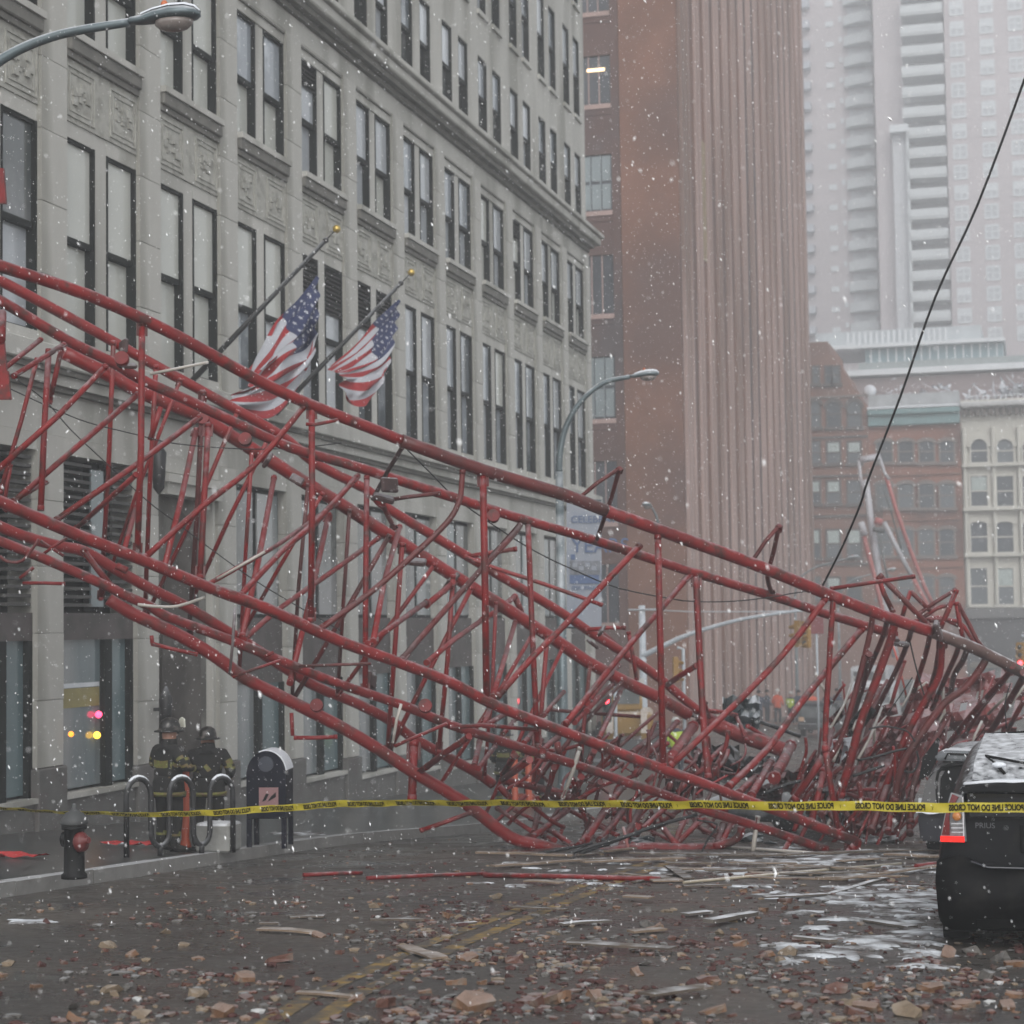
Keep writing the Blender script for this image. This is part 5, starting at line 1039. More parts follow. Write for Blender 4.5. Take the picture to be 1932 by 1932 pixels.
    for pts, wp, z0, z1 in [([(0, 320), (130, 150), (280, -10)], 13, 26, 30), ([(0, 400), (110, 270), (240, 160)], 10, 27, 30), ([(10, 870), (160, 530), (320, 190)], 10, 27, 30.5), ([(410, 780), (530, 680), (655, 590)], 11, 27, 29), ([(500, 830), (650, 690), (820, 500)], 11, 28, 30.5),
            ([(560, 830), (700, 690)], 11, 29, 30), ([(740, 870), (850, 710), (965, 540)], 22, 28, 31), ([(720, 170), (850, 80), (995, -10)], 11, 30, 29), ([(1100, 400), (1230, 410), (1350, 440)], 9, 31, 31.5), ([(1350, 440), (1400, 550), (1450, 670)], 8, 31.5, 31), ([(1065, 320), (1110, 455)], 8, 30, 31),
            ([(1080, 640), (1095, 820), (1120, 1010)], 13, 28, 28), ([(1120, 840), (1190, 770), (1260, 705)], 10, 29, 31), ([(1150, 960), (1200, 860), (1250, 780)], 14, 29, 30), ([(940, 970), (975, 860), (1010, 760)], 9, 29, 30), ([(960, 1000), (1030, 950), (1100, 890)], 9, 29, 29),
            ([(1490, 1170), (1580, 1020), (1665, 870)], 16, 28, 30), ([(1700, 1010), (1780, 860), (1850, 710)], 22, 29, 31), ([(1380, 1140), (1530, 1000)], 13, 28, 29), ([(1460, 540), (1560, 600), (1680, 670)], 8, 31, 32), ([(470, 1450), (510, 1460), (600, 1380), (700, 1290)], 11, 27, 27.5),
            ([(120, 1580), (230, 1430), (340, 1290)], 12, 27, 28), ([(280, 1680), (380, 1490), (480, 1300)], 13, 26.7, 28), ([(0, 1570), (90, 1430), (190, 1280)], 12, 27, 28), ([(0, 1340), (140, 1440), (280, 1530)], 8, 28, 28), ([(250, 1330), (360, 1390), (480, 1450)], 10, 28, 27.5),
            ([(600, 1500), (700, 1545), (790, 1590)], 8, 27.5, 27), ([(700, 1470), (760, 1550), (820, 1620)], 12, 27, 26.7), ([(820, 1600), (920, 1500), (1030, 1395)], 11, 26.8, 27.5), ([(795, 1620), (840, 1490), (895, 1370)], 12, 26.7, 27.5), ([(980, 1430), (1080, 1490), (1175, 1535)], 10, 27.5, 27),
            ([(1185, 1610), (1210, 1520), (1240, 1430)], 14, 26.7, 27.5), ([(1235, 1580), (1270, 1500), (1305, 1430)], 11, 26.8, 27.5), ([(1070, 1385), (1140, 1430), (1205, 1490)], 10, 28, 27.5), ([(680, 1300), (790, 1365)], 8, 28, 28), ([(650, 1330), (685, 1405)], 8, 28, 28), ([(150, 1640), (330, 1620), (540, 1600)], 7, 27.5, 27.5),
            ([(400, 1600), (480, 1630)], 9, 27, 27), ([(360, 1610), (300, 1680)], 10, 27, 27), ([(230, 1210), (330, 1090)], 12, 27, 28), ([(430, 990), (470, 930)], 14, 28, 28), ([(540, 1050), (610, 980)], 10, 28, 28), ([(740, 1120), (760, 1050)], 12, 28, 28), ([(820, 1140), (900, 1060)], 10, 28, 28), ([(190, 960), (320, 880)], 9, 27, 28)]: g(fi, pts, wp, z0, z1)
    rr = random.Random(77)
    for k in range(95):
        x = rr.triangular(930, 1420, 1180); y = rr.uniform(1400, 1600); L = rr.uniform(28, 95); a = rr.gauss(.95, .35) if rr.random() < .7 else rr.gauss(2.6, .35); zz = rr.uniform(27.2, 30.5); bx, by = rr.uniform(-9, 9), rr.uniform(-7, 7)
        y = min(y, 1604 - L * abs(math.sin(a)) / 2); dx, dy = L * math.cos(a) / 2, -L * math.sin(a) / 2
        if x < 990 and y > 1560: continue
        member(B2, 'bent_lacing', ident, [(x - dx, y - dy), (x - dx * .3 + bx, y - dy * .3 + by), (x + dx * .4 + bx, y + dy * .4 + by), (x + dx, y + dy)], rr.uniform(3.5, 9), zz, zz + rr.uniform(-.5, .9), rr.choice([RED, REDB, REDR]))
    member(B2, 'brace', fi, [(330, 1450), (365, 1600), (405, 1760)], 6, 26.3, mat=M('pinkish_rod', (.34, .13, .12), .5, .2, 4, snow=.4))
    member(B2, 'brace', ident, [l8(1350, 370), l8(1310, 500), l8(1255, 650)][0] and [(1094, 1411), (1081, 1455), (1062, 1505)], 8, 25.4, mat=PALEROD)
    # bent pipes under the landing end of the near boom
    member(B1, 'brace', fi, [(1550, 1360), (1520, 1560), (1497, 1730)], 9, 26.2, mat=PALEROD); member(B1, 'brace', fi, [(1497, 1730), (1488, 1830)], 10, 26.2)
    member(B1, 'brace', fi, [(1488, 1830), (1520, 1880), (1640, 1925)], 8, 26.2, mat=M('dark_scorched_strut', (.05, .022, .02), .6)); member(B1, 'brace', fi, [(1640, 1925), (1740, 1750), (1845, 1565)], 10, 26.2)
    member(B1, 'brace', l9, [(550, 1145), (650, 1075), (760, 1010)], 10, 26.0, mat=REDR); member(B1, 'brace', l9, [(780, 1135), (860, 1045), (970, 930)], 15, 26.0); member(B1, 'brace', l9, [(745, 1090), (810, 1000)], 12, 26.3, mat=REDR)
    member(B1, 'end_plate', l9, [(740, 985), (820, 990)], 30, 26.5, mat=REDR); member(B1, 'end_plate', l9, [(925, 905), (1000, 925)], 28, 26.6)
boom()

def wreck():
    W = empty('crushed_boom_section', (0, 0, 0), label='crushed red lattice section leaning in a thicket of slanted struts behind the parked cars', cat='crane wreck')
    m = lambda pts, wpx, z0, z1=None, mat=None, fr=fh: member(W, 'strut', fr, pts, wpx, z0, z1, mat or R_.choice([RED, RED, REDR, REDB]))
    for pts, w_, z0, z1 in [([(770, 430), (700, 720), (610, 1050), (540, 1250), (455, 1390)], 9, 28, 27.5), ([(870, 450), (790, 640), (730, 780)], 9, 30, 29.5), ([(930, 470), (870, 640), (800, 830), (700, 1100), (620, 1400), (545, 1660)], 13, 28.5, 27.5),
            ([(1065, 470), (1000, 640), (900, 850), (790, 1060)], 9, 29, 30), ([(1205, 530), (1150, 720), (1070, 960), (980, 1130), (760, 1360)], 8.5, 29.5, 30), ([(1310, 560), (1290, 760), (1180, 950), (1060, 1170), (960, 1400), (840, 1720)], 11, 29, 27.8),
            ([(1420, 590), (1330, 790), (1240, 1000)], 9, 30, 31), ([(1610, 690), (1480, 850), (1330, 960), (1150, 1200), (1010, 1440), (960, 1700)], 12, 28.8, 27.5), ([(1370, 1040), (1260, 1230), (1150, 1440), (1085, 1640), (1080, 1860)], 9, 28.6, 27.6),
            ([(1800, 755), (1640, 930), (1470, 1130), (1310, 1340)], 10, 29, 31), ([(1780, 790), (1640, 960), (1480, 1210)], 8, 30, 32), ([(1905, 800), (1800, 980), (1690, 1160), (1555, 1350)], 11, 28.6, 30), ([(1935, 930), (1870, 1050), (1800, 1180)], 8, 30, 31),
            ([(440, 1330), (330, 1500), (200, 1690)], 12, 27.2, 27.3), ([(420, 1460), (380, 1650), (330, 1860)], 10, 27.6, 27.2), ([(560, 1490), (450, 1720), (400, 1800)], 9, 28, 27.4), ([(560, 1620), (700, 1612), (870, 1615)], 6, 29, 29), ([(590, 1640), (700, 1680), (820, 1700)], 7, 29, 29),
            ([(940, 1480), (860, 1700), (780, 1920)], 11, 28, 27), ([(985, 1480), (940, 1720), (905, 1930)], 10, 28, 27), ([(1062, 1700), (1065, 1820), (1072, 1945)], 10, 28, 27.5), ([(650, 960), (600, 1180), (500, 1400)], 8, 30, 30), ([(720, 820), (660, 1010), (600, 1300)], 9, 30.5, 30),
            ([(850, 830), (770, 1100), (690, 1380)], 8, 31, 30), ([(1000, 1160), (900, 1290), (760, 1420)], 8, 31, 31), ([(900, 1080), (820, 1290)], 7, 31, 31), ([(1180, 950), (1100, 1190), (1060, 1300)], 8, 31, 30), ([(1270, 700), (1190, 980)], 10, 30, 31),
            ([(480, 1160), (440, 1330)], 10, 30, 28), ([(640, 1360), (560, 1560), (500, 1720)], 8, 28.5, 28), ([(820, 1400), (740, 1620)], 7, 30, 30), ([(1460, 1180), (1700, 1150), (1930, 1060)], 6, 32, 33), ([(1340, 1290), (1560, 1230), (1800, 1120)], 5, 33, 34),
            ([(1100, 1500), (1000, 1640), (900, 1750)], 8, 30, 29), ([(1230, 1230), (1120, 1470)], 8, 30, 30), ([(560, 1760), (640, 1850), (760, 1930)], 9, 29, 29), ([(470, 1790), (560, 1930)], 10, 28, 27.6), ([(620, 1830), (760, 1900)], 8, 29, 29),
            ([(1470, 640), (1400, 760), (1380, 900)], 10, 30, 31), ([(1030, 640), (950, 900), (880, 1150)], 6, 31, 31)]:
        q = [fh(*p) for p in pts]; 
        (xa, ya), (xb, yb) = pts[0], pts[1]
        if xa > 700 and ya < 830 and yb > ya + 60 and w_ > 7.5:      # carry the head of the strut up to the chord it hangs from
            cy_ = np.interp(xa, [700, 1000, 1250, 1500, 1930], [260, 360, 430, 530, 740]); t = (ya - cy_) / (yb - ya); t = min(t, 1.2); pts = [(xa + (xa - xb) * t * .6, ya - (yb - ya) * t)] + pts[0:]; z0 = 27.3
        member(W, 'strut', fh, pts, w_ * 1.22, z0, z1, R_.choice([RED, RED, REDR, REDR]))
    for pts, w_ in (([(720, 700), (640, 980), (560, 1220), (490, 1400)], 7), ([(650, 760), (570, 980), (470, 1150)], 5), ([(860, 990), (760, 1240), (680, 1380)], 5), ([(690, 1020), (640, 1160)], 4), ([(480, 1800), (450, 1880)], 6)):
        member(W, 'cream_pipe', fh, pts, w_, 29.2, 28.5, mat=PALEROD)
    member(W, 'strut', fh, [(930, 490), (980, 640), (1050, 930)], 4, 34, mat=M('salmon_paint', (.45, .10, .08), .6))
    # crumpled mesh decking behind the struts
    rr = random.Random(21); PK = M('dusty_red_decking', (.16, .03, .028), .7, .45, 2, snow=.3, snow_z=.5)
    for x0, x1, y0, y1, zz in ((1560, 1700, 1395, 1510, 31.5), (1640, 1800, 1340, 1470, 33), (1730, 1945, 1268, 1400, 34.5), (1620, 1745, 1450, 1560, 30.0)):
        bm = bmesh.new(); n = 16; g = []
        for i in range(n + 1):
            r = []
            for j in range(9):
                u, v = i / n, j / 8; x = x0 + (x1 - x0) * u + v * -30; y = y0 + (y1 - y0) * v + 12 * math.sin(u * 5)
                r.append(bm.verts.new(at(x, y, zz + 1.4 * mnoise.noise(Vector((u * 4, v * 4, zz))) - v * 1.0)))
            g.append(r)
        for i in range(n):
            for j in range(8):
                if rr.random() < .85: bm.faces.new((g[i][j], g[i + 1][j], g[i + 1][j + 1], g[i][j + 1]))
        o = bmobj('decking_panel', bm, PK, W, recalc=False); md = o.modifiers.new('s', 'SOLIDIFY'); md.thickness = .02
    for k in range(16):
        x = rr.uniform(1520, 1725); y = rr.uniform(1330, 1570); L = rr.uniform(22, 60); zz = rr.uniform(28.2, 31); a = rr.gauss(1.0, .5); bm = bmesh.new(); g = []
        for i in range(6):
            u = i / 5 - .5; r = []
            for j in range(4):
                v = (j / 3 - .5) * L * .45; px_, py_ = x + math.cos(a) * u * L + math.sin(a) * v, y - math.sin(a) * u * L + math.cos(a) * v
                r.append(bm.verts.new(at(px_, min(py_, 1600), zz + .5 * mnoise.noise(Vector((i * .9, j * .9, k))))))
            g.append(r)
        for i in range(5):
            for j in range(3): bm.faces.new((g[i][j], g[i + 1][j], g[i + 1][j + 1], g[i][j + 1]))
        o = bmobj('torn_plate', bm, rr.choice([REDR, REDR, DARKIRON, SNOW, STEEL]), W, recalc=False); md = o.modifiers.new('s', 'SOLIDIFY'); md.thickness = .012
    for k in range(60):   # leaning lacing that reaches the road
        x = rr.uniform(1500, 1735); y = rr.uniform(1440, 1585); L = rr.uniform(45, 150); a = rr.gauss(1.2, .28); zz = rr.uniform(27.6, 30.5)
        y = min(y, 1598 - L * abs(math.sin(a)) / 2)
        dx, dy = L * math.cos(a) / 2, -L * math.sin(a) / 2; bx = rr.uniform(-8, 8)
        member(W, 'bent_lacing', ident, [(x - dx, y - dy), (x + bx * .6, y), (x + dx * .5 + bx, y + dy * .5), (x + dx, y + dy)], rr.uniform(4, 10), zz, zz + rr.uniform(-.5, .6), mat=rr.choice([RED, REDR, RED, REDB]))
    for k in range(60):   # fine rods of the crushed lattice
        x = rr.uniform(1545, 1925); y = rr.uniform(1290, 1470); L = rr.uniform(30, 95); a = rr.gauss(1.15, .35); zz = rr.uniform(29.5, 34)
        if x > 1740 and y < 1290: continue
        p, q = (x - L * math.cos(a) / 2, y + L * math.sin(a) / 2), (x + L * math.cos(a) / 2, y - L * math.sin(a) / 2)
        member(W, 'lattice_rod', ident, [p, ((p[0] + q[0]) / 2 + rr.uniform(-4, 4), (p[1] + q[1]) / 2), q], rr.uniform(2.5, 6), zz, zz + rr.uniform(-.6, .6), mat=rr.choice([RED, REDR, REDR, RED, PALEROD]))
wreck()
# ---- loose red tubes lying on the road
def lying(name, fr, a, b_, wpx, mat, label, cat, group=None, lift=None):
    pa, pb = fr(*a), fr(*b_); A, B_ = ground(*pa), ground(*pb); z = (A - Vector(CC)).dot(Vector(FF)); r = wpx * z / FPX / 2
    A = Vector((A.x, A.y, gz(A.y) + r * 1.02)); B_ = Vector((B_.x, B_.y, gz(B_.y) + r * 1.02)); 
    return tag(tube(name, [A, (A + B_) / 2 + Vector((0, 0, .004)), B_], r, mat), label, cat, group)
lying('loose_tube', ident, (572, 1655), (683, 1651), 8, RED, 'short red tube lying on the road, the leftmost one', 'tube', 'red tubes on the road')
lying('loose_tube', ident, (692, 1661), (918, 1652), 8, RED, 'red tube on the road between the short one and the long one', 'tube', 'red tubes on the road')
lying('loose_tube', ident, (912, 1656), (1246, 1664), 10, RED, 'longest red tube lying on the road below the boom', 'tube', 'red tubes on the road')
lying('loose_tube', ident, (1728, 1638), (1780, 1632), 8, RED, 'red tube end on the road beside the black hatchback', 'tube', 'red tubes on the road')
lying('cream_pipe', ident, (1350, 1600), (1560, 1615), 6, PALEROD, 'long cream pipe lying behind the landed boom end', 'pipe')
lying('cream_pipe', ident, (1290, 1668), (1700, 1632), 6, M('pale_tan_pipe', (.34, .29, .21), .6, .2, 3, snow=.4), 'long tan pipe lying across the road in front of the boom end', 'pipe')
# ---- cables
def cable(fr, pts, wpx, z0, z1, label, mat=CABLE, name='steel_cable'):
    q = [fr(*p) for p in pts]; n = len(q); P = [at(x, y, z0 + (z1 - z0) * i / (n - 1)) for i, (x, y) in enumerate(q)]
    return tag(tube(name, smooth_path(P, 4), wpx * (z0 + z1) / 2 / FPX / 2, mat, seg=6), label, 'cable', None)
cable(ident, [(1975, 20), (1932, 152), (1845, 385), (1765, 560), (1700, 745), (1638, 905), (1624, 950), (1590, 1030), (1552, 1105)], 5, 22, 26.3, 'long black cable rising from the boom to the top right corner')
cable(l5, [(370, 610), (500, 740), (640, 880), (860, 1040), (1100, 1190), (1330, 1300), (1580, 1400), (1932, 1468)], 2.6, 25.5, 27, 'thin slack cable from the scraped part of the top chord down past the banner')
cable(l6, [(0, 1468), (150, 1475), (330, 1468), (520, 1445), (600, 1430), (700, 1415)], 2.6, 27, 27.4, 'thin cable sagging under the near boom toward its landing end')
cable(l4, [(60, 270), (300, 380), (500, 460), (760, 525), (1000, 580), (1400, 610), (1700, 600), (1932, 575)], 2.4, 24.5, 25.5, 'thin black cable crossing the left half behind the near boom')
cable(l4, [(90, 215), (250, 330), (400, 500), (570, 660), (830, 900), (990, 1020), (1200, 1180), (1500, 1390), (1932, 1640)], 2.2, 25, 27, 'thinnest cable slanting down through the left end of the boom')
cable(fi, [(-60, 1690), (200, 1600), (600, 1450), (1000, 1340)], 7, 25.3, 26, 'thick dark cable lying up over the tangle left of the landing end')
cable(fj, [(640, 1640), (860, 1600), (1150, 1500), (1450, 1400), (1932, 1260)], 7.5, 24.6, 25.3, 'thick dark cable rising from the road at the foot of the boom')
cable(fj, [(1010, 1450), (1300, 1400), (1500, 1360)], 6, 25, 25.4, 'short dark cable just above the thick one')
cable(fi, [(1000, 1390), (1180, 1430), (1100, 1560), (1030, 1700)], 4, 26, 26, 'bent dark hose hooked over the low chord')
cable(fi, [(1370, 440), (1600, 510), (1932, 630)], 8, 33, 33.5, 'straight dark bar behind the big rear chord', DARKIRON, 'dark_bar')
cable(fh, [(1070, 490), (1120, 700), (1185, 920)], 3, 28, 28, 'black cable hanging from the boom above the struts')
cable(fh, [(760, 1155), (880, 1135), (1020, 1160), (1070, 1190), (1110, 1250)], 4, 27, 27, 'black hose arched over the slanted struts')
cable(fh, [(680, 1390), (820, 1360), (960, 1320), (1060, 1300)], 5, 27.5, 27.5, 'dark twisted strap across the struts')
cable(fh, [(640, 1510), (760, 1470), (880, 1430)], 6, 27.5, 27.5, 'ragged dark strap low across the struts')
cable(fh, [(1120, 1320), (1135, 1400), (1090, 1480), (1030, 1470)], 4, 27.3, 27.3, 'black hook of hose near the crushed car')
cable(fh, [(-30, 1640), (150, 1570), (330, 1530), (400, 1520)], 7, 28, 28, 'dark cable crossing in front of the white hood')
cable(fh, [(-30, 780), (60, 660), (140, 560)], 3, 27, 27.3, 'thin black cable beside the long diagonal brace')
cable(fh, [(1090, 765), (1000, 900), (910, 1030)], 2.5, 28, 28, 'thin black wire slanting between two struts')
cable(fh, [(1830, 810), (1790, 960), (1800, 1150)], 2.5, 28, 28, 'thin black wire hanging above the car roof')

# ================================================================ cars
def car_body(K, paint, L=4.4, W=.87, H=1.49, dz=0.0):
    def prof(pts): return pts
    st = [
     (0.00, [(0, .20), (.60, .20), (.79, .24), (.83, .50), (.825, .70), (.765, .88), (.735, 1.02), (.70, 1.12), (.60, 1.165), (.32, 1.18), (0, 1.185)]),
     (0.07, [(0, .16), (.62, .16), (.84, .20), (.872, .50), (.862, .72), (.80, .90), (.755, 1.04), (.715, 1.14), (.61, 1.19), (.33, 1.205), (0, 1.21)]),
     (0.45, [(0, .16), (.66, .16), (.86, .21), (.878, .50), (.87, .76), (.82, .93), (.765, 1.08), (.715, 1.21), (.60, 1.275), (.33, 1.295), (0, 1.30)]),
     (1.10, [(0, .20), (.66, .20), (.86, .28), (.875, .55), (.875, .78), (.84, .95), (.76, 1.13), (.69, 1.30), (.585, 1.385), (.33, 1.405), (0, 1.41)]),
     (1.90, [(0, .20), (.66, .20), (.86, .28), (.875, .55), (.875, .80), (.85, .94), (.76, 1.14), (.67, 1.36), (.57, 1.455), (.33, 1.485), (0, 1.49)]),
     (2.60, [(0, .20), (.66, .20), (.86, .28), (.875, .55), (.875, .80), (.85, .92), (.76, 1.10), (.66, 1.33), (.56, 1.42), (.33, 1.45), (0, 1.455)]),
     (3.25, [(0, .20), (.66, .20), (.86, .28), (.875, .55), (.87, .78), (.85, .88), (.79, .95), (.72, 1.02), (.60, 1.08), (.33, 1.12), (0, 1.13)]),
     (3.95, [(0, .20), (.62, .20), (.83, .28), (.86, .52), (.85, .70), (.80, .80), (.74, .84), (.66, .87), (.55, .89), (.33, .91), (0, .92)]),
     (4.38, [(0, .26), (.45, .26), (.60, .32), (.66, .48), (.66, .58), (.60, .66), (.55, .69), (.48, .71), (.38, .72), (.2, .73), (0, .735)])]
    lift = lambda z, y: z if y < .3 or z < 1.1 or H < 1.45 else 1.1 + (z - 1.1) * 1.36
    st = [(y, [(x, lift(z, y)) for x, z in p]) for y, p in st]
    bm = bmesh.new(); rings = []
    for y, p in st:
        full = [(-x, z) for x, z in p[::-1]][:-1] + [(x, z) for x, z in p] if False else [(x, z) for x, z in p] + [(-x, z) for x, z in p[-2:0:-1]]
        rings.append([bm.verts.new((x * W / .87, y * L / 4.4, z * H / 1.49 + dz)) for x, z in full])
    n = len(rings[0])
    for a, b_ in zip(rings, rings[1:]):
        for k in range(n): bm.faces.new((a[k], a[(k + 1) % n], b_[(k + 1) % n], b_[k]))
    bm.faces.new(rings[0]); bm.faces.new(rings[-1])
    o = bmobj('body', bm, paint, K, smooth=True); md = o.modifiers.new('s', 'SUBSURF'); md.levels = 2; md.render_levels = 2
    return o, st
def wheel(K, x, y, r=.31):
    mt = Matrix.Translation((x, y, r)) @ Matrix.Rotation(math.pi / 2, 4, 'Y')
    bm = bmesh.new(); lathe(bm, [(r * .62, -.10), (r * .97, -.10), (r, -.06), (r, .06), (r * .97, .10), (r * .62, .10)], 24, mtx=mt); t = bmobj('wheel', bm, M('tyre_rubber', (.012, .012, .012), .8, .3, 10, bump=.3), K)
    bm = bmesh.new(); lathe(bm, [(r * .6, -.08), (r * .6, .085), (r * .2, .06)], 16, mtx=mt); bmobj('rim', bm, M('alloy_rim', (.25, .25, .26), .4, .1, 4, metal=.8), t)
def hatchback():
    z = 14.1; c = ground(2000, 1797); gy = c.y
    K = empty('parked_car', (c.x, gy, gz(gy)), label='black hatchback parked at the right edge, wet and dusted with snow', cat='car')
    K.rotation_euler = (-math.atan(.058), 0, math.radians(1.0))
    BP = M('wet_black_car_paint', (.004, .0045, .006), .34, .3, 14, spec=.16, coat=.0, snow=.75, snow_scale=18, snow_z=.66, dirt_or_reflect=(.010, .010, .0095), dirt_or_reflect_amt=.2, dirt_or_reflect_scale=5)
    body, st = car_body(K, BP)
    TRM = M('car_black_trim', (.004, .004, .004), .6, .2, 10, spec=.15)
    GL = M('car_glass_snowy', (.016, .018, .02), .08, .3, 6, spec=.8, snow=.85, snow_scale=13, snow_z=.62)
    # sloping rear glass with snow, spoiler bar, lower vertical glass
    def pane(name, p, mat, th=.012, par=K):
        bm = bmesh.new(); a = [bm.verts.new(q) for q in p]; bm.faces.new(a); r = bmesh.ops.extrude_face_region(bm, geom=bm.faces[:]); 
        nrm = (Vector(p[1]) - Vector(p[0])).cross(Vector(p[2]) - Vector(p[0])).normalized()
        for v in [g for g in r['geom'] if isinstance(g, bmesh.types.BMVert)]: v.co += nrm * th
        return bmobj(name, bm, mat, par)
    g = pane('rear_window', [(-.60, .14, 1.232), (.60, .14, 1.232), (.585, .45, 1.375), (.555, .9, 1.498), (.51, 1.45, 1.588), (-.51, 1.45, 1.588), (-.555, .9, 1.498), (-.585, .45, 1.375)], GL, .02)
    bm = bmesh.new(); prism(bm, [(-.70, 1.165), (.70, 1.165), (.66, 1.215), (.4, 1.24), (-.4, 1.24), (-.66, 1.215)], -.05, .10, 'y'); bmesh.ops.bevel(bm, geom=list(bm.edges), offset=.015, segments=2, affect='EDGES'); s = bmobj('spoiler', bm, BP, K)
    bm = bmesh.new(); box(bm, -.66, .66, -.05, .12, 1.243, 1.262); bmesh.ops.subdivide_edges(bm, edges=bm.edges[:], cuts=10, use_grid_fill=True)
    for v in bm.verts: v.co.z += .012 * mnoise.noise(v.co * 14) - max(0, abs(v.co.x) - .38) * .09; v.co.y += .012 * mnoise.noise(v.co * 19)
    bmobj('snow_ridge', bm, SNOW, s, smooth=True)
    g2 = pane('lower_rear_window', [(-.62, -.012, .985), (.62, -.012, .985), (.64, -.018, 1.155), (-.64, -.018, 1.155)], M('black_gloss_panel', (.004, .004, .005), .12, .1, 4, spec=.5), .01)
    # wiper on the sloping glass
    tube('wiper', [(-.36, .22, 1.30), (-.42, .32, 1.37), (-.50, .48, 1.43), (-.28, .38, 1.39), (.10, .24, 1.32), (.15, .22, 1.31)], [.012, .014, .012, .011, .009, .006], TRM, K)
    bm = bmesh.new(); bmesh.ops.create_icosphere(bm, subdivisions=2, radius=.04, matrix=Matrix.Translation((-.40, .27, 1.365)) @ Matrix.Diagonal((1.4, 1, .6, 1))); bmobj('snow_clump', bm, SNOW, K, smooth=True)
    # tail lights: red outer band, clear inner lens with amber bulb, red strip below
    for sx in (-1, 1):
        f = lambda x: sx * x
        T = pane('tail_light', [(f(.845), .015, .80), (f(.66), -.035, .80), (f(.675), -.030, 1.14), (f(.755), .0, 1.16), (f(.80), .01, 1.02)][::sx], M('clear_lamp_housing', (.26, .27, .28), .15, .3, 18, spec=.8), .035)
        d = -.045
        pane('red_lens', [(f(.83), d + .03, .845), (f(.775), d + .0, .845), (f(.772), d, 1.0), (f(.735), d, 1.07), (f(.70), d, 1.13), (f(.745), d + .02, 1.15), (f(.785), d + .03, 1.05)][::sx], M('dark_red_lens', (.16, .008, .008), .12, .2, 12, spec=.8), .014, T)
        pane('reflector', [(f(.84), d + .02, .795), (f(.665), d - .025, .795), (f(.667), d - .025, .838), (f(.84), d + .02, .838)][::sx], M('bright_red_reflector', (.75, .015, .012), .25, .1, 30, emit=((1, .02, .01), .5)), .014, T)  # reflector strip given a glow of its own, though it is unlit
        bm = bmesh.new(); bmesh.ops.create_icosphere(bm, subdivisions=2, radius=.035, matrix=Matrix.Translation((f(.715), -.045, .985)) @ Matrix.Diagonal((1, .5, 1, 1))); bmobj('amber_bulb', bm, M('amber_bulb', (.50, .19, .05), .3), T, smooth=True)
        for k in range(3): boxobj('lens_rib', (f(.715) - .042, f(.715) + .042, -.058, -.050, .865 + k * .032, .872 + k * .032), M('chrome_rib', (.5, .5, .52), .25, metal=.6), T)
        boxobj('chrome_edge', (f(.668) - .005, f(.668) + .005, -.062, -.05, .84, 1.13), M('chrome_rib', (.5, .5, .52), .25), T)
        boxobj('mud_flap', (f(.72) - .12, f(.72) + .12, .12, .14, .12, .42), TRM, K)
    # bumper with a crease, hatch gap, badge, number plate recess
    bm = bmesh.new(); pr = [(-.87, .66), (-.70, .70), (-.60, .66), (-.48, .60), (.48, .60), (.60, .66), (.70, .70), (.87, .66), (.885, .50), (.865, .22), (.8, .15), (-.8, .15), (-.865, .22), (-.885, .50)]
    prism(bm, pr, -.055, .25, 'y'); bmesh.ops.bevel(bm, geom=list(bm.edges), offset=.012, segments=2, affect='EDGES'); b_ = bmobj('bumper', bm, M('wet_black_bumper', (.003, .003, .0035), .55, .3, 10, spec=.12, dirt_or_reflect=(.010, .0095, .009), dirt_or_reflect_amt=.3, dirt_or_reflect_scale=6), K, smooth=True)
    boxobj('diffuser', (-.60, .60, -.058, -.02, .16, .24), M('diffuser_black', (.003, .003, .003), .8, .2, 10, spec=.05), K, bev=.01)
    tube('bumper_crease', [(-.62, -.062, .655), (-.50, -.064, .612), (0, -.066, .607), (.50, -.064, .612), (.62, -.062, .655)], .010, M('crease_highlight_paint', (.02, .022, .03), .12, .1, 3, spec=.8), K)
    boxobj('hatch_gap', (-.62, .62, -.024, -.012, .965, .975), TRM, K); boxobj('plate_recess', (-.26, .26, -.030, -.014, .72, .93), TRM, K, bev=.006)
    o = link('lettering', text_mesh('PRIUS', .058), M('chrome_badge', (.10, .10, .11), .4, metal=.3), K); o.matrix_local = Matrix.Translation((-.585, -.034, .985 - .085)) @ Matrix.Rotation(math.pi / 2, 4, 'X'); o.data.materials.clear(); o.data.materials.append(MATS['chrome_badge'])
    for sx in (-1, 1):
        wheel(K, sx * .76, .78); wheel(K, sx * .76, 3.5)
        boxobj('side_window', (sx * .795 - .01, sx * .795 + .01, 1.2, 2.9, .98, 1.1), TRM, K) if False else None
    tube('roof_seam', [(-.52, 1.5, 1.60), (0, 1.5, 1.628), (.52, 1.5, 1.60)], .008, TRM, K)
    return K
hatchback()
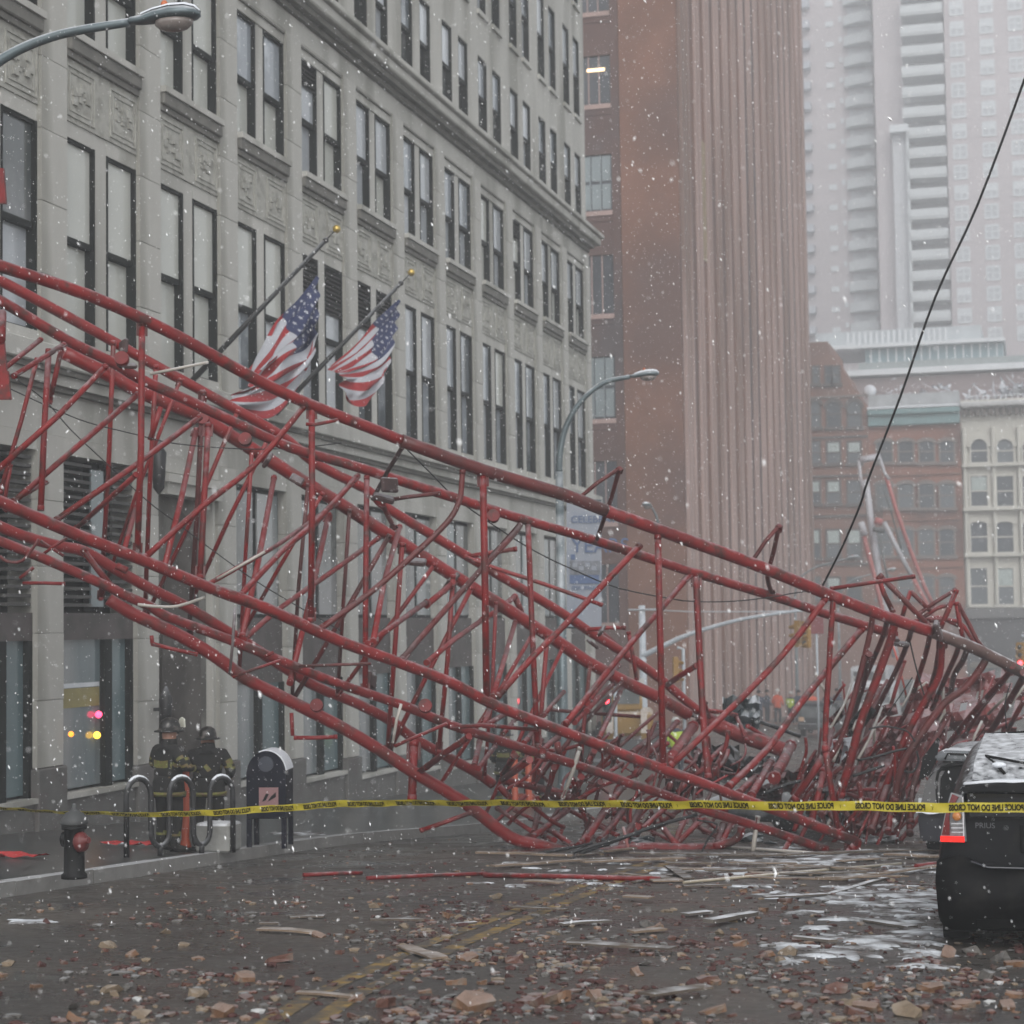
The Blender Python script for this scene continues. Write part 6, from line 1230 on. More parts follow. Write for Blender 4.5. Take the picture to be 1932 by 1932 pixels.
def crushed_car():
    c = ground(1862, 1618); K = empty('parked_car', (c.x, c.y, gz(c.y)), math.radians(-4), 'dark blue damaged car with open tailgate and snowy roof beyond the black hatchback', 'car')
    NP = M('dark_blue_car_paint', (.006, .0065, .013), .35, .3, 8, spec=.2, snow=.9, snow_scale=9, snow_z=.75)
    body, st = car_body(K, NP, 3.9, .86, 1.42)
    GY = M('scuffed_grey_panel', (.10, .098, .098), .5, .15, 4, dirt_or_reflect=(.07, .07, .07), dirt_or_reflect_amt=.4)
    TRM = MATS['car_black_trim']
    # open rear: dark opening, raised tailgate with snowy glass, grey trimmed pillar, bent black mirror
    bm = bmesh.new(); prism(bm, [(-.62, .55), (.62, .55), (.60, 1.1), (.5, 1.22), (-.42, 1.22), (-.58, 1.12)], -.05, -.02, 'y'); o = bmobj('boot_opening', bm, TRM, K)
    bm = bmesh.new(); prism(bm, [(-.86, .55), (-.60, .55), (-.56, 1.02), (-.50, 1.12), (-.62, 1.12), (-.74, .98)], -.09, -.051, 'y'); bmobj('rear_pillar', bm, GY, K)
    tube('rear_opening_seal', smooth_path([(-.60, -.07, .56), (-.585, -.08, 1.10), (-.30, -.08, 1.21), (.10, -.08, 1.235), (.6, -.08, 1.20)], 4), .022, TRM, K)
    bm = bmesh.new(); prism(bm, [(-.64, 1.25), (.66, 1.24), (.62, 1.35), (-.52, 1.39), (-.62, 1.34)], -.02, .55, 'y'); bmesh.ops.bevel(bm, geom=list(bm.edges), offset=.03, segments=2, affect='EDGES'); t = bmobj('tailgate', bm, M('tailgate_snowed', (.14, .15, .16), .4, .3, 5, snow=.8, snow_scale=9, snow_z=.25), K)
    tube('tailgate_seal', [(-.50, -.035, 1.27), (-.46, -.035, 1.345), (.62, -.035, 1.31)], .014, TRM, t)
    bm = bmesh.new(); prism(bm, [(-.86, .98), (-.80, 1.28), (-.60, 1.55), (-.57, 1.52), (-.62, 1.25), (-.72, 1.05)], .05, .09, 'y'); bmobj('bent_pillar', bm, TRM, K)
    tube('child_seat_arch', smooth_path([(-.35, -.075, .96), (-.26, -.08, 1.05), (-.02, -.08, 1.075), (.2, -.08, 1.05)], 4), .022, M('grey_seat_cloth', (.16, .165, .17), .8, .2, 10), K)
    bm = bmesh.new(); prism(bm, [(-.33, .9), (.25, .9), (.22, 1.04), (-.02, 1.065), (-.25, 1.04)], -.065, -.051, 'y'); bmobj('seat_back', bm, M('seat_grey', (.09, .09, .09), .8), K)
    bm = bmesh.new(); prism(bm, [(-.84, .20), (.84, .20), (.87, .52), (.82, .60), (-.82, .60), (-.87, .52)], -.09, .2, 'y'); bmesh.ops.bevel(bm, geom=list(bm.edges), offset=.03, segments=2, affect='EDGES'); bmobj('bumper', bm, M('dark_blue_bumper', (.008, .008, .014), .45, .3, 8), K)
    bm = bmesh.new(); bmesh.ops.create_grid(bm, x_segments=12, y_segments=5, size=.5, matrix=Matrix.Translation((-.42, -.05, .66)) @ Matrix.Rotation(.5, 4, 'X') @ Matrix.Diagonal((.9, .35, 1, 1)))
    for v in bm.verts: v.co.z += .03 * mnoise.noise(v.co * 9)
    bmobj('snow_layer', bm, SNOW, K, smooth=True)
    for sx in (-1, 1): wheel(K, sx * .74, .7, .3); wheel(K, sx * .74, 3.1, .3)
crushed_car()
def white_hood():   # snow-covered car half buried under the wreck
    c = at(1500, 1512, 31.5); K = empty('buried_car', (c.x + .8, c.y, gz(c.y)), math.radians(62), 'snow-covered car buried under the crushed boom behind the police tape', 'car')
    car_body(K, M('snowed_over_paint', (.10, .11, .12), .5, .3, 3, snow=1.0, snow_scale=2, snow_z=-.15), 2.6, .62, .85)
    wheel(K, -.5, .8, .26)
white_hood()
def far_vehicle(px, py_, zz, w_, h, l, paint, label, cat, glass=True, rz=0, cab=None):
    """boxy vehicle seen from the front or back: body, cab, windscreen, lights, wheels"""
    q = at(px, py_, zz); K = empty(cat.replace(' ', '_'), (q.x, q.y, gz(q.y)), rz, label, cat)
    bm = bmesh.new(); pr = [(0, .45), (l, .45), (l, .95), (l * .80, 1.05), (l * .72, h), (.15, h), (0, h * .95)]
    prism(bm, pr, -w_ / 2, w_ / 2, 'x'); bmesh.ops.bevel(bm, geom=list(bm.edges), offset=.07, segments=2, affect='EDGES'); bmobj('body', bm, paint, K)
    boxobj('windscreen', (-w_ * .42, w_ * .42, -.02, -.005, h * .58, h * .90), GLASSD, K); boxobj('bumper', (-w_ / 2, w_ / 2, -.12, -.021, .35, .62), DARKIRON, K, bev=.03)
    for sx in (-1, 1):
        boxobj('lamp', (sx * w_ * .42 - .12, sx * w_ * .42 + .12, -.03, -.006, .72, .9), M('dim_lamp', (.45, .30, .2), .3), K); wheel(K, sx * (w_ / 2 - .12), .9, .38); wheel(K, sx * (w_ / 2 - .12), l - .9, .38)
    return K
YT = M('utility_yellow', (.27, .155, .03), .5, .12, 3, snow=.5)
# yellow loader between the booms
def loader():
    q = at(1184, 1415, 62); K = empty('yellow_loader', (q.x, q.y, gz(q.y)), .2, 'yellow wheel loader facing the camera behind the tangled braces, left of the mast pole', 'loader')
    boxobj('cab', (-.5, .5, .8, 2.3, 1.7, 2.6), YT, K, bev=.08); boxobj('cab_window', (-.42, .42, .76, .795, 1.95, 2.45), GLASSD, K); boxobj('body', (-.85, .85, .6, 4.2, .9, 1.69), YT, K, bev=.1)
    for sx in (-1, 1):
        wheel(K, sx * .95, 1.2, .62); wheel(K, sx * .95, 3.6, .62); bm = bmesh.new(); box(bm, sx * .55 - .1, sx * .55 + .1, -1.0, 1.0, 0, .25, mtx=Matrix.Translation((0, 0, 1.2)) @ Matrix.Rotation(.35, 4, 'X')); bmobj('lift_arm', bm, YT, K)
        boxobj('work_lamp', (sx * .45 - .12, sx * .45 + .12, .74, .799, 2.61, 2.78), M('pale_lens', (.5, .5, .48), .3), K)
    bm = bmesh.new(); prism(bm, [(-1.9, .15), (-1.1, .1), (-1.0, .9), (-1.15, .9), (-1.25, .3), (-1.9, .25)], -1.15, 1.15, 'x'); bmobj('bucket', bm, DARKIRON, K)
loader()
far_vehicle(1645, 1360, 92, 2.1, 2.3, 5, M('white_van_paint', (.45, .47, .48), .4, .05, 2, snow=.8), 'white van parked beyond the slanted struts', 'van')
far_vehicle(1640, 1262, 128, 2.5, 3.0, 8, M('far_white_truck', (.5, .52, .54), .5, .05, 2), 'far white truck behind the crushed lattice, below the mobile crane', 'truck')
far_vehicle(1545, 1372, 84, 1.8, 1.5, 4.4, M('far_dark_car', (.02, .022, .025), .4), 'low dark car standing behind the crowd of workers', 'car')
far_vehicle(1865, 1250, 128, 2.5, 3.2, 7, M('olive_truck_box', (.13, .12, .10), .7, .2, 2), 'dull brown truck near the right edge below the cream building', 'truck')
far_vehicle(1718, 1268, 120, 1.9, 2.0, 5, M('far_red_vehicle', (.28, .05, .05), .5), 'red emergency vehicle glimpsed between the struts at the right', 'fire engine')
far_vehicle(1800, 1290, 100, 2.0, 2.2, 5, M('far_silver_van', (.30, .31, .33), .5, .1, 2, snow=.8), 'silver van glimpsed under the scraped end of the boom', 'van')
# ---- mobile crane mast far away
def rotator():
    z = 112; K = empty('mobile_crane', (0, 0, 0), label='hazy white and red mobile crane mast with splayed legs beyond the wreck', cat='crane')
    WP = M('crane_white', (.50, .50, .53), .5, .08, .5, dirt_or_reflect=(.40, .37, .39), dirt_or_reflect_amt=.4); RP = M('crane_pink_red', (.40, .12, .11), .5, .2, .6); DK = M('crane_dark_grey', (.14, .15, .15), .6, .3, 1)
    t = lambda name, pts, wp, mat, dz=0: tube(name, [at(x, y, z + dz) for x, y in pts], wp * z / FPX / 2, mat, K, seg=8)
    t('head_beam', [(1622, 868), (1660, 861)], 13, WP); t('left_cheek', [(1620, 868), (1624, 905), (1633, 935)], 6, WP); t('right_cheek', [(1659, 862), (1668, 890), (1678, 905)], 6, WP)
    t('main_boom', [(1633, 905), (1645, 1000), (1660, 1095), (1676, 1165), (1690, 1240)], 13, WP, .5)
    t('right_leg', [(1672, 900), (1690, 960), (1718, 1040), (1745, 1110), (1765, 1150)], 8, RP, 1)
    t('front_leg', [(1668, 985), (1690, 1030), (1722, 1090)], 9, WP, -.6); t('front_leg_foot', [(1722, 1090), (1745, 1132), (1762, 1165)], 8, RP, -.6)
    t('left_leg', [(1625, 988), (1634, 1030), (1648, 1080), (1662, 1140), (1680, 1210)], 9, RP, -.3); t('left_leg_sleeve', [(1624, 985), (1631, 1010)], 13, WP, -.4)
    for k in range(7): t('hoist_rope', [(1636 + k * 4.2, 885), (1643 + k * 3.6, 980)], 1.6, DK, .8)
    t('pulley_block', [(1650, 982), (1664, 986)], 14, RP, -.2); t('hook_block', [(1648, 998), (1668, 1002)], 10, DK, -.2); t('hanging_gear', [(1660, 1010), (1668, 1060), (1676, 1095)], 4, DK, -.1)
    t('lattice_side', [(1668, 925), (1680, 960), (1700, 1035)], 3, DK, 1.2)
    q = at(1690, 1250, z); boxobj('carrier', (q.x - 1.2, q.x + 1.2, q.y, q.y + 3, gz(q.y) + .9, gz(q.y) + 2.2), DK, K, bev=.2)
    for sx in (-.9, .9):
        bm = bmesh.new(); lathe(bm, [(.3, -.2), (.55, -.2), (.55, .2), (.3, .2)], 16, mtx=Matrix.Translation((q.x + sx, q.y - .1, gz(q.y) + .55)) @ Matrix.Rotation(math.pi / 2, 4, 'X')); bmobj('wheel', bm, MATS['tyre_rubber'], K)
rotator()

# ================================================================ people
def seg_d(c, J):
    best = 9
    for a, b in (('ls', 'le'), ('le', 'lw'), ('rs', 're'), ('re', 'rw')):
        A, B_ = Vector(J[a]), Vector(J[b]); t = max(0, min(1, (c - A).dot(B_ - A) / (B_ - A).length_squared)); best = min(best, (A + (B_ - A) * t - c).length)
    return best
def person_mesh(pose, cloth):
    """body grown over a joint skeleton; returns a mesh with materials picked by region"""
    J = dict(pelvis=(0, 0, .97), belly=(0, 0, 1.10), chest=(0, -.01, 1.32), neck=(0, 0, 1.50), head0=(0, -.015, 1.60), head1=(0, -.02, 1.74),
             ls=(-.19, 0, 1.43), le=(-.27, .03, 1.16), lw=(-.24, -.16, 1.02), rs=(.19, 0, 1.43), re=(.27, .03, 1.16), rw=(.24, -.16, 1.02),
             lh=(-.10, 0, .93), lk=(-.12, -.02, .50), la=(-.13, .02, .10), lt=(-.14, -.17, .04), rh=(.10, 0, .93), rk=(.12, -.02, .50), ra=(.13, .02, .10), rt=(.14, -.17, .04))
    J.update(pose)
    E_ = [('pelvis', 'belly'), ('belly', 'chest'), ('chest', 'neck'), ('neck', 'head0'), ('head0', 'head1'), ('chest', 'ls'), ('ls', 'le'), ('le', 'lw'), ('chest', 'rs'), ('rs', 're'), ('re', 'rw'),
          ('pelvis', 'lh'), ('lh', 'lk'), ('lk', 'la'), ('la', 'lt'), ('pelvis', 'rh'), ('rh', 'rk'), ('rk', 'ra'), ('ra', 'rt')]
    Rd = dict(pelvis=.17, belly=.165, chest=.19, neck=.062, head0=.088, head1=.095, ls=.095, le=.068, lw=.048, rs=.095, re=.068, rw=.048, lh=.115, lk=.085, la=.062, lt=.045, rh=.115, rk=.085, ra=.062, rt=.045)
    names = list(J); V = [Vector(J[n]) for n in names]; R = [Rd[n] for n in names]; ed = [(names.index(a), names.index(b)) for a, b in E_]
    for side, wn, en in ((-1, 'lw', 'le'), (1, 'rw', 're')):   # palm, four fingers and a thumb
        w_ = Vector(J[wn]); d = (w_ - Vector(J[en])).normalized(); sdv = d.cross(Vector((0, 0, 1))).normalized(); dn = d.cross(sdv).normalized() * -1
        i0 = names.index(wn); palm = len(V); V.append(w_ + d * .07); R.append(.034); ed.append((i0, palm))
        for k, L in ((-1.5, .055), (-.5, .07), (.5, .066), (1.5, .05)):
            a = len(V); V.append(w_ + d * .10 + sdv * k * .019); R.append(.0105); ed.append((palm, a)); V.append(V[a] + d * L * .55 + dn * .012); R.append(.0095); ed.append((a, a + 1)); V.append(V[a + 1] + d * L * .35 + dn * .03); R.append(.008); ed.append((a + 1, a + 2))
        a = len(V); V.append(w_ + d * .05 + sdv * -side * .038); R.append(.012); ed.append((palm, a)); V.append(V[a] + d * .04 + sdv * -side * .014 + dn * .01); R.append(.010); ed.append((a, a + 1))
    me = bpy.data.meshes.new('skeleton'); me.from_pydata([tuple(v) for v in V], ed, []); o = bpy.data.objects.new('skeleton', me); COL.objects.link(o)
    md = o.modifiers.new('k', 'SKIN'); sk = me.skin_vertices[0].data
    for i, r in enumerate(R): sk[i].radius = (r, r * (.82 if names[i] in ('pelvis', 'belly', 'chest') else 1)) if i < len(names) else (r, r); sk[i].use_root = (i == 0)
    o.modifiers.new('s', 'SUBSURF').levels = 2 if cloth.get('bands') else 1; bpy.context.view_layer.update()
    out = bpy.data.meshes.new_from_object(o.evaluated_get(bpy.context.evaluated_depsgraph_get())); bpy.data.objects.remove(o)
    out.materials.clear()
    for x in cloth['mats']: out.materials.append(x)
    hand = [Vector(J['lw']), Vector(J['rw'])]
    for p in out.polygons:
        c = p.center; p.use_smooth = True; arm = abs(c.x) > .235 and c.z > .8
        dl = min((c - h).length for h in hand)
        mi = 0
        if c.z > 1.545: mi = 2
        elif c.z < .14: mi = 3
        elif dl < .035 or (min((c - (h + (h - Vector(J[e])).normalized() * .07)).length for h, e in ((hand[0], 'le'), (hand[1], 're'))) < .12 and dl < .19): mi = 3
        elif cloth.get('bands') and any(a < c.z < b for a, b in cloth['bands']): mi = 1
        elif cloth.get('arm') and seg_d(c, J) < .095 and c.z < 1.36 and any(abs((c - Vector(J[e])).length - q) < .035 for e, q in (('le', .16), ('re', .16), ('le', .30), ('re', .30))) and arm: mi = 1
        elif cloth.get('vest') and 1.02 < c.z < 1.46 and not arm: mi = 1
        elif c.z < .92: mi = 4
        p.material_index = mi
    return out
SKIN = M('skin', (.32, .17, .12), .6, .1, 10); COATK = M('black_bunker_coat', (.009, .0085, .008), .9, .3, 5); REFY = M('lime_reflective_band', (.13, .135, .025), .6, .4, 12, dirt_or_reflect=(.12, .08, .03), dirt_or_reflect_amt=.6, dirt_or_reflect_scale=16)
GLV = M('dark_glove', (.02, .018, .015), .8); HEL = M('black_leather_helmet', (.012, .011, .01), .35, .3, 8, dirt_or_reflect=(.10, .09, .08), dirt_or_reflect_amt=.25, dirt_or_reflect_scale=12)
ORV = M('orange_vest', (.60, .09, .03), .7, .1, 6); LMV = M('lime_vest', (.42, .55, .05), .7, .1, 6); NAVY = M('navy_jacket', (.02, .03, .06), .8, .2, 6); JEAN = M('dark_trousers', (.025, .03, .04), .85, .2, 6); BOOT = M('black_boot', (.012, .012, .012), .6)
FIRE = dict(mats=[COATK, REFY, SKIN, GLV, COATK], bands=[(.99, 1.03), (1.21, 1.25), (.25, .30)], arm=True)
def firefighter(p, rz, pose, label, k=1.0, white_front=False):
    me = person_mesh(pose, FIRE); K = link('person', me, None, None, loc=p, rot=(0, 0, rz), scale=(k * 1.2, k * 1.15, k * .95)); tag(K, label, 'person', 'firefighters in dark turnout gear')
    h = Vector(pose.get('head1', (0, -.02, 1.74)))
    bm = bmesh.new(); mt = Matrix.Translation(h + Vector((0, 0, -.02))) @ Matrix.Diagonal((.8, .98, 1.0, 1))
    lathe(bm, [(.155, -.03), (.19, -.035), (.19, -.015), (.135, .0), (.13, .06), (.105, .125), (.05, .16), (.01, .165)], 16, mtx=mt); bmobj('helmet', bm, HEL, K)
    bm = bmesh.new(); prism(bm, [(-.055, 0), (.055, 0), (.045, .11), (0, .14), (-.045, .11)], -.018, 0, 'y'); bmobj('helmet_shield', bm, M('helmet_front_white', (.55, .54, .46), .5), K, loc=h + Vector((0, -.165, .0)))
    # face: nose and ears
    bm = bmesh.new(); bmesh.ops.create_cone(bm, segments=6, radius1=.018, radius2=.006, depth=.035, cap_ends=True, matrix=Matrix.Translation(h + Vector((0, -.10, -.10))) @ Matrix.Rotation(math.pi / 2, 4, 'X')); bmobj('nose', bm, SKIN, K)
    for sx in (-1, 1):
        bm = bmesh.new(); bmesh.ops.create_icosphere(bm, subdivisions=1, radius=.011, matrix=Matrix.Translation(h + Vector((sx * .034, -.095, -.075)))); bmobj('eye', bm, BLACK, K)
    # coat skirt, flared, with its hem band
    bm = bmesh.new(); lathe(bm, [(.18, 1.08), (.205, .98), (.215, .86), (.225, .78), (.20, .78)], 16, mtx=Matrix.Diagonal((1, .8, 1, 1))); bmobj('coat_skirt', bm, COATK, K)
    bm = bmesh.new(); lathe(bm, [(.224, .805), (.232, .80), (.236, .86), (.226, .86)], 16, mtx=Matrix.Diagonal((1, .8, 1, 1))); bmobj('reflective_hem', bm, REFY, K)
    bm = bmesh.new(); lathe(bm, [(.15, 1.44), (.10, 1.50), (.088, 1.585), (.075, 1.59)], 14, mtx=Matrix.Translation((h.x * .5, h.y * .4, 0))); bmobj('collar', bm, COATK, K)
    return K
pz = .14
firefighter(ground(318, 1610, pz), math.radians(150), dict(le=(-.33, -.02, 1.20), lw=(-.16, -.26, 1.16), re=(.33, -.02, 1.20), rw=(.14, -.27, 1.14)), 'firefighter with arms folded standing left of the orange marker post', .92)
firefighter(ground(392, 1601, pz), math.radians(200), dict(le=(-.29, .03, 1.17), lw=(-.22, -.15, 1.00), rw=(.27, -.10, .98), head0=(0, -.05, 1.58), head1=(0, -.08, 1.70)), 'firefighter with bright yellow bands standing right of the orange marker post', .88)
firefighter(ground(955, 1526, 0), math.radians(170), dict(), 'firefighter behind the braces at the middle of the picture, the left one', .97)
firefighter(ground(1008, 1524, 0), math.radians(195), dict(le=(-.3, -.02, 1.18), lw=(-.18, -.22, 1.08)), 'firefighter behind the braces at the middle of the picture, the right one', .95)
meshes = {}
def worker(p, rz, kind, label, k=1.0, pose=None):
    c = {'orange': [ORV, ORV, SKIN, SKIN, JEAN], 'lime': [NAVY, LMV, SKIN, SKIN, JEAN], 'navy': [NAVY, NAVY, SKIN, SKIN, JEAN]}[kind]
    if kind not in meshes or pose: me = person_mesh(pose or {}, dict(mats=c, vest=True)); meshes.setdefault(kind, me)
    else: me = meshes[kind]
    K = link('person', me, None, None, loc=p, rot=(0, 0, rz), scale=(k, k, k)); tag(K, label, 'person', 'workers far down the street')
    bm = bmesh.new(); h = Vector((pose or {}).get('head1', (0, -.02, 1.74)))
    lathe(bm, [(.125, -.02), (.13, 0), (.11, .06), (.06, .11), (.01, .12)], 12, mtx=Matrix.Translation(h)); bmobj('hard_hat' if kind != 'navy' else 'cap', bm, M('white_hat', (.5, .5, .48), .5) if kind != 'navy' else BLACK, K); return K
w0 = worker(ground(1277, 1480), math.radians(180), 'lime', 'worker in a bright lime vest behind the landed rear chord', .98)
for x, y, kind, lab in ((1468, 1368, 'orange', 'worker in an orange jacket left of the one in lime, far behind the boom'), (1493, 1369, 'lime', 'worker in a lime vest between two workers in orange far down the street'), (1535, 1372, 'orange', 'larger worker in an orange top with dark trousers far down the street'),
                        (1433, 1372, 'navy', 'worker in dark clothes at the left end of the far group'), (1448, 1366, 'navy', 'second dark-clothed worker from the left in the far group'), (1508, 1368, 'navy', 'dark-clothed worker standing right of the lime vest in the far group'),
                        (1562, 1368, 'navy', 'worker in a navy jacket right of the large orange one'), (1581, 1366, 'navy', 'worker in dark clothes at the right end of the far group, before the struts')):
    worker(ground(x, y), R_.uniform(2.2, 4.0), kind, lab, R_.uniform(.97, 1.05))

# ================================================================ police tape
def tape():
    K = empty('police_tape', (0, 0, 0), label='yellow police line tape stretched across the whole street with reversed lettering', cat='tape')
    cp = [(-140, 1513, 25.2, .35), (0, 1525, 24.5, .55), (117, 1532, 23.9, .5), (300, 1536.5, 23.0, .8), (467, 1529, 22.2, 1), (644, 1517, 20.9, .95), (800, 1515, 19.9, .75), (966, 1515.5, 18.9, .8), (1288, 1518.5, 17.3, .92), (1600, 1521, 16.3, 1), (1932, 1525, 15.5, 1), (2250, 1530, 14.9, 1)]
    pts = [at(x, y, z * .865) for x, y, z, c in cp]; tw = [c for *_, c in cp]
    N = 12; P = smooth_path(pts, N); T = []
    for i in range(len(tw) - 1):
        for s in range(N): T.append(tw[i] + (tw[i + 1] - tw[i]) * s / N)
    T.append(tw[-1])
    W_ = .069; S_ = [0]
    for a, b in zip(P, P[1:]): S_.append(S_[-1] + (b - a).length)
    def frame(s):
        s = min(max(s, 0), S_[-1] - 1e-4); i = max(0, np.searchsorted(S_, s) - 1); t = (s - S_[i]) / (S_[i + 1] - S_[i]); p = P[i].lerp(P[i + 1], t); c = T[i] + (T[i + 1] - T[i]) * t
        d = (P[i + 1] - P[i]).normalized(); n = d.cross(Vector((0, 0, 1))).normalized(); ang = math.acos(min(1, c)); up = Vector((0, 0, 1)) * math.cos(ang) + n * math.sin(ang); nn = d.cross(up).normalized()
        sag = .004 * math.sin(s * 5.3) + .002 * math.sin(s * 17)
        return p + Vector((0, 0, sag)), up, nn
    bm = bmesh.new(); L = S_[-1]; n = int(L / .05); rows = []
    for i in range(n + 1):
        p, up, nn = frame(L * i / n); rows.append([bm.verts.new(p + up * W_ * v + nn * (.004 * math.sin(i * .7 + v * 5))) for v in (-.5, -.17, .17, .5)])
    for a, b in zip(rows, rows[1:]):
        for k in range(3): f = bm.faces.new((a[k], b[k], b[k + 1], a[k + 1])); f.smooth = True
    o = bmobj('ribbon', bm, YEL, K, recalc=False)
    me0 = text_mesh('POLICE LINE DO NOT CROSS', .054, .0022)
    co = np.array([v.co[:] for v in me0.vertices]); x0, x1 = co[:, 0].min(), co[:, 0].max(); wtxt = .54; per = .715
    faces = [tuple(p.vertices) for p in me0.polygons]
    # s of the right-hand edge of the right-most block
    tgt = 1925; sR = min(S_, key=lambda s: abs(frame(s)[0].dot(Vector(RR)) / (frame(s)[0] - Vector(CC)).dot(Vector(FF)) * FPX - (tgt - 966)))
    k = 1; s_r = sR + per
    while s_r > .3:
        vs = []
        for x, y, _ in co:
            s = s_r - (x - x0) / (x1 - x0) * wtxt     # reversed: read from behind
            p, up, nn = frame(s); v = (y - .018) * 1.1
            q = p + up * v; tocam = (Vector(CC) - q).normalized(); nn = nn if nn.dot(tocam) > 0 else -nn
            vs.append(q + nn * .0065)
        me = bpy.data.meshes.new('lettering'); me.from_pydata([tuple(v) for v in vs], [], faces); link('lettering', me, BLACK, o)
        p, up, nn = frame(s_r - wtxt - .12); nn = nn if nn.dot(Vector(CC) - p) > 0 else -nn
        d = (frame(s_r - wtxt - .10)[0] - p).normalized(); bm = bmesh.new()
        for a, b, c2, e in ((-.008, .012, .0, .0), (.008, .012, .0, .0), (0, 0, 0, -.014)):
            q0, q1 = p + d * a + up * b, p + d * c2 + up * e; t_ = Vector(up) * .002 if abs(a) > 0 else d * .002
            bm.faces.new([bm.verts.new(q0 + t_ + nn * .0065), bm.verts.new(q0 - t_ + nn * .0065), bm.verts.new(q1 - t_ + nn * .0065), bm.verts.new(q1 + t_ + nn * .0065)])
        bmobj('mark', bm, BLACK, o, recalc=False)
        s_r -= per
tape()
# posts outside the frame that hold the tape
for x, y, z, lab in ((-140, 1513, 25.2 * .865, 'thin barricade post holding the left end of the police tape'), (2250, 1530, 14.9 * .865, 'thin barricade post holding the right end of the police tape')):
    q = at(x, y, z); tag(tube('barricade_post', [Vector((q.x, q.y, gz(q.y) - .02)), Vector((q.x, q.y, q.z + .1))], .03, DARKIRON), lab, 'post')

# ================================================================ rubble, planks, snow on the road
def chunk_mesh(kind, seed):
    rr = random.Random(seed); bm = bmesh.new()
    if kind == 'brick': box(bm, -.10, .10 * rr.uniform(.3, 1), -.05, .05, -.032, .032)
    else: bmesh.ops.create_icosphere(bm, subdivisions=1, radius=.07)
    bmesh.ops.subdivide_edges(bm, edges=bm.edges[:], cuts=1, use_grid_fill=True) if kind == 'brick' else None
    amp = .032 if kind == 'brick' else .05
    off = Vector((seed * 3.1, seed * 1.7, 0))
    for v in bm.verts: v.co += v.co.normalized() * amp * mnoise.noise(v.co * 11 + off) * 1.6
    if kind != 'brick':
        for v in bm.verts: v.co.z *= .6; v.co.x *= 1.25
        for q in range(2):
            nrm = Vector((rr.gauss(0, 1), rr.gauss(0, 1), rr.uniform(0, 1))).normalized(); r = bmesh.ops.bisect_plane(bm, geom=bm.verts[:] + bm.edges[:] + bm.faces[:], plane_co=nrm * .035, plane_no=nrm, clear_outer=True)
            ed = [e for e in r['geom_cut'] if isinstance(e, bmesh.types.BMEdge)]
            try: bmesh.ops.contextual_create(bm, geom=ed)
            except Exception: pass
    bmesh.ops.recalc_face_normals(bm, faces=bm.faces); me = bpy.data.meshes.new('rubble'); bm.to_mesh(me); bm.free(); return me
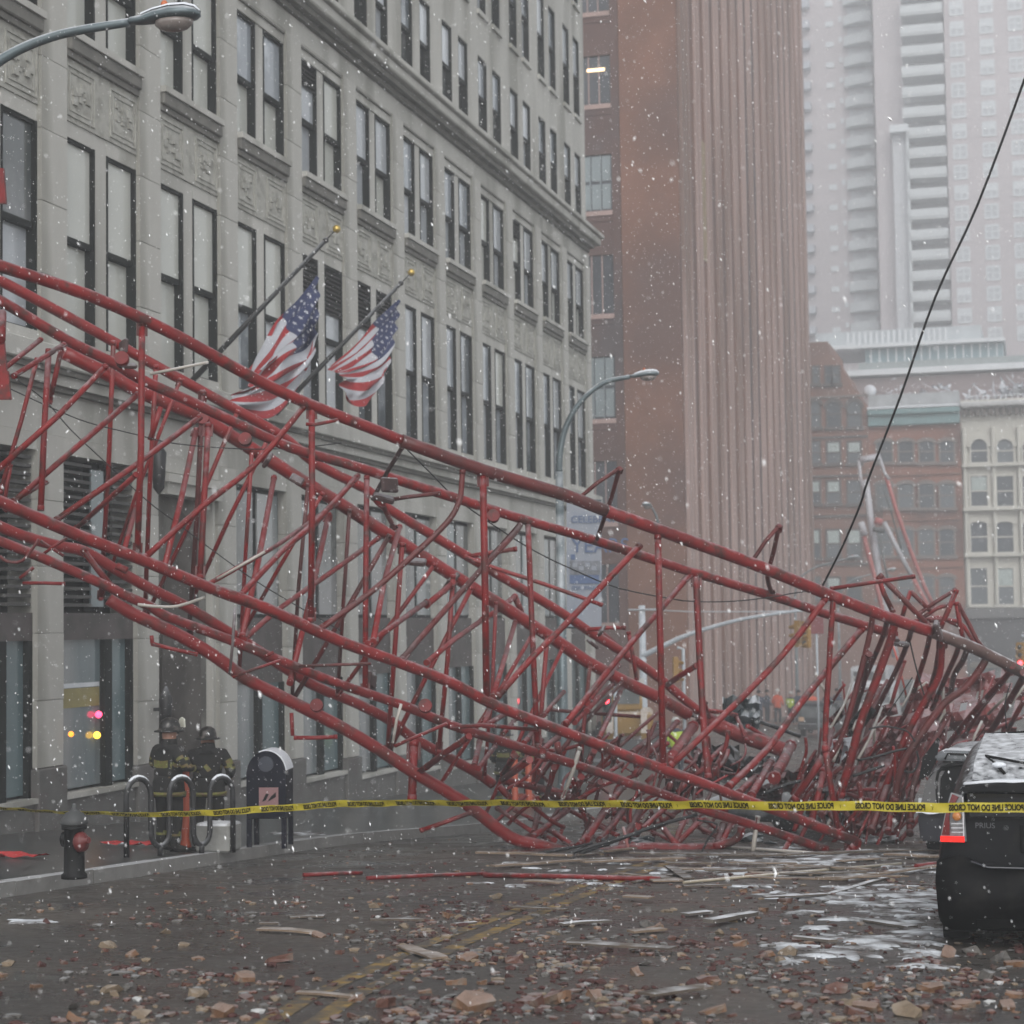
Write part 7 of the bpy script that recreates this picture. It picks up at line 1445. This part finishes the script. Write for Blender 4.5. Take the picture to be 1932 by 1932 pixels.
def rubble():
    rr = random.Random(42)
    kinds = [('brick_fragment', 'brick', 0, 'broken dark red brick lying on the wet road', 'brick fragment'), ('brick_fragment', 'brick', 1, 'broken orange-brown brick lying on the wet road', 'brick fragment'), ('mortar_lump', 'stone', 2, 'pale tan lump of mortar lying on the wet road', 'mortar lump'),
             ('stone_fragment', 'stone', 3, 'grey broken stone lying on the wet road', 'stone'), ('brick_fragment', 'stone', 4, 'maroon brick lump lying on the wet road', 'brick fragment')]
    pool = {}
    for ki, k in enumerate(kinds):
        pool[ki] = []
        for s in range(5): me = chunk_mesh(k[1], ki * 10 + s); me.materials.append(BR[k[2]]); pool[ki].append(me)
    placed = [(208, 1788, 2.0, 2), (248, 1804, 1.3, 1), (205, 1872, 2.0, 2), (238, 1868, 1.6, 3), (463, 1850, 2.0, 1), (522, 1815, 1.7, 0), (530, 1886, 1.3, 3), (415, 1918, 2.1, 1), (262, 1920, 2.0, 2), (140, 1926, 1.4, 1), (310, 1762, 1.2, 2), (345, 1784, 1.3, 2), (375, 1880, 1.8, 2), (905, 1906, 3.2, 1), (725, 1899, 2.0, 0), (845, 1885, 1.4, 3),
              (1010, 1898, 1.9, 0), (1050, 1893, 2.1, 1), (880, 1812, 1.9, 1), (970, 1816, 2.0, 0), (930, 1815, 1.2, 4), (1045, 1800, 1.3, 3), (1483, 1800, 2.2, 2), (1448, 1804, 1.4, 1), (1567, 1873, 1.8, 0), (1632, 1866, 1.7, 1), (1752, 1872, 1.7, 1), (1610, 1902, 1.6, 2), (1632, 1905, 1.5, 1), (1328, 1856, 1.7, 0), (1305, 1860, 1.5, 4), (1705, 1915, 2.6, 2),
              (1350, 1912, 1.5, 1), (1790, 1804, 1.6, 1), (1840, 1800, 2.0, 3), (1895, 1812, 1.8, 3), (1220, 1748, 1.8, 3), (1240, 1752, 1.5, 1), (640, 1800, 1.1, 0), (600, 1768, 1.3, 1), (1440, 1806, 1.2, 0), (1900, 1905, 1.5, 1), (660, 1760, 1.2, 0), (1860, 1850, 2.2, 3)]
    pts = [(x, y, s, k) for x, y, s, k in placed]
    while len(pts) < 290:
        x = rr.uniform(-10, 1932); y = 1640 + 290 * rr.random() ** .75
        if x > 1760 and 1600 < y < 1785: continue
        if x < 600 and y < 1700 and rr.random() < .8: continue
        if x < 700 and rr.random() < .35: continue
        if mnoise.noise(Vector((x * .008, y * .02, 9))) < rr.uniform(-.5, .3): continue
        pts.append((x, y, rr.choice([.5, .6, .7, .8, .9, 1.2, 1.4]), rr.choice([0, 0, 1, 1, 2, 3, 4, 4])))
    for x, y, s, ki in pts:
        p = ground(x, y); nm, kd, mi, lab, cat = kinds[ki]; me = rr.choice(pool[ki]); s *= .50
        o = link(nm, me, None, None, loc=(p.x, p.y, gz(p.y) + .02 * s * .8), rot=(rr.gauss(0, .22), rr.gauss(0, .22), rr.uniform(0, 6.3)), scale=(s * rr.uniform(.8, 1.15), s * rr.uniform(.8, 1.15), s * rr.uniform(.8, 1.1)))
        rx = ['at the left edge of the road', 'below the hydrant and bike rack', 'left of the worn yellow line', 'on or beside the worn yellow line', 'below the long red tube', 'below the landed boom end', 'below the snow patches', 'beside the black hatchback'][min(7, max(0, int(x / 242)))]
        ry = 'far off' if y < 1745 else ('halfway' if y < 1835 else 'close by')
        sz = 'tiny' if s < .42 else ('small' if s < .62 else ('middling' if s < 1.0 else 'large'))
        tag(o, sz + ' ' + lab.replace(' lying on the wet road', '').replace('broken ', '') + ' ' + rx + ', ' + ry, cat, 'rubble scattered over the road: ' + cat + 's')
    # grit and crumbs too small to pick apart
    base = []
    for s in range(6):
        bm = bmesh.new(); bmesh.ops.create_icosphere(bm, subdivisions=1, radius=1); off = Vector((s * 5, 0, 0))
        for v in bm.verts: v.co *= 1 + .5 * mnoise.noise(v.co * 1.6 + off); v.co.z *= .55
        base.append((np.array([v.co[:] for v in bm.verts]), np.array([[v.index for v in f.verts] for f in bm.faces]))) if not bm.verts.index_update() and not bm.faces.index_update() else None
        bm.free()
    cl = [(rr.uniform(0, 1932), 1640 + 290 * rr.random() ** .8, rr.uniform(18, 75)) for _ in range(46)]
    VV, FF_, MI = [], [], []; off = 0
    for i in range(10500):
        if i < 8200:
            x = rr.uniform(-30, 1960); y = 1600 + 350 * rr.random() ** .7
            if rr.random() < .42:
                a0, b0, r0 = rr.choice(cl); x = rr.gauss(a0, r0); y = rr.gauss(b0, r0 * .28)
                if y < 1600 or y > 1945: continue
            elif mnoise.noise(Vector((x * .006, y * .012, 3))) < rr.uniform(-.22, .30): continue
            if x < 640 and y < 1700 and rr.random() < .85: continue
            s = .006 + .034 * rr.random() ** 2.5
            p = ground(x, y)
            if p.x < curb_x(p.y): continue
        else:
            p = Vector((rr.uniform(-14, 14), rr.uniform(6, 40), 0)); s = rr.uniform(.006, .03)
            if p.x < curb_x(p.y) + .1: continue
        v, f = base[i % 6]; a = rr.uniform(0, 6.3); c, sn = math.cos(a), math.sin(a)
        q = v * np.array([s * rr.uniform(.8, 1.6), s, s]); q = np.stack([q[:, 0] * c - q[:, 1] * sn + p.x, q[:, 0] * sn + q[:, 1] * c + p.y, q[:, 2] + gz(p.y) + s * .25], 1)
        VV.append(q); FF_.append(f + off); MI += [rr.choice([0, 0, 1, 2, 3, 3, 3, 4, 4, 4, 4] + ([5] if i % 14 == 0 else [3]))] * len(f); off += len(v)
    me = bpy.data.meshes.new('rubble_grit'); me.from_pydata(np.concatenate(VV).tolist(), [], np.concatenate(FF_).tolist())
    for x in BR + [M('white_plaster_crumb', (.5, .5, .49), .8, .1, 9)]: me.materials.append(x)
    me.polygons.foreach_set('material_index', MI); o = bpy.data.objects.new('rubble_grit', me); COL.objects.link(o); tag(o, kind='stuff')
rubble()
def planks():
    rr = random.Random(8)
    specs = [  # x0,y0,x1,y1,width px, mat, label words
        (545, 1733, 612, 1732, 7, 'dark board lying near the middle left of the road'), (490, 1758, 590, 1764, 8, 'dark splintered board below the red tubes at the left'), (490, 1750, 522, 1750, 4, 'short dark stick above the splintered board'),
        (695, 1746, 800, 1746, 5, 'thin dark lath lying below the middle red tube'), (860, 1746, 896, 1743, 7, 'short snow-topped board left of centre on the road'), (1057, 1750, 1148, 1743, 9, 'snow-covered board right of centre on the road'), (960, 1718, 1072, 1724, 7, 'grey crooked sheet strip lying below the long red tube'),
        (1072, 1790, 1270, 1802, 8, 'long reddish brown plank in the middle of the road'), (1075, 1783, 1130, 1779, 5, 'short pale stick just behind the long brown plank'), (1190, 1764, 1252, 1758, 10, 'pale broken timber lying on top of small stones'), (1336, 1748, 1424, 1732, 15, 'thick snow-topped block on the right half of the road'),
        (1215, 1892, 1330, 1876, 8, 'dark board at the bottom, right of centre'), (560, 1876, 680, 1886, 8, 'brown board across the worn yellow line at the bottom'), (830, 1815, 760, 1790, 5, 'thin brown lath beside the yellow line'), (1420, 1620, 1740, 1608, 7, 'pale split plank behind the landed boom end, the longest'),
        (1580, 1668, 1780, 1640, 7, 'tan plank reaching toward the black hatchback'), (1560, 1690, 1700, 1650, 6, 'weathered plank in the snow patch'), (900, 1612, 1080, 1618, 8, 'dark timber at the foot of the boom, the left one'), (930, 1640, 1100, 1628, 7, 'charred timber under the thick cable'), (1100, 1634, 1290, 1626, 7, 'grey plank behind the long red tube'),
        (1250, 1640, 1440, 1646, 6, 'weathered lath behind the tan pipe'), (1290, 1676, 1380, 1674, 5, 'thin grey lath in front of the tan pipe'), (1440, 1700, 1560, 1694, 6, 'snowy lath left of the snow patch'), (1500, 1640, 1640, 1648, 6, 'weathered board under the boom end'), (1600, 1625, 1770, 1618, 6, 'pale lath at the foot of the wreck'),
        (1290, 1730, 1340, 1726, 5, 'small stick left of the thick snow-topped block'), (990, 1668, 1060, 1672, 5, 'white strip below the long red tube'), (1180, 1700, 1230, 1703, 4, 'small dark stick on the wet road'), (1640, 1740, 1720, 1752, 9, 'dark roof slate fragment in the snow at right'), (1500, 1775, 1570, 1782, 12, 'dark shingle piece left of the snow patches'), (1265, 1640, 1300, 1665, 5, 'short splinter by the long red tube'),
        (1190, 1616, 1420, 1622, 6, 'grey board along the foot of the tangle'), (1380, 1656, 1600, 1662, 6, 'long grey board in front of the boom end')]
    for k in range(26):
        x = rr.uniform(1080, 1740); y = rr.uniform(1608, 1668); L = rr.uniform(40, 190); specs.append((x, y, x + L, y + rr.gauss(0, 7), rr.uniform(3, 7), None))
    for k, (x0, y0, x1, y1, w_, lab) in enumerate(specs):
        A, B_ = ground(x0, y0), ground(x1, y1); d = B_ - A; L = d.length; z = (A - Vector(CC)).dot(Vector(FF)); hgt = max(.015, w_ * z / FPX * .45); wd = rr.uniform(.06, .14)
        bm = bmesh.new(); box(bm, 0, L, -wd / 2, wd / 2, 0, hgt); bmesh.ops.subdivide_edges(bm, edges=[e for e in bm.edges if abs((e.verts[0].co - e.verts[1].co).x) > L * .9], cuts=6)
        for v in bm.verts: v.co.y += .015 * mnoise.noise(v.co * 3 + Vector((k, 0, 0))); v.co.z += .012 * mnoise.noise(v.co * 2.3 + Vector((0, k, 0))); v.co.x += .05 * mnoise.noise(Vector((v.co.x * 3, v.co.y * 40, k)))
        o = bmobj('plank', bm, rr.choice([WOOD, WOOD, WOODP, REDR if lab is None and rr.random() < .2 else WOOD]) if not lab or 'snow' not in lab else M('snow_topped_timber', (.10, .085, .07), .7, .3, 4, snow=.9, snow_scale=5, snow_z=.6), None, loc=(A.x, A.y, gz(A.y) + .006 + .012 * (k % 4)))
        o.rotation_euler = (0, -math.atan2(gz(B_.y) - gz(A.y), Vector((d.x, d.y)).length), math.atan2(d.y, d.x))
        if lab: tag(o, lab, 'plank')
        else: tag(o, ('long ' if L > 1.6 else ('mid-length ' if L > .9 else 'short ')) + 'weathered lath in the board heap ' + ('under the tangle' if x0 < 1250 else ('before the cream pipe' if x0 < 1420 else ('below the landed boom end' if x0 < 1600 else 'left of the black hatchback'))) + (', at its far side' if y0 < 1628 else (', at its middle' if y0 < 1648 else ', at its near side')), 'plank', 'laths heaped at the foot of the boom')
planks()
def snow_patches():
    rr = random.Random(4); bm = bmesh.new()
    L = [(1525, 1692, 1.2, .8), (1560, 1694, .9, .8), (1680, 1688, 1.4, 1.2), (1720, 1700, .8, 1.0), (1680, 1722, .6, .5), (1610, 1705, .5, .4), (1600, 1772, .9, .6), (1650, 1776, .8, .5), (1690, 1778, .6, .6), (1750, 1760, .7, .9), (1600, 1800, .5, .5), (1742, 1824, .5, .25), (1640, 1790, .4, .3), (1770, 1690, .5, 1.2), (1500, 1626, 1.6, .8), (1420, 1628, 1.5, .5),
         (1590, 1650, .9, .7), (1380, 1640, .9, .5), (1240, 1640, .7, .35), (975, 1672, .35, .3), (1060, 1600, .8, .4), (1750, 1640, .9, 1.2), (1330, 1612, 1.0, .5), (1600, 1618, 1.3, 1.2), (1700, 1610, 1.2, 1.0), (570, 1592, .9, .5), (560, 1590, .7, .4), (60, 1740, .5, .4), (250, 1612, .8, .15), (320, 1602, .5, .2), (1130, 1572, .8, .6), (1210, 1560, .6, .5), (1040, 1585, .5, .4), (1590, 1735, .5, .3), (1690, 1740, .6, .3), (1835, 1700, .2, .2)]
    L += [(rr.uniform(1400, 1775), 1600 + 215 * rr.random() ** 1.2, rr.uniform(.15, .6), rr.uniform(.12, .5)) for _ in range(46)] + [(rr.uniform(900, 1400), rr.uniform(1600, 1680), rr.uniform(.1, .4), rr.uniform(.1, .3)) for _ in range(18)]
    for x, y, a, b in L:
        p = ground(x, y); lift = .14 if p.x < curb_x(p.y) else 0; n = 48; rings = []; a *= .95; b *= .8
        o = Vector((rr.uniform(0, 99), rr.uniform(0, 99), 0)); rz = rr.uniform(-.3, .3)
        for j, (f, h) in enumerate(((1, 0), (.93, .009), (.6, .014), (.25, .016))):
            r = []
            for k in range(n):
                t = 2 * math.pi * k / n; q = f * (.72 + 1.0 * mnoise.noise(Vector((math.cos(t) * 3.4, math.sin(t) * 3.4, 0)) + o))
                X = p.x + (a * .5 * math.cos(t) * math.cos(rz) - b * .9 * math.sin(t) * math.sin(rz)) * q; Y = p.y + (a * .5 * math.cos(t) * math.sin(rz) + b * .9 * math.sin(t) * math.cos(rz)) * q
                r.append(bm.verts.new((X, Y, gz(Y) + lift + .002 + h * (1 + .8 * mnoise.noise(Vector((X * 5, Y * 5, 0)))))))
            rings.append(r)
        for r0, r1 in zip(rings, rings[1:]):
            for k in range(n): bm.faces.new((r0[k], r0[(k + 1) % n], r1[(k + 1) % n], r1[k]))
        bm.faces.new(rings[-1])
    o = bmobj('snow_patches', bm, M('trodden_snow', (.62, .65, .68), .6, .12, 5, bump=.4, dirt_or_reflect=(.11, .10, .095), dirt_or_reflect_amt=.75, dirt_or_reflect_scale=3.5), None, smooth=True); tag(o, kind='stuff')
snow_patches()
# crumpled sheets and a grey heap under the rear boom
for k, (x, y, z, w_, h, lab, mt) in enumerate(((1398, 1345, 33, 70, 60, 'torn grey sheet hanging in the wreck above the rear chord', STEEL), (1430, 1450, 31, 80, 45, 'dark crumpled sheet under the thick rear chord', DARKIRON), (1485, 1475, 30.5, 60, 40, 'rusty folded plate at the end of the rear chord', REDR), (1180, 1590, 27.5, 110, 22, 'grey sheet lying under the tangle', STEEL), (1500, 1600, 28, 120, 22, 'snow-dusted sheet lying behind the landed boom end', STEEL), (950, 1606, 27, 90, 12, 'dark sheet at the left foot of the boom', DARKIRON), (1350, 1440, 31, 90, 70, 'large dark crumpled sheet under the landed rear chord', DARKIRON), (1440, 1500, 30, 70, 40, 'red folded plate under the end of the rear chord', REDR), (1290, 1480, 30.5, 70, 50, 'scraped red sheet in the middle of the tangle', REDR),
    (1560, 1530, 29.5, 80, 40, 'pale snowy sheet at the foot of the slanted struts', M('snowy_sheet', (.3, .31, .32), .6, .2, 5, snow=.9, snow_z=.1)), (1640, 1590, 28.5, 110, 26, 'snow-covered metal sheet left of the dark blue car', M('snowy_sheet', (.3, .31, .32), .6)), (1400, 1585, 28.5, 80, 20, 'grey bent sheet beside the curled end of the low chord', STEEL))):
    rr = random.Random(k); bm = bmesh.new(); n = 10; g = []
    for i in range(n + 1):
        g.append([bm.verts.new(at(x - w_ / 2 + w_ * i / n, y - h / 2 + h * j / 5 + 8 * mnoise.noise(Vector((i * .5, j, k))), z + 1.0 * mnoise.noise(Vector((i * .4, j * .6, k * 3))))) for j in range(6)])
    for i in range(n):
        for j in range(5): bm.faces.new((g[i][j], g[i + 1][j], g[i + 1][j + 1], g[i][j + 1]))
    o = bmobj('crumpled_sheet', bm, mt, None, recalc=False); md = o.modifiers.new('s', 'SOLIDIFY'); md.thickness = .015; tag(o, lab, 'metal sheet')

# ================================================================ falling snow
def snowfall():
    rr = np.random.RandomState(5); n = 62000
    z = 5.5 + 38 * rr.rand(n) ** .62
    half = 966 / FPX * 1.12
    c = CC + FF * z[:, None] + RR * (z * (rr.rand(n) * 2 - 1) * half)[:, None] + UU * (z * (rr.rand(n) * 2 - 1) * half)[:, None]
    ok = (c[:, 2] > -2.4) & (c[:, 0] > FX + .3); gl = np.array([gz(y) for y in c[:, 1]]); ok &= c[:, 2] > gl + .05
    c = c[ok]; z = z[ok]; n = len(c)
    s = np.exp(rr.normal(math.log(.0023), .5, n)) * (1 + .015 * z)
    big = (rr.rand(n) < .006) & (z > 9); s[big] *= 2.2
    d = np.stack([.35 + rr.normal(0, .3, n), rr.normal(0, .4, n), -1 + rr.normal(0, .2, n)], 1); d /= np.linalg.norm(d, axis=1)[:, None]
    a = np.cross(d, [0, 1, .2]); a /= np.linalg.norm(a, axis=1)[:, None]; b = np.cross(d, a)
    L = (s * (1 + 1.0 * rr.rand(n)))[:, None]; w_ = (s * .6)[:, None]
    V = np.stack([c + d * L, c - d * L, c + a * w_, c - a * w_, c + b * w_, c - b * w_], 1).reshape(-1, 3)
    F = np.array([[0, 2, 4], [0, 4, 3], [0, 3, 5], [0, 5, 2], [1, 4, 2], [1, 3, 4], [1, 5, 3], [1, 2, 5]]); F = (F[None] + (np.arange(n) * 6)[:, None, None]).reshape(-1, 3)
    me = bpy.data.meshes.new('falling_snow'); me.from_pydata(V.tolist(), [], F.tolist())
    o = link('falling_snow', me, M('snowflake', (1, 1, 1), .8, 0)); tag(o, kind='stuff')
    me.materials[0].node_tree.nodes['Principled BSDF'].inputs['Transmission Weight'].default_value = 0
snowfall()

# ---- things that would share a label are told apart by their order from the left
def order_labels():
    by = {}
    for o in bpy.data.objects:
        if o.parent is None and o.get('label'): by.setdefault(o['label'], []).append(o)
    words = ['leftmost', 'second from the left', 'third from the left', 'fourth from the left', 'fifth from the left', 'sixth from the left', 'seventh from the left', 'eighth from the left']
    for lab, os_ in by.items():
        if len(os_) < 2 or len(os_) > 9: continue
        px = lambda o: (Vector(o.location) - Vector(CC)).dot(Vector(RR)) / max(.1, (Vector(o.location) - Vector(CC)).dot(Vector(FF)))
        os_.sort(key=px)
        for i, o in enumerate(os_):
            o['label'] = lab + ', ' + ('rightmost' if i == len(os_) - 1 else words[i])
            if len(o['label'].split()) > 16 or len(o['label'].replace('-', ' ').split()) > 16: o['label'] = lab.replace('weathered ', '').replace('on or beside', 'by').replace('the ', '').replace('board ', '') + ', ' + ('rightmost' if i == len(os_) - 1 else words[i])
order_labels()
